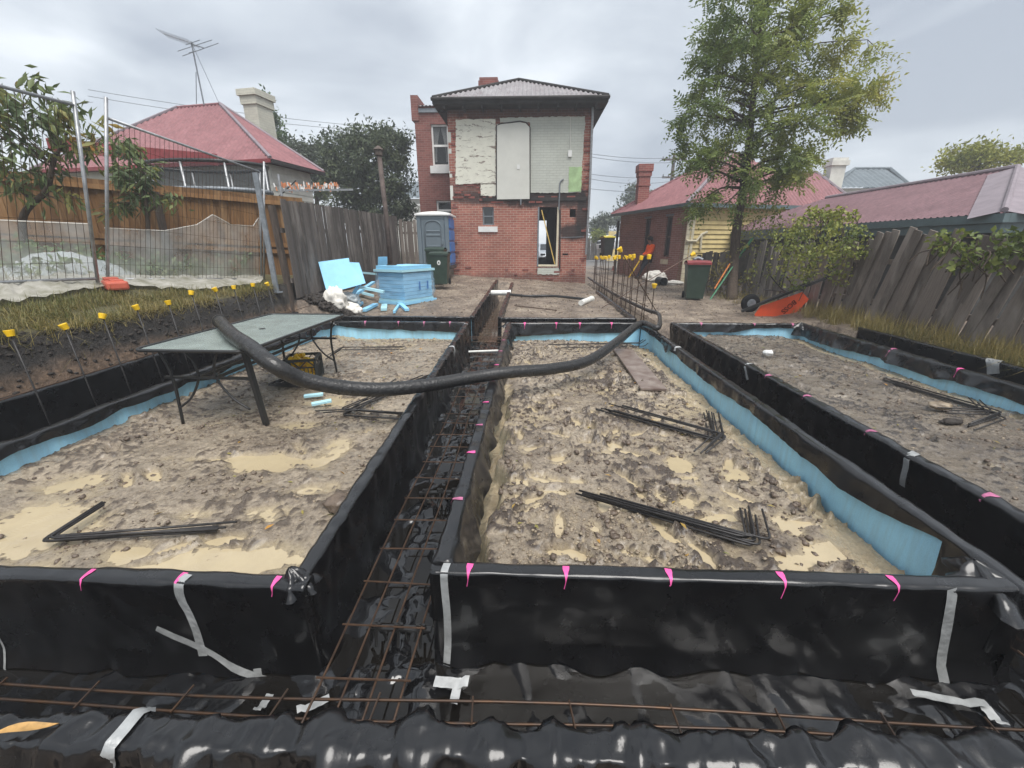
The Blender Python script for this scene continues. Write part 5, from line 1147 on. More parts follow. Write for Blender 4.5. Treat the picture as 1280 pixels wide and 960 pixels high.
win = (F(603.4, 282).x, F(617.4, 282).x, F(610, 281.5).z, F(610, 258.6).z)
door = (F(671.6, 300).x, F(698, 300).x, F(685, 333).z, F(685, 258.6).z)
vent = (F(712.2, 266).x, F(720, 266).x, F(716, 271.5).z, F(716, 261).z)
gap = (F(703, 318).x, F(710.5, 318).x, F(706, 319).z, F(706, 316.8).z)
wall_open(MB(), hx0, hx1, -.3, hz1, hy, hy + .28, [win, door, vent, gap]).build('front_wall', 'brickfront', house)
MB().b2((vent[0] - .02, hy + .2, vent[2] - .02), (vent[1] + .02, hy + .29, vent[3] + .02)).build('vent_recess', 'dark', house)
MB().b2((gap[0] - .02, hy + .2, gap[2] - .02), (gap[1] + .02, hy + .29, gap[3] + .02)).build('brick_gap', 'dark', house)
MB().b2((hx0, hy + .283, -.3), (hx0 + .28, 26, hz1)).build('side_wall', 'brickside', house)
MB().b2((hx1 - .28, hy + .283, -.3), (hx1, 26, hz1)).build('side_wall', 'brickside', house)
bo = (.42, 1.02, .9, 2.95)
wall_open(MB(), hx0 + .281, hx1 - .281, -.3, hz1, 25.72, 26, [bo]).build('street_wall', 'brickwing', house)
MT['innerdark'] = mat('interior_shade_tone', (.05, .045, .04), .9, .1, var=.3)  # indoor shade put into the colour of floor, ceiling and partitions
MB().b2((hx0 + .285, hy + .3, door[2] - .12), (hx1 - .285, 25.7, door[2] - .05)).build('floor', 'innerdark', house)
MB().b2((hx0 + .285, hy + .3, 3.3), (hx1 - .285, 25.7, 3.4)).build('ceiling', 'innerdark', house)
MB().b2((.98, hy + .9, door[2] - .05), (1.1, 25.7, 3.3)).build('dark_partition', 'innerdark', house)  # partition added to darken the right of the doorway
MB().b2((.2, hy + .9, door[2] - .05), (.3, 25.7, 3.3)).build('dark_partition', 'innerdark', house)
# window and door joinery
fw_ = MB(); x0, x1, z0, z1 = win
fr = MB().b2((x0, hy + .09, z0), (x0 + .05, hy + .16, z1)).b2((x1 - .05, hy + .09, z0), (x1, hy + .16, z1)).b2((x0 + .05, hy + .09, z1 - .05), (x1 - .05, hy + .16, z1)).b2((x0 + .05, hy + .09, z0), (x1 - .05, hy + .16, z0 + .05)).b2((x0 + .05, hy + .1, (z0 + z1) / 2 - .02), (x1 - .05, hy + .15, (z0 + z1) / 2 + .02)).build('window', 'greysteel', house)
MB().b2((x0 + .05, hy + .12, z0 + .05), (x1 - .05, hy + .13, z1 - .05)).build('pane', 'glass', fr)
s0, s1_ = F(598, 286).x, F(622, 286).x
MB().b2((s0, hy - .06, F(610, 290).z), (s1_, hy + .09, F(610, 283.2).z)).build('window_sill', 'white', fr)
x0, x1, z0, z1 = door
df = MB().b2((x0, hy - .02, z0), (x0 + .055, hy + .2, z1)).build('door_frame', 'greysteel', house); MB().b2((x1 - .07, hy - .02, z0), (x1, hy + .2, z1)).build('door_jamb', 'creamtrim', df); MB().b2((x0 + .055, hy - .04, z0), (x1 - .07, hy + .25, z0 + .06)).build('threshold', 'creamtrim', df)
tag(MB().beam((x0 + .14, hy + .06, z1 - .1), (x1 - .1, hy + .1, z0 + .08), .035, .05, (0, 1, 0)).build('timber_brace', mat('yellow_pine_brace', (.62, .43, .12), .6, .3, var=.15)), 'long yellow brace slanting across the open doorway', 'brace')
# charred lintel band across the front at first-floor level
MB().b2((F(603, 248).x, hy - .035, F(640, 251).z), (hx1 - .12, hy - .003, F(640, 247).z)).build('charred_beam', 'gutterdark', house)
# plaster patches (the rooms that stood here have gone)
mp1 = mat('scratched_cream_plaster', (.66, .65, .56), .75, .2, var=.06, vscale=5); n_, l_, b_ = nodes_of(mp1)
g_ = N(mp1, 'ShaderNodeNewGeometry'); mm_ = N(mp1, 'ShaderNodeMapping'); mm_.inputs['Scale'].default_value = (1.6, 1, 5.5); l_.new(g_.outputs['Position'], mm_.inputs['Vector']); x_ = N(mp1, 'ShaderNodeTexNoise', Scale=1.7, Detail=7.0, Roughness=.75, Distortion=.6); l_.new(mm_.outputs['Vector'], x_.inputs['Vector'])
r_ = ramp(mp1, [(.555, (0, 0, 0)), (.60, (1, 1, 1))]); l_.new(x_.outputs['Fac'], r_.inputs['Fac']); src = b_.inputs['Base Color'].links[0].from_socket; l_.new(mixc(mp1, r_.outputs['Color'], src, (.24, .20, .17)), b_.inputs['Base Color'])
MT['plaster1'] = mp1
mp2 = brick_mat('painted_grey_green_brick', (.52, .54, .485), (.49, .51, .46), (.44, .455, .41), 'xz', dirt=.22); MT['plaster2'] = mp2
MT['panelwhite'] = mat('off_white_panel', (.60, .60, .55), .55, .3, var=.05, vscale=2); MT['greenpatch'] = mat('pale_green_plaster', (.36, .50, .27), .75, .2, var=.2, vscale=4)
P3 = lambda px, py, y: F(px, py, y)
def ragged(pts, k, sd, n=12):   # broken plaster edge
    rq = random.Random(sd); out = []
    for i, (a, b) in enumerate(pts):
        c, e_ = pts[(i + 1) % len(pts)]; m_ = max(1, int(math.hypot(c - a, e_ - b) / 2.2))
        for j in range(m_): f = j / m_; out.append((a + (c - a) * f + (rq.uniform(-k, k) if j else 0), b + (e_ - b) * f + (rq.uniform(-k, k) if j else 0)))
    return out
def patch(name, pts, y, d, m):
    if name in ('plaster_patch', 'green_patch'): pts = ragged(pts, .55, int(pts[0][0] * 7))
    return MB().prism([F(a, b, y) for a, b in pts], (0, d, 0)).build(name, m, house)
patch('plaster_patch', [(569.6, 230.5), (619.6, 229), (619.4, 148.6), (569.6, 149.6)], hy - .05, .047, 'plaster1')
patch('plaster_patch', [(601, 244.5), (618.6, 245.2), (620.2, 243), (620.4, 230), (600.6, 230.4)], hy - .042, .039, 'plaster1')
patch('plaster_patch', [(662, 241.2), (726, 240.6), (731.5, 145.2), (624.5, 147.2), (625, 153), (662.5, 153)], hy - .03, .027, 'plaster2')
patch('green_patch', [(710.5, 240), (726.3, 239.6), (727.6, 208.6), (711.2, 208.6)], hy - .046, .015, 'greenpatch')
dp = patch('door_panel', [(621, 249.2), (662, 248.6), (661.8, 159), (657, 154), (650, 153), (621, 155.5)], hy - .10, .05, 'panelwhite')
MB().box(F(648, 208.5, hy - .105), (.10, .02, .14)).build('latch_plate', 'white', dp)
MB().tube([F(620.6, 249, hy - .1), F(620.6, 157, hy - .1), F(626, 154.6, hy - .1), F(650, 151.5, hy - .1), F(657.5, 153, hy - .1), F(662.5, 159, hy - .1), F(662.7, 248, hy - .1)], .018, 6).build('panel_edge', 'gutterdark', dp)
MB().tube([F(713.5, 146, hy - .05), F(712.7, 190, hy - .05)], .018, 6).build('conduit', 'panelwhite', house); MB().box(F(712.5, 192, hy - .06), (.13, .06, .2)).build('switch_box', 'white', house)
MB().tube(spline([F(698.5, 262, hy - .06), F(699.5, 240, hy - .06), F(700.2, 228, hy - .06), F(704.5, 224, hy - .06)], 5), .025, 6).build('service_pipe', 'greysteel', house)
MB().tube([F(700, 262, hy - .05), F(699.6, 336, hy - .05)], .03, 6).build('service_pipe', 'gutterdark', house)
MB().tube([F(651, 249, hy - .08), F(651, 256, hy - .08)], .03, 6).build('stub_pipe', 'greysteel', house)
MB().tube([F(741, 134, hy - .12), F(737.5, 230, hy - .12), F(732.5, 318, hy - .12)], .04, 8).build('downpipe', 'galv', house)
MB().beam(F(700, 297, hy - .01), F(730, 296, hy - .01), .03, .02).build('charred_batten', 'greysteel', house)
stp = patch('plaster_patch', [(672, 343), (699, 343), (699, 335), (672, 335)], hy - .03, .027, 'plaster2')
# broken brick ends left standing proud where the lost rooms were toothed in
rq = random.Random(9); me_b = None
spots = [(rq.uniform(600, 728), rq.uniform(247, 254)) for i in range(26)] + [(568 + rq.uniform(-2, 1.2), rq.uniform(150, 330)) for i in range(16)] + [(733 + rq.uniform(-1, 2), rq.uniform(146, 330)) for i in range(16)] + [(rq.uniform(570, 602), rq.uniform(231, 250)) for i in range(12)] + [(rq.uniform(569, 735), rq.uniform(336, 352)) for i in range(14)]
for (a, b) in spots:
    q = F(a, b)
    if door[0] - .15 < q.x < door[1] + .15 and door[2] - .1 < q.z < door[3] + .1: continue
    if win[0] - .15 < q.x < win[1] + .15 and win[2] - .3 < q.z < win[3] + .1: continue
    if me_b is None: ob = MB().box((0, 0, 0), (.225, .05, .072), None, .006).build('brick', 'brickchim'); me_b = ob.data
    else: ob = bpy.data.objects.new('brick', me_b); COL.objects.link(ob)
    ob.parent = house; ob.location = Vector((min(max(q.x, hx0 + .13), hx1 - .13), hy - rq.uniform(-.012, .012), round(q.z / .082) * .082 + .041)) - house.location; ob.scale = (rq.choice((.48, 1, 1)), 1, 1)
# peeling white strip on the left corner
for (a, b) in ((165, 178), (186, 192), (214, 222), (232, 250)): MB().b2((hx0 - .005, hy - .006, F(566, b).z), (hx0 + .1, hy - .001, F(566, a).z)).build('paint_flake', 'panelwhite', house)
# eaves and roof
ey, ez = 15.95, F(650, 123, 15.95).z
ex0, ex1 = F(541, 125, ey).x, F(760, 122, ey).x
ap = Vector((F(648.6, 100.5, 18.9).x, 18.9, F(648.6, 100.5, 18.9).z))
MB().b2((ex0, ey, ez - .15), (ex1, hy - .003, ez - .11)).build('soffit', 'gutterdark', house)
MB().b2((ex0 - .02, ey - .03, ez - .13), (ex1 + .02, ey + .02, ez + .0)).build('fascia', 'gutterdark', house)
for sx in (ex0, ex1): MB().b2((sx - .02, ey + .023, ez - .13), (sx + .02, 26.4, ez)).build('fascia', 'gutterdark', house)
MB().b2((ex0, hy + .29, ez - .145), (hx0 - .003, 26.4, ez - .11)).build('soffit', 'gutterdark', house); MB().b2((hx1 + .003, hy + .29, ez - .145), (ex1, 26.4, ez - .11)).build('soffit', 'gutterdark', house)
for k in range(9):
    x = ex0 + .35 + (ex1 - ex0 - .7) * k / 8; MB().b2((x - .03, ey + .03, ez - .24), (x + .03, hy - .004, ez - .153)).build('eave_bracket', 'gutterdark', house)
gt = MB().tube([(ex0 - .05, ey - .07, ez + .0), (ex1 + .05, ey - .07, ez + .0)], .055, 8).build('gutter', 'gutterdark', house)
rg_ = Vector((ap.x, 23.5, ap.z))
roof = roof_face('roof', (ex0 - .04, ey - .05, ez + .03), (ex1 + .04, ey - .05, ez + .03), ap, ap, 'roofgrey', house, period=.15, amp=.022)
roof_face('roof_side', (ex0 - .04, 26.4, ez + .03), (ex0 - .04, ey - .05, ez + .03), ap, rg_, 'roofgrey', house, .15, .022); roof_face('roof_side', (ex1 + .04, ey - .05, ez + .03), (ex1 + .04, 26.4, ez + .03), rg_, ap, 'roofgrey', house, .15, .022)
MB().tube([(ex0, ey, ez + .06), ap + Vector((0, 0, .03)), (ex1, ey, ez + .06)], .06, 8).build('hip_cap', 'gutterdark', roof); MB().tube([ap + Vector((0, 0, .03)), rg_ + Vector((0, 0, .03))], .06, 8).build('ridge_cap', 'gutterdark', roof)
c0, c1 = F(600, 111, 20.5), F(621.5, 96.5, 20.5)
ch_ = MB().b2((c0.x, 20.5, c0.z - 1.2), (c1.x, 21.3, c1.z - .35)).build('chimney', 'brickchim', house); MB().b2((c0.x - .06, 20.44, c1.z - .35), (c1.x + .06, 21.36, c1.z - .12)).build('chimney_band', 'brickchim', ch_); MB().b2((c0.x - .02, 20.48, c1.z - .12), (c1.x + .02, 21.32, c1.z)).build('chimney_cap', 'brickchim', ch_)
# set-back wing on the left
wy = 19.2; Wg = lambda px, py: PY(px, py, wy)
wx0, wx1 = Wg(527.5, 260).x - .08, hx0 - .0; wzt = Wg(530, 133).z
wup = (Wg(539.5, 180).x, Wg(561, 180).x, Wg(550, 207.5).z, Wg(550, 155).z); wlo = (Wg(545.5, 258).x, Wg(566, 258).x, Wg(550, 275).z, Wg(550, 250.5).z)
wx1b = wup[1] + .5
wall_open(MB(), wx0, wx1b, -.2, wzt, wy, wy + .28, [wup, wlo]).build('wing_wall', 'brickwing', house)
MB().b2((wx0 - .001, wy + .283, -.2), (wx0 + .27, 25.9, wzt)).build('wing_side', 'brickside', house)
MB().b2((wx0 - .10, wy - .05, wzt - .5), (wx0 + .19, 25.9, wzt + .38)).build('parapet', 'brickwing', house)
MB().b2((wx0 + .192, wy - .06, wzt - .22), (wx1b, wy - .003, wzt - .08)).build('string_course', 'greysteel', house)
roof_face('wing_roof', (wx0 + .2, wy - .1, wzt), (wx1b + .4, wy - .1, wzt), (wx1b + .4, 23, wzt + 1.0), (wx0 + .2, 23, wzt + 1.0), 'roofgrey', house, .15, .02)
def sash(o_, y, cur=True):
    x0, x1, z0, z1 = o_; w = .07
    f = MB().b2((x0, y + .08, z0), (x0 + w, y + .16, z1)).b2((x1 - w, y + .08, z0), (x1, y + .16, z1)).b2((x0 + w, y + .08, z1 - w), (x1 - w, y + .16, z1)).b2((x0 + w, y + .08, z0), (x1 - w, y + .16, z0 + w)).b2((x0 + w, y + .09, (z0 + z1) / 2 - .04), (x1 - w, y + .15, (z0 + z1) / 2 + .04)).build('window', 'white', house)
    MB().b2((x0 + w, y + .12, z0 + w), (x1 - w, y + .125, z1 - w)).build('pane', mat('clear_dark_pane', (.05, .055, .06), .06, .5, alpha=.35), f)
    if cur:
        for s in (0, 1):
            g = []
            for i in range(13):
                v = i / 12; r = []
                for j in range(9):
                    u = j / 8; wd = (x1 - x0 - 2 * w) * (.5 - .34 * math.sin(v * math.pi * .55)) ; xx = (x0 + w + u * wd) if s == 0 else (x1 - w - u * wd); r.append((xx, y + .2 + .015 * math.sin(u * 22), z1 - w - v * (z1 - z0 - 2 * w) * .92))
                g.append(r)
            MB().grid(g).build('curtain', 'white', f, smooth=True)
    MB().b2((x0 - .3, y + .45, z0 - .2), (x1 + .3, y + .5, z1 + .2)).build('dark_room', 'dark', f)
    return f
f = sash(wup, wy); MB().b2((wup[0] - .1, wy - .08, wup[2] - .28), (wup[1] + .1, wy + .07, wup[2] - .002)).build('window_sill', 'white', f)
sash(wlo, wy, False)

# ---------------- brick and weatherboard cottage on the right
Nc = GP(850, 353); dw = Vector((-.276, .961, 0)); de = Vector((.961, .276, 0))
def PW(px, py, o=Nc, d=dw):   # sight line met with the vertical plane through o along d
    nn = Vector((d.y, -d.x, 0)); r = Vector(_ray(px, py)); t = (o - Vector((0, 0, CAM_H))).dot(nn) / r.dot(nn); return Vector((0, 0, CAM_H)) + r * t
ecz = PW(858, 256).z; Lw = (PW(774, 300) - PW(774, 300).project(Vector((0, 0, 1))) - Vector((Nc.x, Nc.y, 0))).length
print('cottage', Nc, ecz, Lw)
cot = thing('brick_cottage', 'single-storey red-roofed cottage with brick side and cream weatherboard end', 'house', Nc)
MT['brickcot'] = brick_mat('cottage_brick', (.33, .16, .135), (.25, .115, .096), (.42, .35, .31), 'sum', dirt=.5, bw=.24)
Rw = rotz(math.atan2(dw.y, dw.x)); zb = Nc.z - .2
def on_wall(px, py, o=0): return PW(px, py) + Vector((dw.y, -dw.x, 0)) * -o
def wbox(t0, t1, z0, z1, o0, o1, o=Nc, d=dw):   # box on the cottage wall: along t, out from o0..o1
    nn = Vector((-d.y, d.x, 0)) if d is dw else Vector((d.y, -d.x, 0))
    b = Vector((o.x, o.y, 0)); pts = [b + d * t0 + nn * o0, b + d * t1 + nn * o0, b + d * t1 + nn * o1, b + d * t0 + nn * o1]
    m = MB(); m.prism([p + Vector((0, 0, z0)) for p in pts], (0, 0, z1 - z0)); return m
tw = lambda px: (PW(px, 300) - Nc).dot(dw)
wins = [(tw(811.5), tw(804.5), 1.2, PW(808, 273).z), (tw(838), tw(830.5), PW(834, 321).z, PW(834, 270.5).z)]
wins[0] = (wins[0][0], wins[0][1], wins[1][2], wins[1][3] )
ts = [0] + sorted([v for w in wins for v in w[:2]]) + [Lw]; m = MB()
for i in range(len(ts) - 1):
    w = [q for q in wins if abs(min(q[0], q[1]) - ts[i]) < 1e-6]
    if w:
        for a, b in ((zb, w[0][2]), (w[0][3], ecz)): mm = wbox(ts[i], ts[i + 1], a, b, -.25, 0); m.add(mm.v, mm.f)
    else: mm = wbox(ts[i], ts[i + 1], zb, ecz, -.25, 0); m.add(mm.v, mm.f)
m.build('brick_wall', 'brickcot', cot)
for q in wins:
    t0, t1 = min(q[0], q[1]), max(q[0], q[1]); zz0, zz1 = q[2], q[3]
    f = wbox(t0, t0 + .06, zz0, zz1, -.14, -.06); 
    for mm in (wbox(t1 - .06, t1, zz0, zz1, -.14, -.06), wbox(t0 + .06, t1 - .06, zz1 - .06, zz1, -.14, -.06), wbox(t0 + .06, t1 - .06, zz0, zz0 + .06, -.14, -.06), wbox(t0 + .06, t1 - .06, (zz0 + zz1) / 2 - .03, (zz0 + zz1) / 2 + .03, -.13, -.07)): f.add(mm.v, mm.f)
    fo = f.build('window', 'post', cot); wbox(t0 + .06, t1 - .06, zz0 + .06, zz1 - .06, -.115, -.105).build('pane', 'glass', fo); wbox(t0 - .05, t1 + .05, zz0 - .1, zz0 - .001, -.1, .04).build('window_sill', 'brickcot', fo); wbox(t0 - .05, t1 + .05, zz1 + .001, zz1 + .08, -.1, .02).build('lintel', 'greysteel', fo)
wbox(tw(829), tw(838), PW(830, 330).z, PW(830, 324).z, .002, .03).build('plaque', 'creamtrim', cot)
# weatherboard end
We = 6.8
nb_ = 17
for i in range(nb_):
    z0 = zb + .1 + (ecz - .1 - zb) * i / nb_; z1 = zb + .1 + (ecz - .1 - zb) * (i + 1) / nb_ + .015
    b = Vector((Nc.x, Nc.y, 0)); nn = Vector((de.y, -de.x, 0))
    pts = [b + de * .16 + nn * .06 + Vector((0, 0, z0)), b + de * We + nn * .06 + Vector((0, 0, z0)), b + de * We + nn * .012 + Vector((0, 0, z1)), b + de * .16 + nn * .012 + Vector((0, 0, z1))]
    MB().prism(pts, nn * -.03).build('weatherboard', 'cladY', cot)
wbox(0, We, zb, ecz, -.25, -.03, Nc, de).build('end_wall', 'cladY', cot)
# toothed cream corner blocks
for i in range(17):
    z0 = zb + (ecz - zb) * i / 17; wbox(-.002, .17 + .05 * (i % 2), z0 + .008, z0 + (ecz - zb) / 17 - .004, -.01, .03, Nc, de).build('corner_block', 'creamtrim', cot)
wbox(.19, .3, zb, ecz - .05, .036, .07, Nc, de).build('corner_board', 'creamtrim', cot)
pe = lambda px, py: PW(px, py, Nc + Vector((de.y, -de.x, 0)) * .08, de)
dpi = MB().tube([pe(858, 301), pe(870, 301.5), pe(877, 293), pe(884, 290)], .05, 8).tube([pe(877, 293), pe(875.5, 312)], .045, 8).build('waste_pipe', 'creamtrim', cot)
# roof
oh = .35
def cp(t, e_, z): return Vector((Nc.x, Nc.y, 0)) + dw * t + de * e_ + Vector((0, 0, z))
E1, E2 = cp(-oh, -oh, ecz + .02), cp(Lw + oh, -oh, ecz + .02); E3, E4 = cp(-oh, We + oh, ecz + .02), cp(Lw + oh, We + oh, ecz + .02)
rz_ = ecz + 2.35; A1 = cp(2.2, We / 2, rz_); A2 = cp(max(2.6, Lw - 2.6), We / 2, rz_)
roof_face('roof', E1, E2, A2, A1, 'roofred', cot, .17, .028); roof_face('roof_end', E3, E1, A1, A1, 'roofred', cot, .17, .028); roof_face('roof_end', E2, E4, A2, A2, 'roofred', cot, .17, .028); roof_face('roof', E4, E3, A1, A2, 'roofred', cot, .17, .028)
MB().tube([E1 + Vector((0, 0, .02)), A1], .07, 6).build('hip_cap', 'flash', cot); MB().tube([A1, A2], .07, 6).build('ridge_cap', 'roofred', cot); MB().tube([E2, A2], .07, 6).build('hip_cap', 'roofred', cot)
MB().beam(E1 + Vector((0, 0, -.06)), E2 + Vector((0, 0, -.06)), .1, .12).build('gutter', 'gutter', cot); MB().beam(E1 + Vector((0, 0, -.07)), E3 + Vector((0, 0, -.07)), .1, .14).build('gutter', 'gutter', cot)
wbox(0, Lw, ecz - .05, ecz - .0, .0, oh - .05).build('soffit', 'gutterdark', cot)
MB().tube([PW(773, 276), Vector((PW(773, 276).x, PW(773, 276).y, zb))], .06, 6).build('downpipe', 'gutterdark', cot)
cb_ = PY(803, 258, Nc.y + 4.0); ct_ = PY(803, 205, Nc.y + 4.0); w_ = .42
MT['brickpaint'] = brick_mat('red_painted_chimney_brick', (.30, .10, .085), (.23, .078, .066), (.36, .25, .21), 'sum', dirt=.5)
co = MB().b2((cb_.x - .25, cb_.y, cb_.z - .6), (cb_.x + .25, cb_.y + .5, ct_.z - .5)).build('chimney', 'brickpaint', cot)
MB().b2((cb_.x - .28, cb_.y - .03, ct_.z - .9), (cb_.x + .28, cb_.y + .53, ct_.z - .84)).build('chimney_band', 'brickpaint', co); MB().b2((cb_.x - .29, cb_.y - .04, ct_.z - .5), (cb_.x + .29, cb_.y + .54, ct_.z - .3)).build('chimney_band', 'brickpaint', co); MB().b2((cb_.x - .33, cb_.y - .08, ct_.z - .3), (cb_.x + .33, cb_.y + .58, ct_.z)).build('chimney_cap', 'brickpaint', co)
# ---------------- long low pink-roofed building behind the leaning fence
rb = thing('long_shed', 'long low building with weathered pink iron roof behind the leaning fence', 'building', (9, 12, 0))
K = Vector((8.0, 7.9, 2.10)); Kf = Vector((8.0, 19, 2.10)); Kr = Vector((13, 7.9, 2.10)); d_ = 2.5; rs = .42
R1 = Vector((8 + d_, 7.9 + d_, 2.1 + d_ * rs)); R2 = Vector((8 + d_, 19 - d_, 2.1 + d_ * rs)); Kfr = Vector((13, 19, 2.1))
roof_face('roof', K, Kf, R2, R1, 'roofpink', rb, .14, .024); roof_face('roof_end', Kr, K, R1, R1, 'roofpink', rb, .14, .024); roof_face('roof', Kfr, Kr, R1, R2, 'roofpink', rb, .14, .024); roof_face('roof_end', Kf, Kfr, R2, R2, 'roofpink', rb, .14, .024)
hd = (R1 - K).normalized()
nl = Vector((-rs, 0, 1)).normalized(); nr = Vector((0, -rs, 1)).normalized()
for nn, sd in ((nl, Vector((0, 1, 0))), (nr, Vector((1, 0, 0)))):
    s_ = (sd - hd * sd.dot(hd)).normalized(); MB().prism([K + nn * .025, R1 + nn * .025, R1 + s_ * .42 + nn * .025, K + s_ * .42 + nn * .025], nn * .006).build('hip_flashing', 'flash', rb)
MB().tube([K + Vector((0, 0, .04)), R1 + Vector((0, 0, .04))], .05, 8).build('hip_cap', 'flash', rb); MB().tube([R1 + Vector((0, 0, .03)), R2 + Vector((0, 0, .03))], .06, 8).build('ridge_cap', 'flash', rb)
MB().b2((7.93, 7.80, 1.94), (8.03, 19, 2.085)).build('gutter', 'gutter', rb); MB().b2((7.99, 7.86, 1.78), (8.06, 19, 1.937)).build('fascia', 'gutter', rb); MB().b2((8.033, 7.80, 1.94), (13, 7.9, 2.085)).build('gutter', 'gutter', rb); MB().b2((8.063, 7.86, 1.78), (13, 7.93, 1.937)).build('fascia', 'gutter', rb)
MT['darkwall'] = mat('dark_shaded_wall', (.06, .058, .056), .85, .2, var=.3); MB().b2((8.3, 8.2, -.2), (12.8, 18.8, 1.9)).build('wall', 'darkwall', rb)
# ---------------- red roof, chimney and blue-grey roof beyond
fr_ = thing('red_roof_house', 'house with a red iron roof glimpsed behind the big tree', 'house', (15, 27, 0))
q = [PY(880, 262, 25), PY(1085, 248, 25), PY(1020, 222, 28), PY(935, 216, 28)]
q[1].z = q[0].z; q[2].z = q[3].z
roof_face('roof', q[0], q[1], q[2], q[3], 'roofred', fr_, .2, .025); MB().tube([q[3], q[2]], .08, 6).build('ridge_cap', 'flash', fr_); MB().tube([q[2], q[1]], .08, 6).build('hip_cap', 'flash', fr_)
MB().b2((q[0].x + .4, 25.4, 0), (q[1].x - .4, 33, q[0].z - .05)).build('wall', 'brickwing', fr_); MB().b2((q[0].x, 24.9, q[0].z - .2), (q[1].x, 25.02, q[0].z - .02)).build('gutter', 'gutter', fr_)
roof_face('roof_back', (q[1].x, 33, q[0].z), (q[0].x, 33, q[0].z), q[3], q[2], 'roofred', fr_, .2, .025)
c_ = PY(1047, 222, 27.5); c2 = PY(1047, 197, 27.5); kch = MB().b2((c_.x - .45, 27.5, c_.z - 1), (c_.x + .35, 28.2, c2.z - .4)).build('chimney', 'cladW', fr_); MB().b2((c_.x - .55, 27.4, c2.z - .4), (c_.x + .45, 28.3, c2.z - .15)).build('chimney_band', 'cladW', kch); MB().b2((c_.x - .48, 27.47, c2.z - .15), (c_.x + .38, 28.23, c2.z)).build('chimney_cap', 'cladW', fr_)
gh_ = thing('grey_roof_house', 'house with a blue-grey hipped roof showing above the pink roof', 'house', (25, 36, 0)); a, b, c, d = PY(1040, 234, 34), PY(1142, 226, 34), PY(1113, 210, 37), PY(1068, 211, 37); b.z = a.z; c.z = d.z
roof_face('roof', a, b, c, d, 'roofslate', gh_, .4, .03); roof_face('roof_end', (a.x, 40, a.z), a, d, d, 'roofslate', gh_, .4, .03); roof_face('roof_end', b, (b.x, 40, a.z), c, c, 'roofslate', gh_, .4, .03)
for s_, t_ in ((a, d), (d, c), (c, b)): MB().tube([s_, t_], .12, 6).build('hip_cap', 'roofslate', gh_)
MB().b2((a.x + .5, 34.5, 0), (b.x - .5, 40, a.z - .02)).build('wall', 'cladW', gh_)
# ---------------- weatherboard house behind the left fences
Lc = PY(338, 198, 14.0); th = R(10); g2 = Vector((math.sin(th), math.cos(th), 0)); g1 = Vector((-math.cos(th), math.sin(th), 0))
lh = thing('weatherboard_house', 'pale weatherboard house with a faded red hipped roof behind the left fences', 'house', (Lc.x, Lc.y, .8))
LP = lambda a, b, z: Vector((Lc.x, Lc.y, z)) + g1 * a + g2 * b
fD = 8.2; best = None
def pxof(v):
    dd = np.array(v) - np.array([0, 0, CAM_H]); cc_ = dd @ _fw; return 640 + FPX * (dd @ _rt) / cc_, 480 - FPX * (dd @ _up) / cc_
for t1 in np.arange(1.5, 7, .1):      # hip and ridge set out from the survey points of the photograph
    for t2 in np.arange(2, 4.1, .1):
        for rz2 in np.arange(1.2, 2.9, .1):
            x, y = pxof(LP(t1, t2, Lc.z + rz2)); e_ = abs(x - 275) + abs(y - 130) + 2 * abs(rz2 / t2 - .55)
            if best is None or e_ < best[0]: best = (e_, t1, t2, rz2)
t_, t2_, rz2 = best[1:]; print('left roof', best)
fW = min((abs(pxof(LP(w, t2_, Lc.z + rz2))[0] - 222), w) for w in np.arange(t_ + .3, t_ + 5, .1))[1] + t_
V1 = LP(t_, t2_, Lc.z + rz2); V2 = LP(fW - t_, t2_, Lc.z + rz2); fD = 2 * t2_; V1b = V1; fD = min((abs(pxof(LP(-.1, w, Lc.z))[0] - 408), w) for w in np.arange(2, 9, .1))[1]
a, b, c, d = LP(0, 0, Lc.z), LP(fW, 0, Lc.z), LP(0, fD, Lc.z), LP(fW, fD, Lc.z)
roof_face('roof', b, a, V1, V2, 'roofred', lh, .17, .028); roof_face('roof_end', a, c, V1, V1, 'roofred', lh, .17, .028); roof_face('roof_end', d, b, V2, V2, 'roofred', lh, .17, .028); roof_face('roof', c, d, V2, V1, 'roofred', lh, .17, .028)
for s_, t2 in ((a, V1), (b, V2), (c, V1b)): MB().tube([s_ + Vector((0, 0, .03)), t2 + Vector((0, 0, .03))], .055, 6).build('hip_cap', 'flash', lh)
MB().tube([V1, V2], .06, 6).build('ridge_cap', 'roofred', lh)
MB().beam(a + Vector((0, 0, -.06)), c + Vector((0, 0, -.06)), .1, .11).build('gutter', 'gutterdark', lh); MB().beam(a + Vector((0, 0, -.06)), b + Vector((0, 0, -.06)), .1, .11).build('gutter', 'red', lh)
for i in range(18):
    z0 = .6 + (Lc.z - .7) * i / 18; z1 = .6 + (Lc.z - .7) * (i + 1) / 18 + .015
    if z1 < 1.9: continue
    for (p0, p1, nn) in ((LP(.35, .35, 0), LP(fW - .35, .35, 0), -g2), (LP(.35, .35, 0), LP(.35, fD - .35, 0), -g1)):
        MB().prism([p0 + nn * .03 + Vector((0, 0, z0)), p1 + nn * .03 + Vector((0, 0, z0)), p1 + nn * .008 + Vector((0, 0, z1)), p0 + nn * .008 + Vector((0, 0, z1))], nn * -.02).build('weatherboard', 'cladW', lh)
MB().prism([LP(.36, .36, .3), LP(fW - .36, .36, .3), LP(fW - .36, fD - .36, .3), LP(.36, fD - .36, .3)], (0, 0, Lc.z - .4)).build('wall', 'cladW', lh)
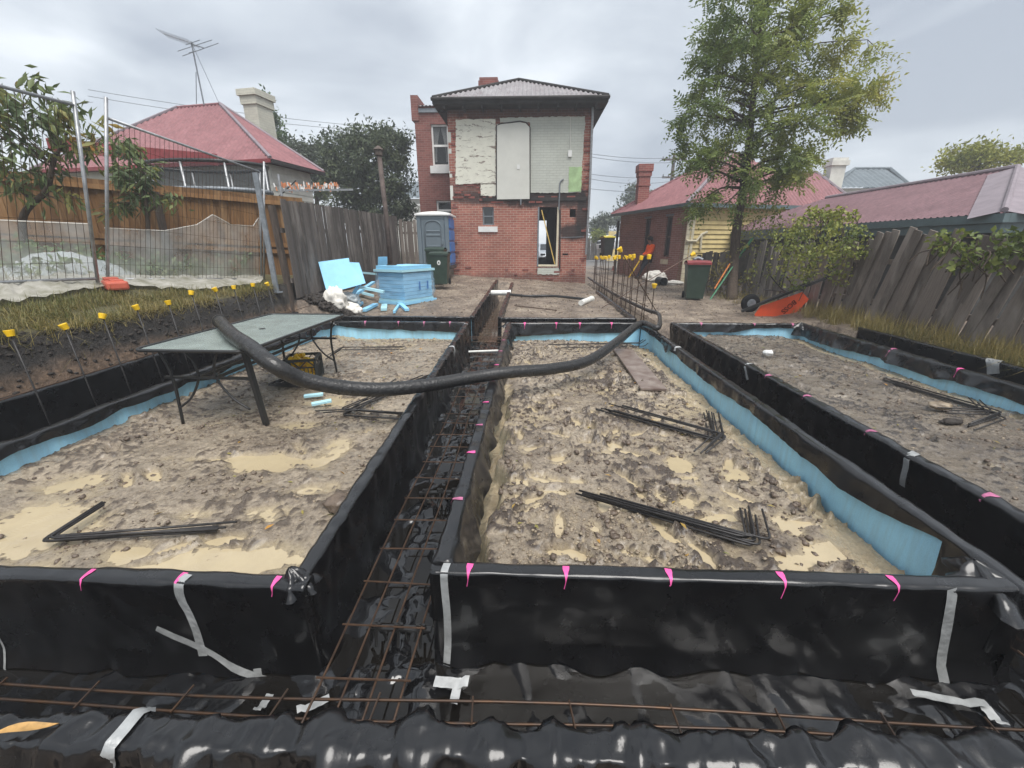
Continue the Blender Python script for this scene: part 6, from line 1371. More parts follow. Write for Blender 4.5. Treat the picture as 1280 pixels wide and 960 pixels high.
# maroon verandah fascia, posts
va, vb = PY(60, 181, 11.6), PY(272, 200, 12.8); MB().beam(va, vb, .06, .3).build('verandah_fascia', 'red', lh)
cq0, cq1 = PY(300, 152, 17.2), PY(300, 111, 17.2); kx = cq0.x
MT['brickpale'] = brick_mat('pale_painted_brick', (.58, .57, .48), (.53, .52, .44), (.47, .46, .40), 'sum', dirt=.3)
kc = MB().box((kx + .48, 17.7, (cq0.z - 1 + cq1.z - .45) / 2), (.58, .8, cq1.z - .45 - cq0.z + 1), rotz(-th)).build('chimney', 'brickpale', lh)
MB().box((kx + .48, 17.7, cq1.z - .32), (.68, .9, .26), rotz(-th)).build('chimney_band', 'brickpale', kc); MB().box((kx + .48, 17.7, cq1.z - .08), (.8, 1.02, .2), rotz(-th)).build('chimney_cap', 'brickpale', kc)
# television aerial
ab, at_ = PY(255, 131, 16.2), PY(239, 52, 16.2)
an = thing('tv_aerial', 'television aerial on a tall leaning mast above the red roof', 'aerial', ab)
MB().tube([ab, at_], .022, 6).build('mast', 'greysteel', an); MB().tube([PY(240, 55, 16.2), PY(277, 136, 16.4)], .008, 4).build('guy_wire', 'greysteel', an); MB().tube([PY(245, 90, 16.2), PY(245.5, 130, 16.2)], .012, 4).build('guy_wire', 'greysteel', an)
b0, b1 = PY(204, 42, 16.0), PY(243, 55, 16.2); MB().tube([b0, b1], .014, 5).build('boom', 'greysteel', an)
for i in range(9): p = b0.lerp(b1, i / 8.5); MB().tube([p + Vector((-.06, -.2, .06)), p + Vector((.06, .2, -.06))], .008, 4).build('element', 'greysteel', an)
b0, b1 = PY(229, 66, 16.2), PY(273, 52, 16.2)
MB().tube([PY(240, 55, 16.2), PY(255, 60, 16.0)], .016, 5).build('boom', 'greysteel', an)
for (pa_, pb_) in (((222, 64), (265, 50)), ((228, 70), (273, 54)), ((236, 66), (252, 62)), ((232, 56), (250, 50))): MB().tube([PY(*pa_, 16.1), PY(*pb_, 16.0)], .01, 4).build('element', 'greysteel', an)
# small distant house left of the brick house
sh = thing('distant_house', 'small pale gabled house with a dark roof between tree and brick house', 'house', PY(512, 262, 34)); p0, p1 = PY(503, 248, 34), PY(526, 246, 34); pk = PY(513, 222, 36)
roof_face('roof', p0 - Vector((1.2, 0, 0)), p1 + Vector((1, 0, 0)), (p1.x + 1, 38, pk.z), (p0.x - .2, 38, pk.z), 'roofslate', sh, .4, .03); MB().b2((p0.x - .8, 34.4, 0), (p1.x + .6, 42, p0.z)).build('wall', 'cladW', sh)
for k in range(6): x = p0.x - .2 + k * .3; MB().b2((x, 34.0, p0.z - 1.5), (x + .06, 34.06, p0.z - .5)).build('baluster', 'white', sh)
MB().b2((p0.x - .5, 33.98, p0.z - .5), (p1.x + .4, 34.08, p0.z - .4)).build('rail', 'white', sh)

# ================================================================== FENCES
def paling_fence(label, p0, p1, zb0, zb1, ht, w, m, lean=(0, 0), jit=.02, step=None, rails=(.35, 1.3), seed=0, gaps=0, hj=.03, zfun=None, cat='fence', capm=None, side=1, group=None):
    p0, p1 = Vector((*p0, 0)), Vector((*p1, 0)); L_ = (p1 - p0).length; d = (p1 - p0) / L_; nn = Vector((-d.y, d.x, 0)) * side; st = step or w * 1.02; rg = random.Random(seed)
    t = thing('paling_fence', label, cat, (*((p0 + p1) / 2)[:2], zb0), group); n = int(L_ / st); me = None
    for i in range(n):
        if rg.random() < gaps: continue
        f = (i + .5) / n; b = p0.lerp(p1, f); b.z = zb0 + (zb1 - zb0) * f; h = ht * (1 + rg.uniform(-hj, hj)); lx = lean[0] + rg.uniform(-jit, jit); ly = lean[1] + rg.uniform(-jit, jit)
        if me is None:
            v = MB(); v.add([(x, y, z) for z in (0, .96, 1) for (x, y) in ((-.5, 0), (.5, 0), (.5, 1), (-.5, 1))], [(3, 2, 1, 0), (0, 1, 5, 4), (1, 2, 6, 5), (2, 3, 7, 6), (3, 0, 4, 7), (4, 5, 9, 8), (5, 6, 10, 9), (6, 7, 11, 10), (7, 4, 8, 11), (8, 9, 10, 11)])
            for k_ in (8, 11): v.v[k_] = (v.v[k_][0] + .1, v.v[k_][1], v.v[k_][2])
            o = v.build('paling', m); me = o.data
        else: o = bpy.data.objects.new('paling', me); COL.objects.link(o)
        o.parent = t; off = nn * (.012 if i % 2 else 0) + nn * rg.uniform(-.004, .004)
        top = Vector((lx * h, ly * h, h)); X = d * (w * rg.uniform(.92, 1.06)); Z_ = top; Y_ = nn * .018
        M = Matrix(((X.x, Y_.x, Z_.x, 0), (X.y, Y_.y, Z_.y, 0), (X.z, Y_.z, Z_.z, 0), (0, 0, 0, 1))); M.translation = b + off - t.location; o.matrix_local = M
    for rz_ in rails:
        a, b = p0.copy(), p1.copy(); a.z = zb0 + rz_; b.z = zb1 + rz_; sh_ = Vector((lean[0], lean[1], 0)) * rz_; MB().beam(a - nn * .035 + sh_, b - nn * .035 + sh_, .04, .09).build('rail', m, t)
    k = max(2, int(L_ / 2.4))
    for i in range(k + 1):
        b = p0.lerp(p1, i / k); z = zb0 + (zb1 - zb0) * i / k; MB().beam((b - nn * .11) + Vector((0, 0, z - .3)), (b - nn * .11) + Vector((lean[0] * ht, lean[1] * ht, z + ht * .94)), .1, .1, (1, 0, 0)).build('post', 'post', t)
    return t
paling_fence('grey weathered paling fence running back to the toilet on the left', (-4.72, 8.42), (-5.15, 17.2), .55, .78, 1.86, .104, 'paling', lean=(-.05, 0), seed=1, step=.096, hj=.008, jit=.008, side=-1)
paling_fence('dark paling fence across the corner behind the portable toilet', (-5.1, 17.3), (-2.95, 17.6), .75, .7, 1.75, .12, 'palingdark', seed=2, side=-1)
bf0, bf1 = (-10.4, 8.05), (-5.35, 10.45)
paling_fence('new brown paling fence behind the wire site fence', bf0, bf1, 1.18, .85, 1.72, .145, 'newwood', lean=(.03, .0), seed=3, step=.128, side=1, rails=(.55, 1.62), jit=.008)
t = bpy.data.objects['paling_fence.002'] if 'paling_fence.002' in bpy.data.objects else None
paling_fence('far left run of brown paling fence behind the peach tree', (-16, 6.2), (-10.5, 8.0), 1.3, 1.2, 1.7, .15, 'newwood', seed=4, step=.13, rails=(.55, 1.6), jit=.03)
# capping and front rails of the new fence
fd = (Vector((*bf1, 0)) - Vector((*bf0, 0))).normalized(); fn = Vector((fd.y, -fd.x, 0))
for o in list(bpy.data.objects):
    if o.get('label', '') == 'new brown paling fence behind the wire site fence':
        a, b = Vector((*bf0, 2.86)) + fn * .03, Vector((*bf1, 2.55)) + fn * .03; MB().beam(a, b, .05, .15).build('top_rail', 'newwood', o); a, b = Vector((*bf0, 1.86)) + fn * .05, Vector((*bf1, 1.55)) + fn * .05; MB().beam(a, b, .05, .10).build('mid_rail', 'newwood', o)
paling_fence('dark paling fence leaning over on the right below the pink roof', (6.28, 2.6), (6.2, 9.15), .16, .20, 1.5, .165, 'palingdark', lean=(.20, -.26), jit=.085, seed=5, step=.168, gaps=.04, hj=.07, side=1, rails=(.4, 1.1))
paling_fence('broken pale grey palings among vines beside the tree', (6.35, 9.3), (6.5, 13.2), .2, .2, 1.38, .15, 'palingpale', lean=(.05, -.06), jit=.06, seed=6, step=.19, gaps=.13, hj=.12, rails=(.3,), side=1)
s0_, s1__ = PY(870, 372, 14.2), PY(912, 370, 14.6); paling_fence('short grey paling fence behind the red-lidded bin', (s0_.x, s0_.y), (s1__.x, s1__.y), s0_.z - .05, s1__.z - .05, PY(872, 313, 14.2).z - s0_.z, .13, 'palingpale', seed=7, rails=(.4, 1.3), side=-1)
# far street fences
ff = PY(738, 300, 40); paling_fence('low timber fence across the street beyond the driveway', (ff.x - 1, 40), (ff.x + 3.2, 40.3), .3, .3, 1.9, .2, 'palingpale', seed=8, rails=(.4,), side=-1)
cw_ = PY(765, 305, 38); cr_ = thing('cream_gate', 'cream panel gate beside the driveway beyond the car', 'gate', (cw_.x + 1, 38, .3))
for k in range(7): MB().b2((cw_.x - .35 + k * .42, 38, .3), (cw_.x + .05 + k * .42, 38.05, PY(765, 289, 38).z)).build('panel', 'cladY', cr_)

# ------------------------------------------------------------------ wire site fence panels
def site_panel(label, bl, br, hl, hr, over=(0.1, .1)):
    t = thing('wire_fence_panel', label, 'fence panel', ((bl[0] + br[0]) / 2, (bl[1] + br[1]) / 2, (bl[2] + br[2]) / 2), 'wire site fence panels')
    BL, BR = Vector(bl), Vector(br); TL_, TR = Vector(hl), Vector(hr); P = lambda u, v: (BL.lerp(BR, u)).lerp(TL_.lerp(TR, u), v)
    MB().tube([P(0, 0), P(0, 1 + over[0])], .021, 8).build('post', 'galv', t, smooth=True); MB().tube([P(1, 0), P(1, 1 + over[1])], .021, 8).build('post', 'galv', t, smooth=True)
    MB().tube([P(0, 1), P(1, 1)], .019, 8).build('top_rail', 'galv', t, smooth=True); MB().tube([P(0, .025), P(1, .025)], .019, 8).build('bottom_rail', 'galv', t, smooth=True)
    m = MB(); n = int((BR - BL).length / .075)
    for i in range(1, n): m.tube([P(i / n, .03), P(i / n, .995)], .0034, 3, False)
    for j in range(1, 8): m.tube([P(0, j / 8), P(1, j / 8)], .0025, 3, False)
    m.build('wire_mesh', 'steel', t, kind='stuff'); return t, P
pr, PRf = site_panel('wire fence panel between the upright pole and the leaning steel prop', (-6.21, 6.06, 1.05), (-5.70, 8.90, .84), (-5.56, 6.06, 3.16), (-5.33, 8.90, 2.95), (.11, .0))
pl_, PLf = site_panel('wire fence panel at far left in front of the peach tree', (-7.25, 3.3, 1.13), (-5.90, 5.62, 1.09), (-6.0, 3.3, 3.18), (-5.51, 5.62, 3.18), (.0, .07))
# red block foot
fb = GP(140, 362); ft = thing('ballast_block', 'faded red plastic block under the two wire panel poles', 'ballast block', fb); Rf = rotz(R(-38)); MB().box(fb + Vector((.0, .05, .06)), (.62, .24, .12), Rf, .03).build('block', 'orangefoot', ft); MB().box(fb + Vector((-.13, .15, .13)), (.2, .16, .05), Rf, .015).build('socket', 'orangefoot', ft); MB().box(fb + Vector((.15, -.05, .125)), (.16, .14, .03), Rf, .01).build('socket', 'orangefoot', ft)
ptop, pbot = PY(319, 216, 8.3), GP(346, 366)
ps = thing('steel_prop', 'leaning grey steel prop where the wire panel meets the grey fence', 'post', pbot); MB().beam(pbot, ptop, .09, .05, (0, 1, 0), .004).build('post', 'greysteel', ps); MB().beam(pbot + Vector((-.02, 0, .0)), pbot + Vector((.1, -.05, .02)), .12, .03).build('foot', 'greysteel', ps)
tag(MB().tube([PY(330, 202, 8.9), PY(330, 352, 8.9)], .02, 8).build('thin_post', 'galv', smooth=True), 'thin upright tube beside the leaning steel prop', 'post')
# white debris netting on the lower half, and sheet lying on the grass
nm = mat('white_netting', (.86, .86, .82), .7, .2, var=.05, vscale=5); nm.node_tree.nodes['Principled BSDF'].inputs['Alpha'].default_value = .42; MT['net'] = nm
n_, l_, b_ = nodes_of(nm); t_ = N(nm, 'ShaderNodeTexCoord'); x_ = N(nm, 'ShaderNodeTexNoise', Scale=2.5, Detail=4.0); l_.new(t_.outputs['Object'], x_.inputs['Vector'])
b_.inputs['Alpha'].default_value = 1.0; tl_ = N(nm, 'ShaderNodeBsdfTranslucent'); tl_.inputs['Color'].default_value = (.9, .9, .86, 1); m1_ = N(nm, 'ShaderNodeMixShader'); m1_.inputs['Fac'].default_value = .5; l_.new(b_.outputs['BSDF'], m1_.inputs[1]); l_.new(tl_.outputs['BSDF'], m1_.inputs[2])
tp_n = N(nm, 'ShaderNodeBsdfTransparent'); m2_ = N(nm, 'ShaderNodeMixShader'); l_.new(mrange(nm, x_.outputs['Fac'], .35, .65, .22, .5), m2_.inputs['Fac']); l_.new(tp_n.outputs['BSDF'], m2_.inputs[1]); l_.new(m1_.outputs['Shader'], m2_.inputs[2]); l_.new(m2_.outputs['Shader'], n_['Material Output'].inputs['Surface'])
def net(P, prof, parent, off):
    g = []
    for i in range(61):
        u = i / 60; h = np.interp(u, [p[0] for p in prof], [p[1] for p in prof]); r_ = []
        for j in range(19):
            v = j / 18; q = P(u, .02 + (h - .02) * v); w = .03 * float(pn(u * 9, v * 3, 2.)) + .02 * float(pn(u * 30, v * 4, 5.)); r_.append(q + Vector((.95, -.25, 0)) * (off + w))
        g.append(r_)
    MB().grid(g).build('netting', 'net', parent, smooth=True); MB().tube([r[-1] for r in g], .008, 4).build('netting_hem', 'bagwhite', parent)
net(PRf, [(0, .36), (.3, .385), (.5, .46), (.62, .56), (.75, .50), (.95, .52), (1, .6)], pr, -.05); net(PLf, [(0, .37), (.5, .36), (1, .36)], pl_, -.05)
se = [GP(-60, 395), GP(0, 386), GP(60, 378), GP(120, 366), GP(170, 362), GP(230, 366), GP(290, 362), GP(330, 356)]
sf = [GP(-60, 352), GP(0, 352), GP(60, 350), GP(120, 349), GP(170, 349), GP(230, 349), GP(290, 349), GP(330, 348)]
eA, eB = spline(se, 9), spline(sf, 9); g = []
for i in range(len(eA)):
    r_ = []
    for j in range(16):
        v = j / 15; q = eB[i].lerp(eA[i], v * (1 + .12 * float(pn(i * .35, 2.)))); q.z = gz(q.x, q.y) + .05 + .04 * float(pn(i * .5, v * 4, 1.)) + .02 * float(ridged(i * .6, v * 5, 2., 2)); r_.append(q)
    g.append(r_)
MT['groundsheet'] = mat('pale_sheet', (.52, .50, .45), .5, .3, color2=(.24, .23, .17), vscale=5, bump=.4, bscale=14, alpha=.8)
tag(MB().grid(g).build('ground_sheet', 'groundsheet', smooth=True), 'pale plastic sheet trailing on the grass below the wire fence', 'sheet')
g = []
for i in range(40):
    r_ = []
    for j in range(24):
        u, v = i / 39, j / 23; x, y = -7.7 + 1.1 * u + .4 * v, 5.6 + 1.6 * v - .3 * u; hgt = .30 * math.sin(math.pi * u) ** .7 * math.sin(math.pi * v) ** .7; r_.append((x, y, gz(x, y) - .03 + hgt * (1 + .35 * float(ridged(u * 3, v * 3, 2., 3) - .6))))
    g.append(r_)
tag(MB().grid(g).build('covered_heap', 'bagclear', smooth=True), 'heap covered by cloudy plastic behind the wire fence', 'covered heap')

# ================================================================== TRAMPOLINE, CLOTHES LINE, VENT, POLES, WIRES
tc0 = PY(262, 225, 11.9); tr_ = thing('trampoline', 'trampoline with a dark safety net behind the brown fence', 'trampoline', (tc0.x, tc0.y, 1.0)); rx = 1.55
zt_ = PY(262, 208, 11.9).z; zm = PY(262, 228, 11.9).z - .25; ring = [Vector((tc0.x + rx * math.cos(a), tc0.y + .9 * math.sin(a), 0)) for a in np.linspace(0, 2 * math.pi, 29)]
MB().tube([p + Vector((0, 0, zt_)) for p in ring], .045, 6, False).build('top_ring', 'black_paint', tr_, smooth=True); MB().tube([p + Vector((0, 0, zm)) for p in ring], .06, 6, False).build('frame_ring', 'greysteel', tr_, smooth=True)
MT['tnet'] = mat('dark_safety_net', (.03, .035, .04), .7, .2, alpha=.5); MB().grid([[p + Vector((0, 0, zm)), p + Vector((0, 0, zt_))] for p in ring]).build('safety_net', 'tnet', tr_)
for k in range(8): p = ring[int(k * 3.5)]; MB().tube([p + Vector((0, 0, .95)), p + Vector((0, 0, zt_ + .02))], .03, 8).build('pole', 'galv', tr_, smooth=True)
MB().lathe([(.02, 0), (rx * .9, .005), (rx * .9, .012), (.02, .015)], (tc0.x, tc0.y, zm), 24, Matrix(((1, 0, 0), (0, .58, 0), (0, 0, 1)))).build('jumping_mat', 'dark', tr_)
cl0, cl1 = PY(352, 238, 10.8), PY(441, 237, 12.5); cl = thing('clothes_line', 'clothes line hung with orange and white pegs above the grey fence', 'clothes line', (cl0.x, cl0.y, .9))
MB().beam(cl0, cl1, .03, .05).build('arm', 'galv', cl); MB().tube([Vector((cl0.x, cl0.y, .8)), cl0 + Vector((-.02, 0, .35))], .03, 8).build('post', 'galv', cl); MB().tube([cl0 + Vector((-.25, 0, -.25)), cl0.lerp(cl1, .2) + Vector((0, 0, .22)), ], .015, 6).build('strut', 'black_paint', cl)
rgp = random.Random(4)
for row in range(3):
    a, b = cl0 + Vector((-.35 * (row > 0), row * .3, .08 + row * .05)), cl0.lerp(cl1, .72) + Vector((0, row * .3, .08 + row * .05)); MB().tube([a, b], .004, 4).build('line_wire', 'galv', cl)
    m1, m2 = MB(), MB()
    for k in range(26):
        p = a.lerp(b, rgp.random()); (m1 if rgp.random() < .6 else m2).box(p + Vector((0, 0, rgp.uniform(-.09, .05))), (.028, .02, .1), Matrix.Rotation(rgp.uniform(-.3, .3), 3, 'Y'))
    m1.build('orange_pegs', mat('orange_peg', (.62, .25, .12), .5) if 'opeg' not in MT else 'opeg', cl, kind='stuff'); m2.build('white_pegs', 'white', cl, kind='stuff')
vb_, vt_ = PY(483, 272, 14.5), PY(473, 186, 14.5); vp = thing('vent_pipe', 'rusty vent pipe with a conical cap rising behind the grey fence', 'vent pipe', (vb_.x, vb_.y, .8)); MB().tube([Vector((vb_.x, vb_.y, .8)), vb_, vt_], .075, 10).build('pipe', mat('brown_rusted_pipe', (.10, .075, .065), .7, .3, var=.35), vp, smooth=True); MB().lathe([(.085, -.2), (.12, -.18), (.12, -.05), (.17, -.03), (.04, .08), (.01, .09)], vt_, 14).build('cowl', 'post', vp)
pp0, pp1 = PY(836, 260, 42), PY(843, 192, 42); pw_ = thing('power_pole', 'timber power pole with crossarms beyond the cottage roof', 'power pole', (pp0.x, 42, .3)); MB().tube([(pp0.x, 42, .3), pp0, pp1], [.2, .17, .13], 10).build('pole', 'post', pw_, smooth=True)
for (py, w_) in ((200, 2.2), (222, 1.9)):
    c = PY(842 if py < 210 else 840, py, 42); MB().beam(c + Vector((-w_ / 2, -.2, 0)), c + Vector((w_ / 2, -.2, 0)), .12, .14).build('crossarm', 'post', pw_)
    for k in (-.9, -.4, .4, .9): MB().lathe([(.05, 0), (.07, .1), (.03, .22)], c + Vector((k * w_ / 2, -.2, .06)), 8).build('insulator', 'greysteel', pw_)
def wire(a, b, sag, lab, r=.022):
    pts = [a.lerp(b, i / 16) - Vector((0, 0, sag * 4 * (i / 16) * (1 - i / 16))) for i in range(17)]; o = MB().tube(pts, r, 5).build('power_line', 'greysteel'); tag(o, lab, 'power line', 'overhead power lines')
wire(PY(700, 185, 36), PY(843, 197, 42), .3, 'topmost overhead wire from the house corner to the power pole'); wire(PY(700, 188.5, 36), PY(846, 203, 42), .3, 'overhead wire just under the topmost one right of the house'); wire(PY(700, 211, 36), PY(838, 221, 42), .3, 'middle overhead wire right of the brick house'); wire(PY(700, 214, 36), PY(842, 226, 42), .5, 'lower middle overhead wire right of the brick house'); wire(PY(700, 231, 36), PY(838, 240, 42), .2, 'lowest overhead wire right of the brick house')
wire(PY(843, 197, 42), PY(960, 215, 36), .3, 'overhead wire running from the power pole into the big tree')
wire(PY(110, 112, 26), PY(540, 164, 30), .25, 'upper overhead wire crossing the sky left of the brick house', .016); wire(PY(110, 120, 26), PY(540, 168, 30), .3, 'lower overhead wire crossing the sky left of the brick house', .016); wire(PY(480, 178, 30), PY(540, 190, 30), .1, 'short overhead wire beside the upper left window', .016)

# ================================================================== CARS AND PERSON
def car(loc, rz, bodym, label):
    t = thing('parked_car', label, 'car', loc, 'parked cars'); c = Vector(loc); Rz_ = rotz(rz); P = lambda x, y, z: Rz_ @ Vector((x, y, z)) + c
    prof = [(-2.1, .35), (-2.15, .6), (-2.05, .82), (-1.2, .98), (-.45, 1.42), (.2, 1.5), (1.1, 1.46), (1.75, 1.1), (2.05, 1.0), (2.12, .6), (2.05, .35)]
    st = [(-.86, .93), (-.84, 1.0), (-.6, 1.0), (0, 1.02), (.6, 1.0), (.84, 1.0), (.86, .93)]; g = []
    for (y, s_) in st: g.append([P(x * (1 if abs(y) < .8 else .985), y * (.84 if z > 1.05 else 1), .3 + (z - .3) * (s_ if z > .5 else 1)) for x, z in prof])
    m = MB(); m.grid(g); m.add(g[0], [tuple(range(len(prof)))]); m.add(g[-1], [tuple(range(len(prof)))[::-1]]); m.build('body', bodym, t, smooth=False)
    for s_ in (-1, 1):
        MB().add([P(-1.05, s_ * .80, 1.0), P(-.42, s_ * .735, 1.38), (P(.35, s_ * .735, 1.43)), P(.35, s_ * .80, 1.0)], [(0, 1, 2, 3)]).add([P(.42, s_ * .80, 1.0), P(.42, s_ * .735, 1.43), P(1.05, s_ * .735, 1.38), P(1.5, s_ * .80, 1.02)], [(0, 1, 2, 3)]).build('side_window', 'glass', t)
        for x in (-1.32, 1.32):
            w = MB().lathe([(.2, -.1), (.3, -.1), (.32, -.05), (.32, .05), (.3, .1), (.2, .1)], P(x, s_ * .82, .32), 18, Rz_ @ Matrix.Rotation(R(90), 3, 'X')).build('wheel', 'dark', t, smooth=False); MB().lathe([(.02, -.11), (.19, -.105), (.19, .105), (.02, .11)], P(x, s_ * .82, .32), 14, Rz_ @ Matrix.Rotation(R(90), 3, 'X')).build('rim', 'galv', w)
        MB().box(P(-2.06, s_ * .62, .72), (.16, .36, .16), Rz_, .03).build('headlight', 'glass', t)
    MB().add([P(-1.16, -.7, 1.03), P(-1.16, .7, 1.03), P(-.5, .62, 1.43), P(-.5, -.62, 1.43)], [(0, 1, 2, 3)]).build('windscreen', 'glass', t); MB().box(P(-2.14, 0, .5), (.06, 1.0, .2), Rz_).build('grille', 'dark', t); MB().box(P(-2.17, 0, .58), (.03, .38, .11), Rz_).build('number_plate', 'white', t)
    return t
MT['carwhite'] = mat('white_car_paint', (.70, .73, .76), .25, .6); MT['carsilver'] = mat('silver_car_paint', (.42, .46, .5), .28, .6, .3)
cf = PY(755, 318, 27); car((cf.x + 1.75, 27.2, cf.z - .03), R(28), 'carwhite', 'white car parked in the driveway behind the yellow-lidded bin')
cf2 = PY(681, 330, 33); car((cf2.x + .2, 33, .25), R(95), 'carsilver', 'pale car seen through the open doorway of the brick house')
yb = PY(758, 321, 21.5); wheelie((yb.x, yb.y, yb.z), R(10), mat('yellow_bin_lid', (.72, .6, .06), .45) , 'binB', 'black wheelie bin with a yellow lid in front of the white car', .92)
# person in orange leaning back on the cottage wall
def skin(name, pts, edges, radii, m, parent, sub=1):
    off = parent.location; me = bpy.data.meshes.new(name); me.from_pydata([tuple(Vector(p) - off) for p in pts], edges, []); o = bpy.data.objects.new(name, me); COL.objects.link(o); o.parent = parent; me.materials.append(MT[m])
    md_ = o.modifiers.new('skin', 'SKIN'); sv = me.skin_vertices[0].data
    for i, r in enumerate(radii): sv[i].radius = (r, r) if not hasattr(r, '__len__') else r
    sv[0].use_root = True; md_.use_smooth_shade = True; s2 = o.modifiers.new('sub', 'SUBSURF'); s2.levels = sub; s2.render_levels = sub; return o
pw0 = PW(812, 344); pf = Vector((pw0.x - .961 * .62, pw0.y - .276 * .62, 0)); pf.z = gz(pf.x, pf.y)
person = thing('person', 'person in orange hi-vis top and dark trousers leaning back against the brick cottage', 'person', pf)
o = Vector((0, 0, 0)); bx_ = Vector((.961, .276, 0)); bs = Vector((-.276, .961, 0))
Q = lambda f, s, z: pf + bx_ * f + bs * s + Vector((0, 0, z))
J = dict(pel=Q(.42, 0, .86), sp=Q(.5, 0, 1.1), ch=Q(.56, 0, 1.32), nk=Q(.52, 0, 1.47), hdb=Q(.47, 0, 1.56), hdt=Q(.42, 0, 1.70), shl=Q(.54, -.19, 1.38), shr=Q(.54, .19, 1.38), ell=Q(.42, -.25, 1.12), elr=Q(.5, .25, 1.1), hal=Q(.2, -.12, .98), har=Q(.24, .14, .96), hil=Q(.42, -.1, .84), hir=Q(.42, .1, .84), knl=Q(.16, -.12, .5), knr=Q(.28, .13, .48), anl=Q(-.02, -.13, .09), anr=Q(.16, .14, .09), tol=Q(-.2, -.14, .05), tor=Q(-.02, .15, .05))
ks = list(J); ix = {k: i for i, k in enumerate(ks)}; E_ = [('pel', 'sp'), ('sp', 'ch'), ('ch', 'nk'), ('nk', 'hdb'), ('hdb', 'hdt'), ('ch', 'shl'), ('ch', 'shr'), ('shl', 'ell'), ('shr', 'elr'), ('ell', 'hal'), ('elr', 'har'), ('pel', 'hil'), ('pel', 'hir'), ('hil', 'knl'), ('hir', 'knr'), ('knl', 'anl'), ('knr', 'anr'), ('anl', 'tol'), ('anr', 'tor')]
rd = dict(pel=.13, sp=.12, ch=.13, nk=.055, hdb=.085, hdt=.08, shl=.07, shr=.07, ell=.045, elr=.045, hal=.035, har=.035, hil=.09, hir=.09, knl=.06, knr=.06, anl=.04, anr=.04, tol=.035, tor=.035)
skin('body', [J[k] for k in ks], [(ix[a], ix[b]) for a, b in E_], [rd[k] for k in ks], 'skin', person, 2)
def sub_(keys, grow, m, name):
    ii = {k: i for i, k in enumerate(keys)}; skin(name, [J[k] for k in keys], [(ii[a], ii[b]) for a, b in E_ if a in ii and b in ii], [rd[k] + grow for k in keys], m, person, 2)
J['wrl'] = J['ell'].lerp(J['hal'], .85); J['wrr'] = J['elr'].lerp(J['har'], .85); rd['wrl'] = rd['wrr'] = .036; E_ += [('ell', 'wrl'), ('elr', 'wrr')]
J['bel'] = J['pel'].lerp(J['sp'], .35); rd['bel'] = .125; E_ += [('sp', 'bel'), ('pel', 'bel')]
sub_(['ch', 'sp', 'bel', 'shl', 'shr', 'ell', 'elr', 'wrl', 'wrr'], .028, 'hivis', 'jacket')
sub_(['pel', 'hil', 'hir', 'knl', 'knr', 'anl', 'anr'], .024, 'navy', 'trousers')
sub_(['anl', 'tol'], .022, 'dark', 'boot'); sub_(['anr', 'tor'], .022, 'dark', 'boot')
hd_ = Q(.455, 0, 1.66); bm = bmesh.new(); bmesh.ops.create_icosphere(bm, subdivisions=2, radius=.118); MB().add([v.co * 1 + hd_ + bx_ * .02 + Vector((0, 0, .02)) for v in bm.verts if True], [[v.index for v in f.verts] for f in bm.faces]).build('hood', 'hair', person, smooth=True); bm.free()
fc = Q(.38, 0, 1.63)
for s_ in (-1, 1):
    MB().box(fc + bs * (.03 * s_) + Vector((0, 0, .025)) - bx_ * .03, (.02, .02, .012)).build('eye', 'dark', person)
    hb_ = J['hal' if s_ < 0 else 'har']
    for k in range(5): MB().tube([hb_ + bs * (.012 * (k - 2)), hb_ + bs * (.014 * (k - 2)) - bx_ * (.045 - .006 * abs(k - 2)) + Vector((0, 0, -.03)), hb_ + bs * (.014 * (k - 2)) - bx_ * .05 + Vector((0, 0, -.065 + .008 * abs(k - 2)))], .009, 6).build('finger', 'skin', person, smooth=True)
MB().box(fc - bx_ * .045 + Vector((0, 0, .0)), (.03, .022, .035), None, .006).build('nose', 'skin', person)
tag(MB().tube([pf + Vector((-.35, 0, .05)), pf + Vector((.1, .2, .75))], .03, 8).build('yellow_lever', 'cap'), 'yellow-handled tool leaning by the legs of the person in orange', 'tool')

# ================================================================== VEGETATION
def leaf_quads(C, D, Nn_, ln, wd, fold=.25):
    """one folded leaf per row: C base, D direction, Nn_ normal, ln length, wd width -> (V, F)"""
    D = D / np.linalg.norm(D, axis=1)[:, None]; S_ = np.cross(D, Nn_); S_ /= (np.linalg.norm(S_, axis=1)[:, None] + 1e-9); Nn_ = np.cross(S_, D)
    ln = np.broadcast_to(ln, (len(C),))[:, None]; wd = np.broadcast_to(wd, (len(C),))[:, None]
    V = np.stack([C, C + D * ln * .45 + S_ * wd * .5 + Nn_ * wd * fold, C + D * ln, C + D * ln * .45 - S_ * wd * .5 + Nn_ * wd * fold], 1).reshape(-1, 3)
    i = np.arange(len(C))[:, None] * 4; F = np.concatenate([i + np.array([[0, 1, 2]]), i + np.array([[0, 2, 3]])], 0); return V, F
def rand_dirs(rg, n, up=0.0):
    d = rg.normal(size=(n, 3)); d[:, 2] += up; return d / np.linalg.norm(d, axis=1)[:, None]
def ell(px, py, rpx, rpy, y, ry):
    c = PY(px, py, y); a = PY(px + rpx, py, y); b = PY(px, py - rpy, y); return (c, Vector((abs(a.x - c.x), ry, abs(b.z - c.z))))
def sample_ell(rg, els, n, shell=.35):
    vol = np.array([e[1].x * e[1].y * e[1].z for e in els]); k = rg.choice(len(els), n, p=vol ** .8 / (vol ** .8).sum()); d = rand_dirs(rg, n); r = rg.uniform(shell ** 3, 1, n) ** (1 / 3)
    c = np.array([els[i][0] for i in k]); s = np.array([els[i][1] for i in k]); return c + d * s * r[:, None]
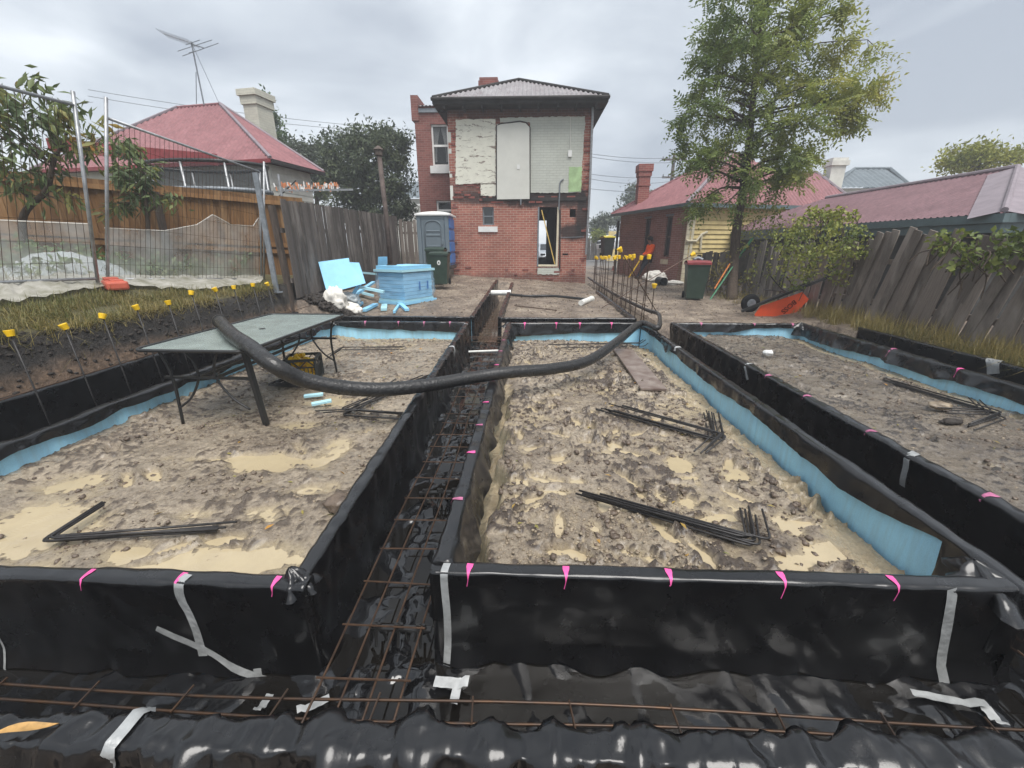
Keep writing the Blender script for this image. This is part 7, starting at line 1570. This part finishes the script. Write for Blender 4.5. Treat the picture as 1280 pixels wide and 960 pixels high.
def tree(name, label, cat, trunk, r0, els, seed, nlimb, ntwig, leafm, leaf, per, spread, tone_fn=None, pinnate=False, droop=0.0, group=None, lw=.45, r1=.2, barkm='bark', attach=(.35, .95), twig_r=.008):
    rg = np.random.RandomState(seed); base = Vector(trunk[0]); t = thing(name, label, cat, base, group)
    tp_ = spline(trunk, 8); n = len(tp_); m = MB(); m.tube(tp_, [r0 * (1 - (1 - r1) * i / (n - 1)) * (1.25 if i == 0 else 1) for i in range(n)], 10)
    ends = sample_ell(rg, els, nlimb, .3); nodes = []
    for e in ends:
        E = Vector(e); best = min(range(int(n * attach[0]), int(n * attach[1])), key=lambda i: (tp_[i] - E).length + .8 * max(0, tp_[i].z - E.z + .3)); A = tp_[best]; L_ = (E - A).length
        mid = A.lerp(E, .5) + Vector((rg.uniform(-.08, .08) * L_, rg.uniform(-.08, .08) * L_, rg.uniform(.0, .12) * L_)); path = spline([A, mid, E], 5); rr = r0 * (1 - (1 - r1) * best / (n - 1)) * .42
        m.tube(path, [max(twig_r, rr * (1 - .85 * i / (len(path) - 1))) for i in range(len(path))], 6); nodes += path[3:]
    tips = sample_ell(rg, els, ntwig, .15); NP = np.array(nodes); twl = []
    for e in tips:
        j = np.argmin(((NP - e) ** 2).sum(1)); A = Vector(NP[j]); E = Vector(e)
        if (E - A).length < .02: continue
        if (E - A).length > spread * 4: E = A + (E - A).normalized() * spread * 4
        m.tube([A, A.lerp(E, .5) + Vector((0, 0, .03)), E], [twig_r, twig_r * .7, twig_r * .4], 4, False); twl.append((A, E))
    m.build('trunk', barkm, t, smooth=True)
    C, D, NN, LN = [], [], [], []; tn_ = []
    for (A, E) in twl:
        f = rg.uniform(.1, 1.1, per) ; P = np.array(A)[None] + (np.array(E) - np.array(A))[None] * f[:, None] + rg.normal(size=(per, 3)) * spread * .42
        tone0 = rg.uniform(-.16, .16)
        if pinnate:
            for p in P:
                d = np.array(E - A); d /= np.linalg.norm(d) + 1e-6; d = d * .7 + rand_dirs(rg, 1)[0] * .9 + np.array([0, 0, -.25]); d /= np.linalg.norm(d); nn = rand_dirs(rg, 1, 1.6)[0]; s = np.cross(d, nn); s /= np.linalg.norm(s); k = rg.randint(4, 7); Lr = leaf * rg.uniform(2.6, 4.2)
                for q in range(k):
                    c = p + d * Lr * q / k + np.array([0, 0, -.10 * Lr * (q / k) ** 2])
                    for sg in (-1, 1): C.append(c); D.append(s * sg + d * .55 + np.array([0, 0, -.15])); NN.append(nn); LN.append(leaf * rg.uniform(.8, 1.15))
                C.append(p + d * Lr); D.append(d); NN.append(nn); LN.append(leaf); tn_ += [tone0 + rg.uniform(-.08, .08)] * (2 * k + 1)
        else:
            d = rand_dirs(rg, per) + np.array([0, 0, -droop]); C += list(P); D += list(d); NN += list(rand_dirs(rg, per, .8)); LN += list(leaf * rg.uniform(.65, 1.25, per)); tn_ += list(tone0 + rg.uniform(-.1, .1, per))
    C = np.array(C); tn_ = np.array(tn_); tn_ = tn_ + (tone_fn(C) if tone_fn else .35)
    V, F_ = leaf_quads(C, np.array(D), np.array(NN), np.array(LN), np.array(LN) * lw)
    fastmesh('crown', V, F_, leafm, t, tone=np.repeat(np.clip(tn_, 0, 1), 4)); return t
# the big ash-like tree on the right
TY = 13.0; T = lambda px, py, dy=0: PY(px, py, TY + dy)
tb_ = GP(915, 374)
trunk = [(tb_.x, tb_.y, tb_.z - .1), T(917, 330), T(921, 285), T(929, 235), T(936, 185), T(940, 135), T(947, 80), T(953, 20), T(958, -50)]
els = [ell(905, 150, 58, 75, TY, 1.5), ell(880, 205, 38, 50, TY - .2, 1.0), ell(960, 55, 75, 80, TY, 1.7), ell(1000, 125, 70, 75, TY - .3, 1.5), ell(1010, 195, 60, 42, TY - .4, 1.3), ell(960, 220, 60, 35, TY - .5, 1.2), ell(925, 0, 60, 60, TY, 1.4), ell(1010, 10, 60, 60, TY, 1.3), ell(1062, 45, 32, 28, TY, .6), ell(1050, 150, 30, 60, TY - .2, .7), ell(1095, 108, 34, 14, TY, .4), ell(1058, 105, 38, 48, TY, .8), ell(868, 90, 26, 30, TY, .6), ell(860, 150, 22, 26, TY, .6), ell(890, 258, 42, 28, TY - .3, .7)]
cx_ = T(960, 120)
tree('ash_tree', 'tall green feathery-leaved tree with yellowing tips on the right', 'tree', trunk, .15, els, 12, 46, 285, 'leaf_big', .115, 10, .17, lambda C: .36 + .20 * np.clip((C[:, 0] - cx_.x) / 2.2, -1, 2) + .14 * fbm(C[:, 0] * 1.1, C[:, 1] * 1.1, C[:, 2] * 1.1, 2), pinnate=True, attach=(.38, .98), lw=.48)
# dark evergreen left of the brick house
dy = 21.0; D_ = lambda px, py: PY(px, py, dy); b0 = D_(455, 285)
els = [ell(430, 205, 30, 48, dy, 1.6), ell(470, 195, 42, 45, dy, 2.0), ell(500, 225, 22, 50, dy, 1.4), ell(440, 245, 45, 35, dy, 1.8), ell(485, 260, 35, 28, dy, 1.6), ell(416, 180, 14, 24, dy, .8), ell(508, 178, 8, 22, dy, .6), ell(445, 168, 16, 14, dy, .8), ell(480, 163, 18, 12, dy, .8)]
tree('evergreen_tree', 'dark dense evergreen tree between the red roof and the brick house', 'tree', [(b0.x, dy, .5), D_(455, 255), D_(458, 215), D_(462, 180)], .2, els, 31, 26, 900, 'leaf_dark', .2, 24, .3, lambda C: .35 + .3 * fbm(C[:, 0], C[:, 1], C[:, 2], 2), attach=(.2, .98), lw=.4)
dy = 24.0; b0 = PY(395, 260, dy)
tree('brown_tree', 'olive-brown bushy tree beside the dark evergreen behind the red roof', 'tree', [(b0.x, dy, .5), PY(394, 230, dy), PY(393, 190, dy)], .16, [ell(392, 205, 26, 34, dy, 1.3), ell(378, 190, 18, 20, dy, 1.), ell(408, 225, 18, 30, dy, 1.)], 33, 14, 170, 'leaf_far', .22, 18, .34, lambda C: .25 + .3 * fbm(C[:, 0], C[:, 1], C[:, 2], 2), attach=(.2, .98))
dy = 26.0; b0 = PY(338, 230, dy)
tree('pointed_tree', 'bright green pointed tree rising behind the pale chimney', 'tree', [(b0.x, dy, .5), PY(338, 200, dy), PY(333, 120, dy)], .18, [ell(337, 165, 22, 28, dy, 1.2), ell(334, 138, 15, 24, dy, .9), ell(345, 185, 24, 20, dy, 1.1)], 35, 14, 200, 'leaf_mid', .24, 18, .34, lambda C: .45 + .3 * fbm(C[:, 0], C[:, 1], C[:, 2], 2), attach=(.2, .98))
# trees over the street
for i, (px, py, rx_, ry_, dy, lab, k) in enumerate(((788, 262, 20, 32, 46, 'grey-green street tree showing between the house and the red chimney', 190), (752, 280, 14, 14, 44, 'low bush by the street fence right of the brick house', 110), (822, 250, 18, 14, 48, 'wispy tree top behind the red chimney', 90))):
    b0 = PY(px, 300, dy); tree('street_tree', lab, 'tree', [(b0.x, dy, .3), PY(px, py + ry_ * .6, dy), PY(px, py - ry_ * .3, dy)], .2, [ell(px, py, rx_, ry_, dy, 1.6), ell(px - rx_ * .4, py + ry_ * .5, rx_ * .7, ry_ * .6, dy, 1.2), ell(px + rx_ * .3, py - ry_ * .3, rx_ * .6, ry_ * .6, dy, 1.)], 40 + i, 12, k, 'leaf_far', .34, 16, .5, lambda C: .3 + .3 * fbm(C[:, 0] * .7, C[:, 1], C[:, 2] * .7, 2), group='trees along the street', attach=(.2, .98))
dy = 42; b0 = PY(748, 298, dy); tree('hedge', 'tan hedge in front of the street fence', 'hedge', [(b0.x, dy - 3, .3), (b0.x, dy - 3, .9), (b0.x, dy - 3, 1.4)], .1, [ell(748, 296, 9, 7, dy - 3, .8)], 47, 8, 60, 'leaf_yel', .25, 14, .4, lambda C: .1, attach=(0, .9))
# yellow-green tree over the pink roof
dy = 22; b0 = PY(1222, 260, dy); tree('yellow_tree', 'yellow-green tree top above the pink iron roof', 'tree', [(b0.x, dy, .3), PY(1222, 230, dy), PY(1224, 190, dy)], .16, [ell(1215, 192, 34, 18, dy, 1.5), ell(1235, 200, 30, 20, dy, 1.5), ell(1190, 205, 16, 12, dy, 1.), ell(1268, 196, 16, 10, dy, .9)], 51, 16, 210, 'leaf_yel', .2, 14, .34, lambda C: .45 + .35 * fbm(C[:, 0] * 1.3, C[:, 1], C[:, 2], 2), attach=(.2, .98))
# peach tree behind the site fence, long drooping leaves
dy = 7.3; b0 = PY(22, 285, dy); T2 = lambda px, py, d=0: PY(px, py, dy + d)
els = [ell(30, 130, 45, 35, dy, .6), ell(85, 165, 40, 30, dy, .6), ell(30, 190, 45, 40, dy, .6), ell(120, 140, 25, 25, dy, .4), ell(60, 240, 50, 22, dy, .5), ell(45, 100, 18, 16, dy, .3), ell(-10, 160, 30, 70, dy, .6), ell(150, 150, 14, 18, dy, .3)]
tree('peach_tree', 'thin peach tree with drooping green and orange leaves at far left', 'tree', [(b0.x - .1, dy, b0.z - .9), T2(28, 275), T2(58, 238), T2(66, 205), T2(78, 180), T2(90, 150)], .06, els, 61, 18, 105, 'leaf_peach', .21, 11, .17, lambda C: .34 + .5 * fbm(C[:, 0] * 2, C[:, 1] * 2, C[:, 2] * 2, 2), droop=.9, lw=.27, attach=(.15, .98), twig_r=.005)
dy = 8.4; b0 = PY(182, 300, dy)
tree('peach_tree', 'smaller drooping-leaved tree in front of the brown fence right of the poles', 'tree', [(b0.x, dy, b0.z - .4), PY(182, 250, dy), PY(178, 210, dy), PY(175, 190, dy)], .045, [ell(165, 215, 35, 18, dy, .4), ell(180, 240, 32, 20, dy, .4), ell(150, 185, 22, 14, dy, .3), ell(205, 260, 16, 10, dy, .3), ell(130, 265, 30, 12, dy, .4)], 63, 14, 72, 'leaf_peach', .2, 10, .15, lambda C: .34 + .5 * fbm(C[:, 0] * 2, C[:, 1] * 2, C[:, 2] * 2, 2), droop=.9, lw=.27, attach=(.1, .98), twig_r=.005)
# vines
def vine(name, label, els, seed, n, leaf, leafm, tone, stems=()):
    rg = np.random.RandomState(seed); c = els[0][0]; t = thing(name, label, 'vine', (c.x, c.y, .2)); m = MB(); tips = sample_ell(rg, els, 40, .2); root = Vector((c.x, c.y, .2))
    for s in tips[:26]:
        E = Vector(s); A = Vector((E.x + rg.uniform(-.2, .2), E.y + rg.uniform(-.2, .2), max(.15, E.z - rg.uniform(.15, .45)))); m.tube(spline([A, A.lerp(E, .5) + Vector((rg.uniform(-.1, .1), rg.uniform(-.1, .1), .06)), E], 4), .008, 5, False)
    m.build('stem', 'bark', t, smooth=True, kind='stuff')
    P = sample_ell(rg, els, n, .25); P = P + .12 * np.stack([fbm(P[:, 0] * 3, P[:, 1] * 3, P[:, 2] * 3 + k, 2) for k in (1, 5, 9)], 1)
    keep = fbm(P[:, 0] * 2.6, P[:, 1] * 2.6, P[:, 2] * 2.6, 2) > -.08; P = P[keep]; n = len(P); ln = leaf * rg.uniform(.6, 1.3, n)
    V, F_ = leaf_quads(P, rand_dirs(rg, n, -.5), rand_dirs(rg, n, .6), ln, ln * .75); tn = np.clip(tone + .3 * fbm(P[:, 0] * 2, P[:, 1] * 2, P[:, 2] * 2 + 4, 2) + rg.uniform(-.12, .12, n), 0, 1)
    fastmesh('foliage', V, F_, leafm, t, tone=np.repeat(tn, 4)); return t
V_ = lambda px, py, rx_, ry_, y, ry: ell(px, py, rx_, ry_, y, ry)
vine('vine_bush', 'thick yellow-green vine heaped over the fence below the pink roof', [V_(1030, 290, 48, 28, 8.9, .5), V_(1040, 320, 40, 26, 8.7, .4), V_(1000, 310, 26, 40, 9.6, .5), V_(1062, 300, 24, 22, 8.4, .35), V_(978, 296, 16, 16, 9.4, .3), V_(1082, 316, 18, 8, 8.2, .2), V_(1000, 348, 20, 14, 9.0, .2), V_(1050, 350, 14, 14, 8.5, .15)], 71, 4200, .062, 'leaf_vine', .42)
vine('fern_bush', 'bright lime shrub top poking above the vine under the gutter', [V_(1040, 268, 36, 9, 9.8, .4), V_(1025, 276, 26, 8, 9.8, .3)], 72, 500, .1, 'leaf_yel', .25)
vine('fence_vine', 'leafy vine trailing over the top of the leaning fence at far right', [V_(1195, 305, 32, 14, 6.0, .25), V_(1240, 320, 36, 16, 5.6, .25), V_(1268, 300, 20, 14, 5.4, .25), V_(1215, 335, 34, 10, 5.8, .15)], 73, 700, .07, 'leaf_vine', .3)
vine('ivy_tangle', 'brown and green ivy tangle around the base of the big tree', [V_(922, 300, 10, 34, 13.3, .4), V_(960, 290, 36, 40, 12.9, .6), V_(950, 345, 24, 20, 12.6, .4), V_(985, 340, 26, 30, 11.6, .5), V_(925, 262, 12, 16, 13.4, .4)], 74, 2600, .075, 'leaf_vine', .45)
vine('dead_creeper', 'dry brown creeper climbing the foot of the big tree trunk', [V_(900, 345, 14, 28, 13.0, .3), V_(925, 360, 16, 18, 12.6, .3), V_(940, 378, 22, 10, 12., .3)], 75, 800, .08, 'drygrass', .2)
# grasses
def blades(name, pts, hmin, hmax, seed, m, lean=.5, tone=.4, w=.008, kind='stuff'):
    rg = np.random.RandomState(seed); P = np.array(pts); n = len(P); h = rg.uniform(hmin, hmax, n); a = rg.uniform(0, 6.28, n); l = np.abs(rg.normal(0, lean, n)); d = np.stack([np.cos(a) * l, np.sin(a) * l, np.ones(n)], 1); d /= np.linalg.norm(d, axis=1)[:, None]
    s = np.stack([-np.sin(a), np.cos(a), np.zeros(n)], 1) * (w / 2); b = P; q = P + d * (h * .55)[:, None]; e = P + d * h[:, None] + np.stack([np.cos(a) * l * h * .35, np.sin(a) * l * h * .35, -.28 * l * h], 1)
    V = np.stack([b - s, b + s, q + s * .8, q - s * .8, e], 1).reshape(-1, 3); i = np.arange(n)[:, None] * 5; F_ = np.concatenate([i + np.array([[0, 1, 2]]), i + np.array([[0, 2, 3]]), i + np.array([[3, 2, 4]])], 0)
    tn = np.clip(tone + .35 * fbm(P[:, 0] * 1.5, P[:, 1] * 1.5, 3., 2) + rg.uniform(-.25, .25, n), 0, 1); return fastmesh(name, V, F_, m, tone=np.repeat(tn, 5), kind=kind)
rg = np.random.RandomState(81)
def gpts(n, x0, x1, y0, y1, cond=None):
    out = []
    X = rg.uniform(x0, x1, n * 3); Y = rg.uniform(y0, y1, n * 3); Z = ground_h(X, Y)
    k = np.ones(len(X), bool) if cond is None else cond(X, Y, Z)
    return np.stack([X, Y, Z - .01], 1)[k][:n]
edx = np.array([(p.y, p.x) for p in sorted(se, key=lambda p: p.y)]); clear_ = lambda X, Y: X > np.interp(Y, edx[:, 0], edx[:, 1]) + .03
tuft = lambda th: (lambda X, Y, Z: (fbm(X * 3.1, Y * 3.1, 6., 3) > th) & (Z > .3) & clear_(X, Y))
tuft2 = lambda th: (lambda X, Y, Z: (fbm(X * 2.2, Y * 2.2, 6., 2) > th) & (Z > .3))
blades('bank_grass', gpts(9000, -6.3, -4.97, 1.6, 8.3, tuft(-.12)), .04, .2, 1, 'grass', 1.0, .55, .007)
blades('bank_grass', gpts(1500, -5.06, -4.93, 1.6, 8.3, tuft(-.35)), .06, .22, 2, 'drygrass', 1.2, .5, .006)
blades('bank_grass', gpts(6000, -6.3, -4.97, 1.6, 8.3, tuft(-.3)), .03, .14, 11, 'drygrass', 1.5, .35, .006)
blades('rough_grass', gpts(9000, -11, -6.3, 2.5, 10.2, tuft2(-.2)), .08, .3, 3, 'grass', .8, .3, .012)
rgt = lambda X, Y, Z: (fbm(X * 2.4, Y * 2.4, 6., 2) > -.15) & (Z > 0)
blades('dry_grass', gpts(6500, 5.64, 6.22, 2.6, 9.2, rgt), .08, .42, 4, 'drygrass', .75, .42, .006); blades('green_grass', gpts(2200, 5.64, 6.2, 4.4, 7.5, rgt), .06, .26, 5, 'grass', .8, .35, .006)
blades('dry_grass', gpts(1500, 5.4, 6.5, 9.2, 13.2, lambda X, Y, Z: (fbm(X * 2.4, Y * 2.4, 6., 2) > .0)), .05, .25, 6, 'drygrass', .9, .3, .007)
blades('bank_roots', gpts(260, -4.98, -4.8, 1.6, 8.2, lambda X, Y, Z: Z > .2), .05, .2, 7, 'drygrass', 1.8, .2, .004)
# weeds behind the netting
P = gpts(2600, -8.6, -6.4, 5.6, 10, lambda X, Y, Z: (fbm(X * 1.2, Y * 1.2, 2., 2) > -.02)); n = len(P); P[:, 2] += rg.uniform(.02, .55, n) * (.5 + .5 * np.clip(fbm(P[:, 0], P[:, 1], 8., 2) * 2, 0, 1)); ln = rg.uniform(.06, .14, n); V, F_ = leaf_quads(P, rand_dirs(rg, n, .1), rand_dirs(rg, n, 1), ln, ln * .6); fastmesh('weeds', V, F_, 'weed', tone=np.repeat(rg.uniform(0, 1, n), 4), kind='stuff')
P = gpts(900, -5.2, -4.5, 7.9, 11, lambda X, Y, Z: Z > .2); 
# fallen leaves scattered on the beds and yard
P = np.array([(x, y, bz(s, x, y) + .006) for s, x0, x1, n in ((11, -3.6, -1.2, 60), (23, -.1, 1.9, 60), (37, 2.9, 5.0, 40)) for x, y in zip(rg.uniform(x0, x1, n), rg.uniform(1.6, 7.7, n)) if bz(s, x, y) > -.105]); n = len(P); d = rand_dirs(rg, n); d[:, 2] *= .1; ln = rg.uniform(.03, .07, n)
V, F_ = leaf_quads(P, d, rand_dirs(rg, n, 3), ln, ln * .35); fastmesh('fallen_leaves', V, F_, 'leaf_peach', tone=np.repeat(rg.uniform(.55, 1, n), 4), kind='stuff')

# ================================================================== RAIN HAZE
hz = MB().b2((-60, -3, -1.6), (60, 62, 16)).build('haze', 'white', kind='stuff')
hm_ = bpy.data.materials.new('rain_haze'); hm_.use_nodes = True; hn = hm_.node_tree.nodes; hn.remove(hn['Principled BSDF'])
pv = hn.new('ShaderNodeVolumePrincipled'); pv.inputs['Color'].default_value = (.92, .95, 1.0, 1); pv.inputs['Density'].default_value = .0038
hm_.node_tree.links.new(pv.outputs['Volume'], hn['Material Output'].inputs['Volume']); hz.data.materials.clear(); hz.data.materials.append(hm_)
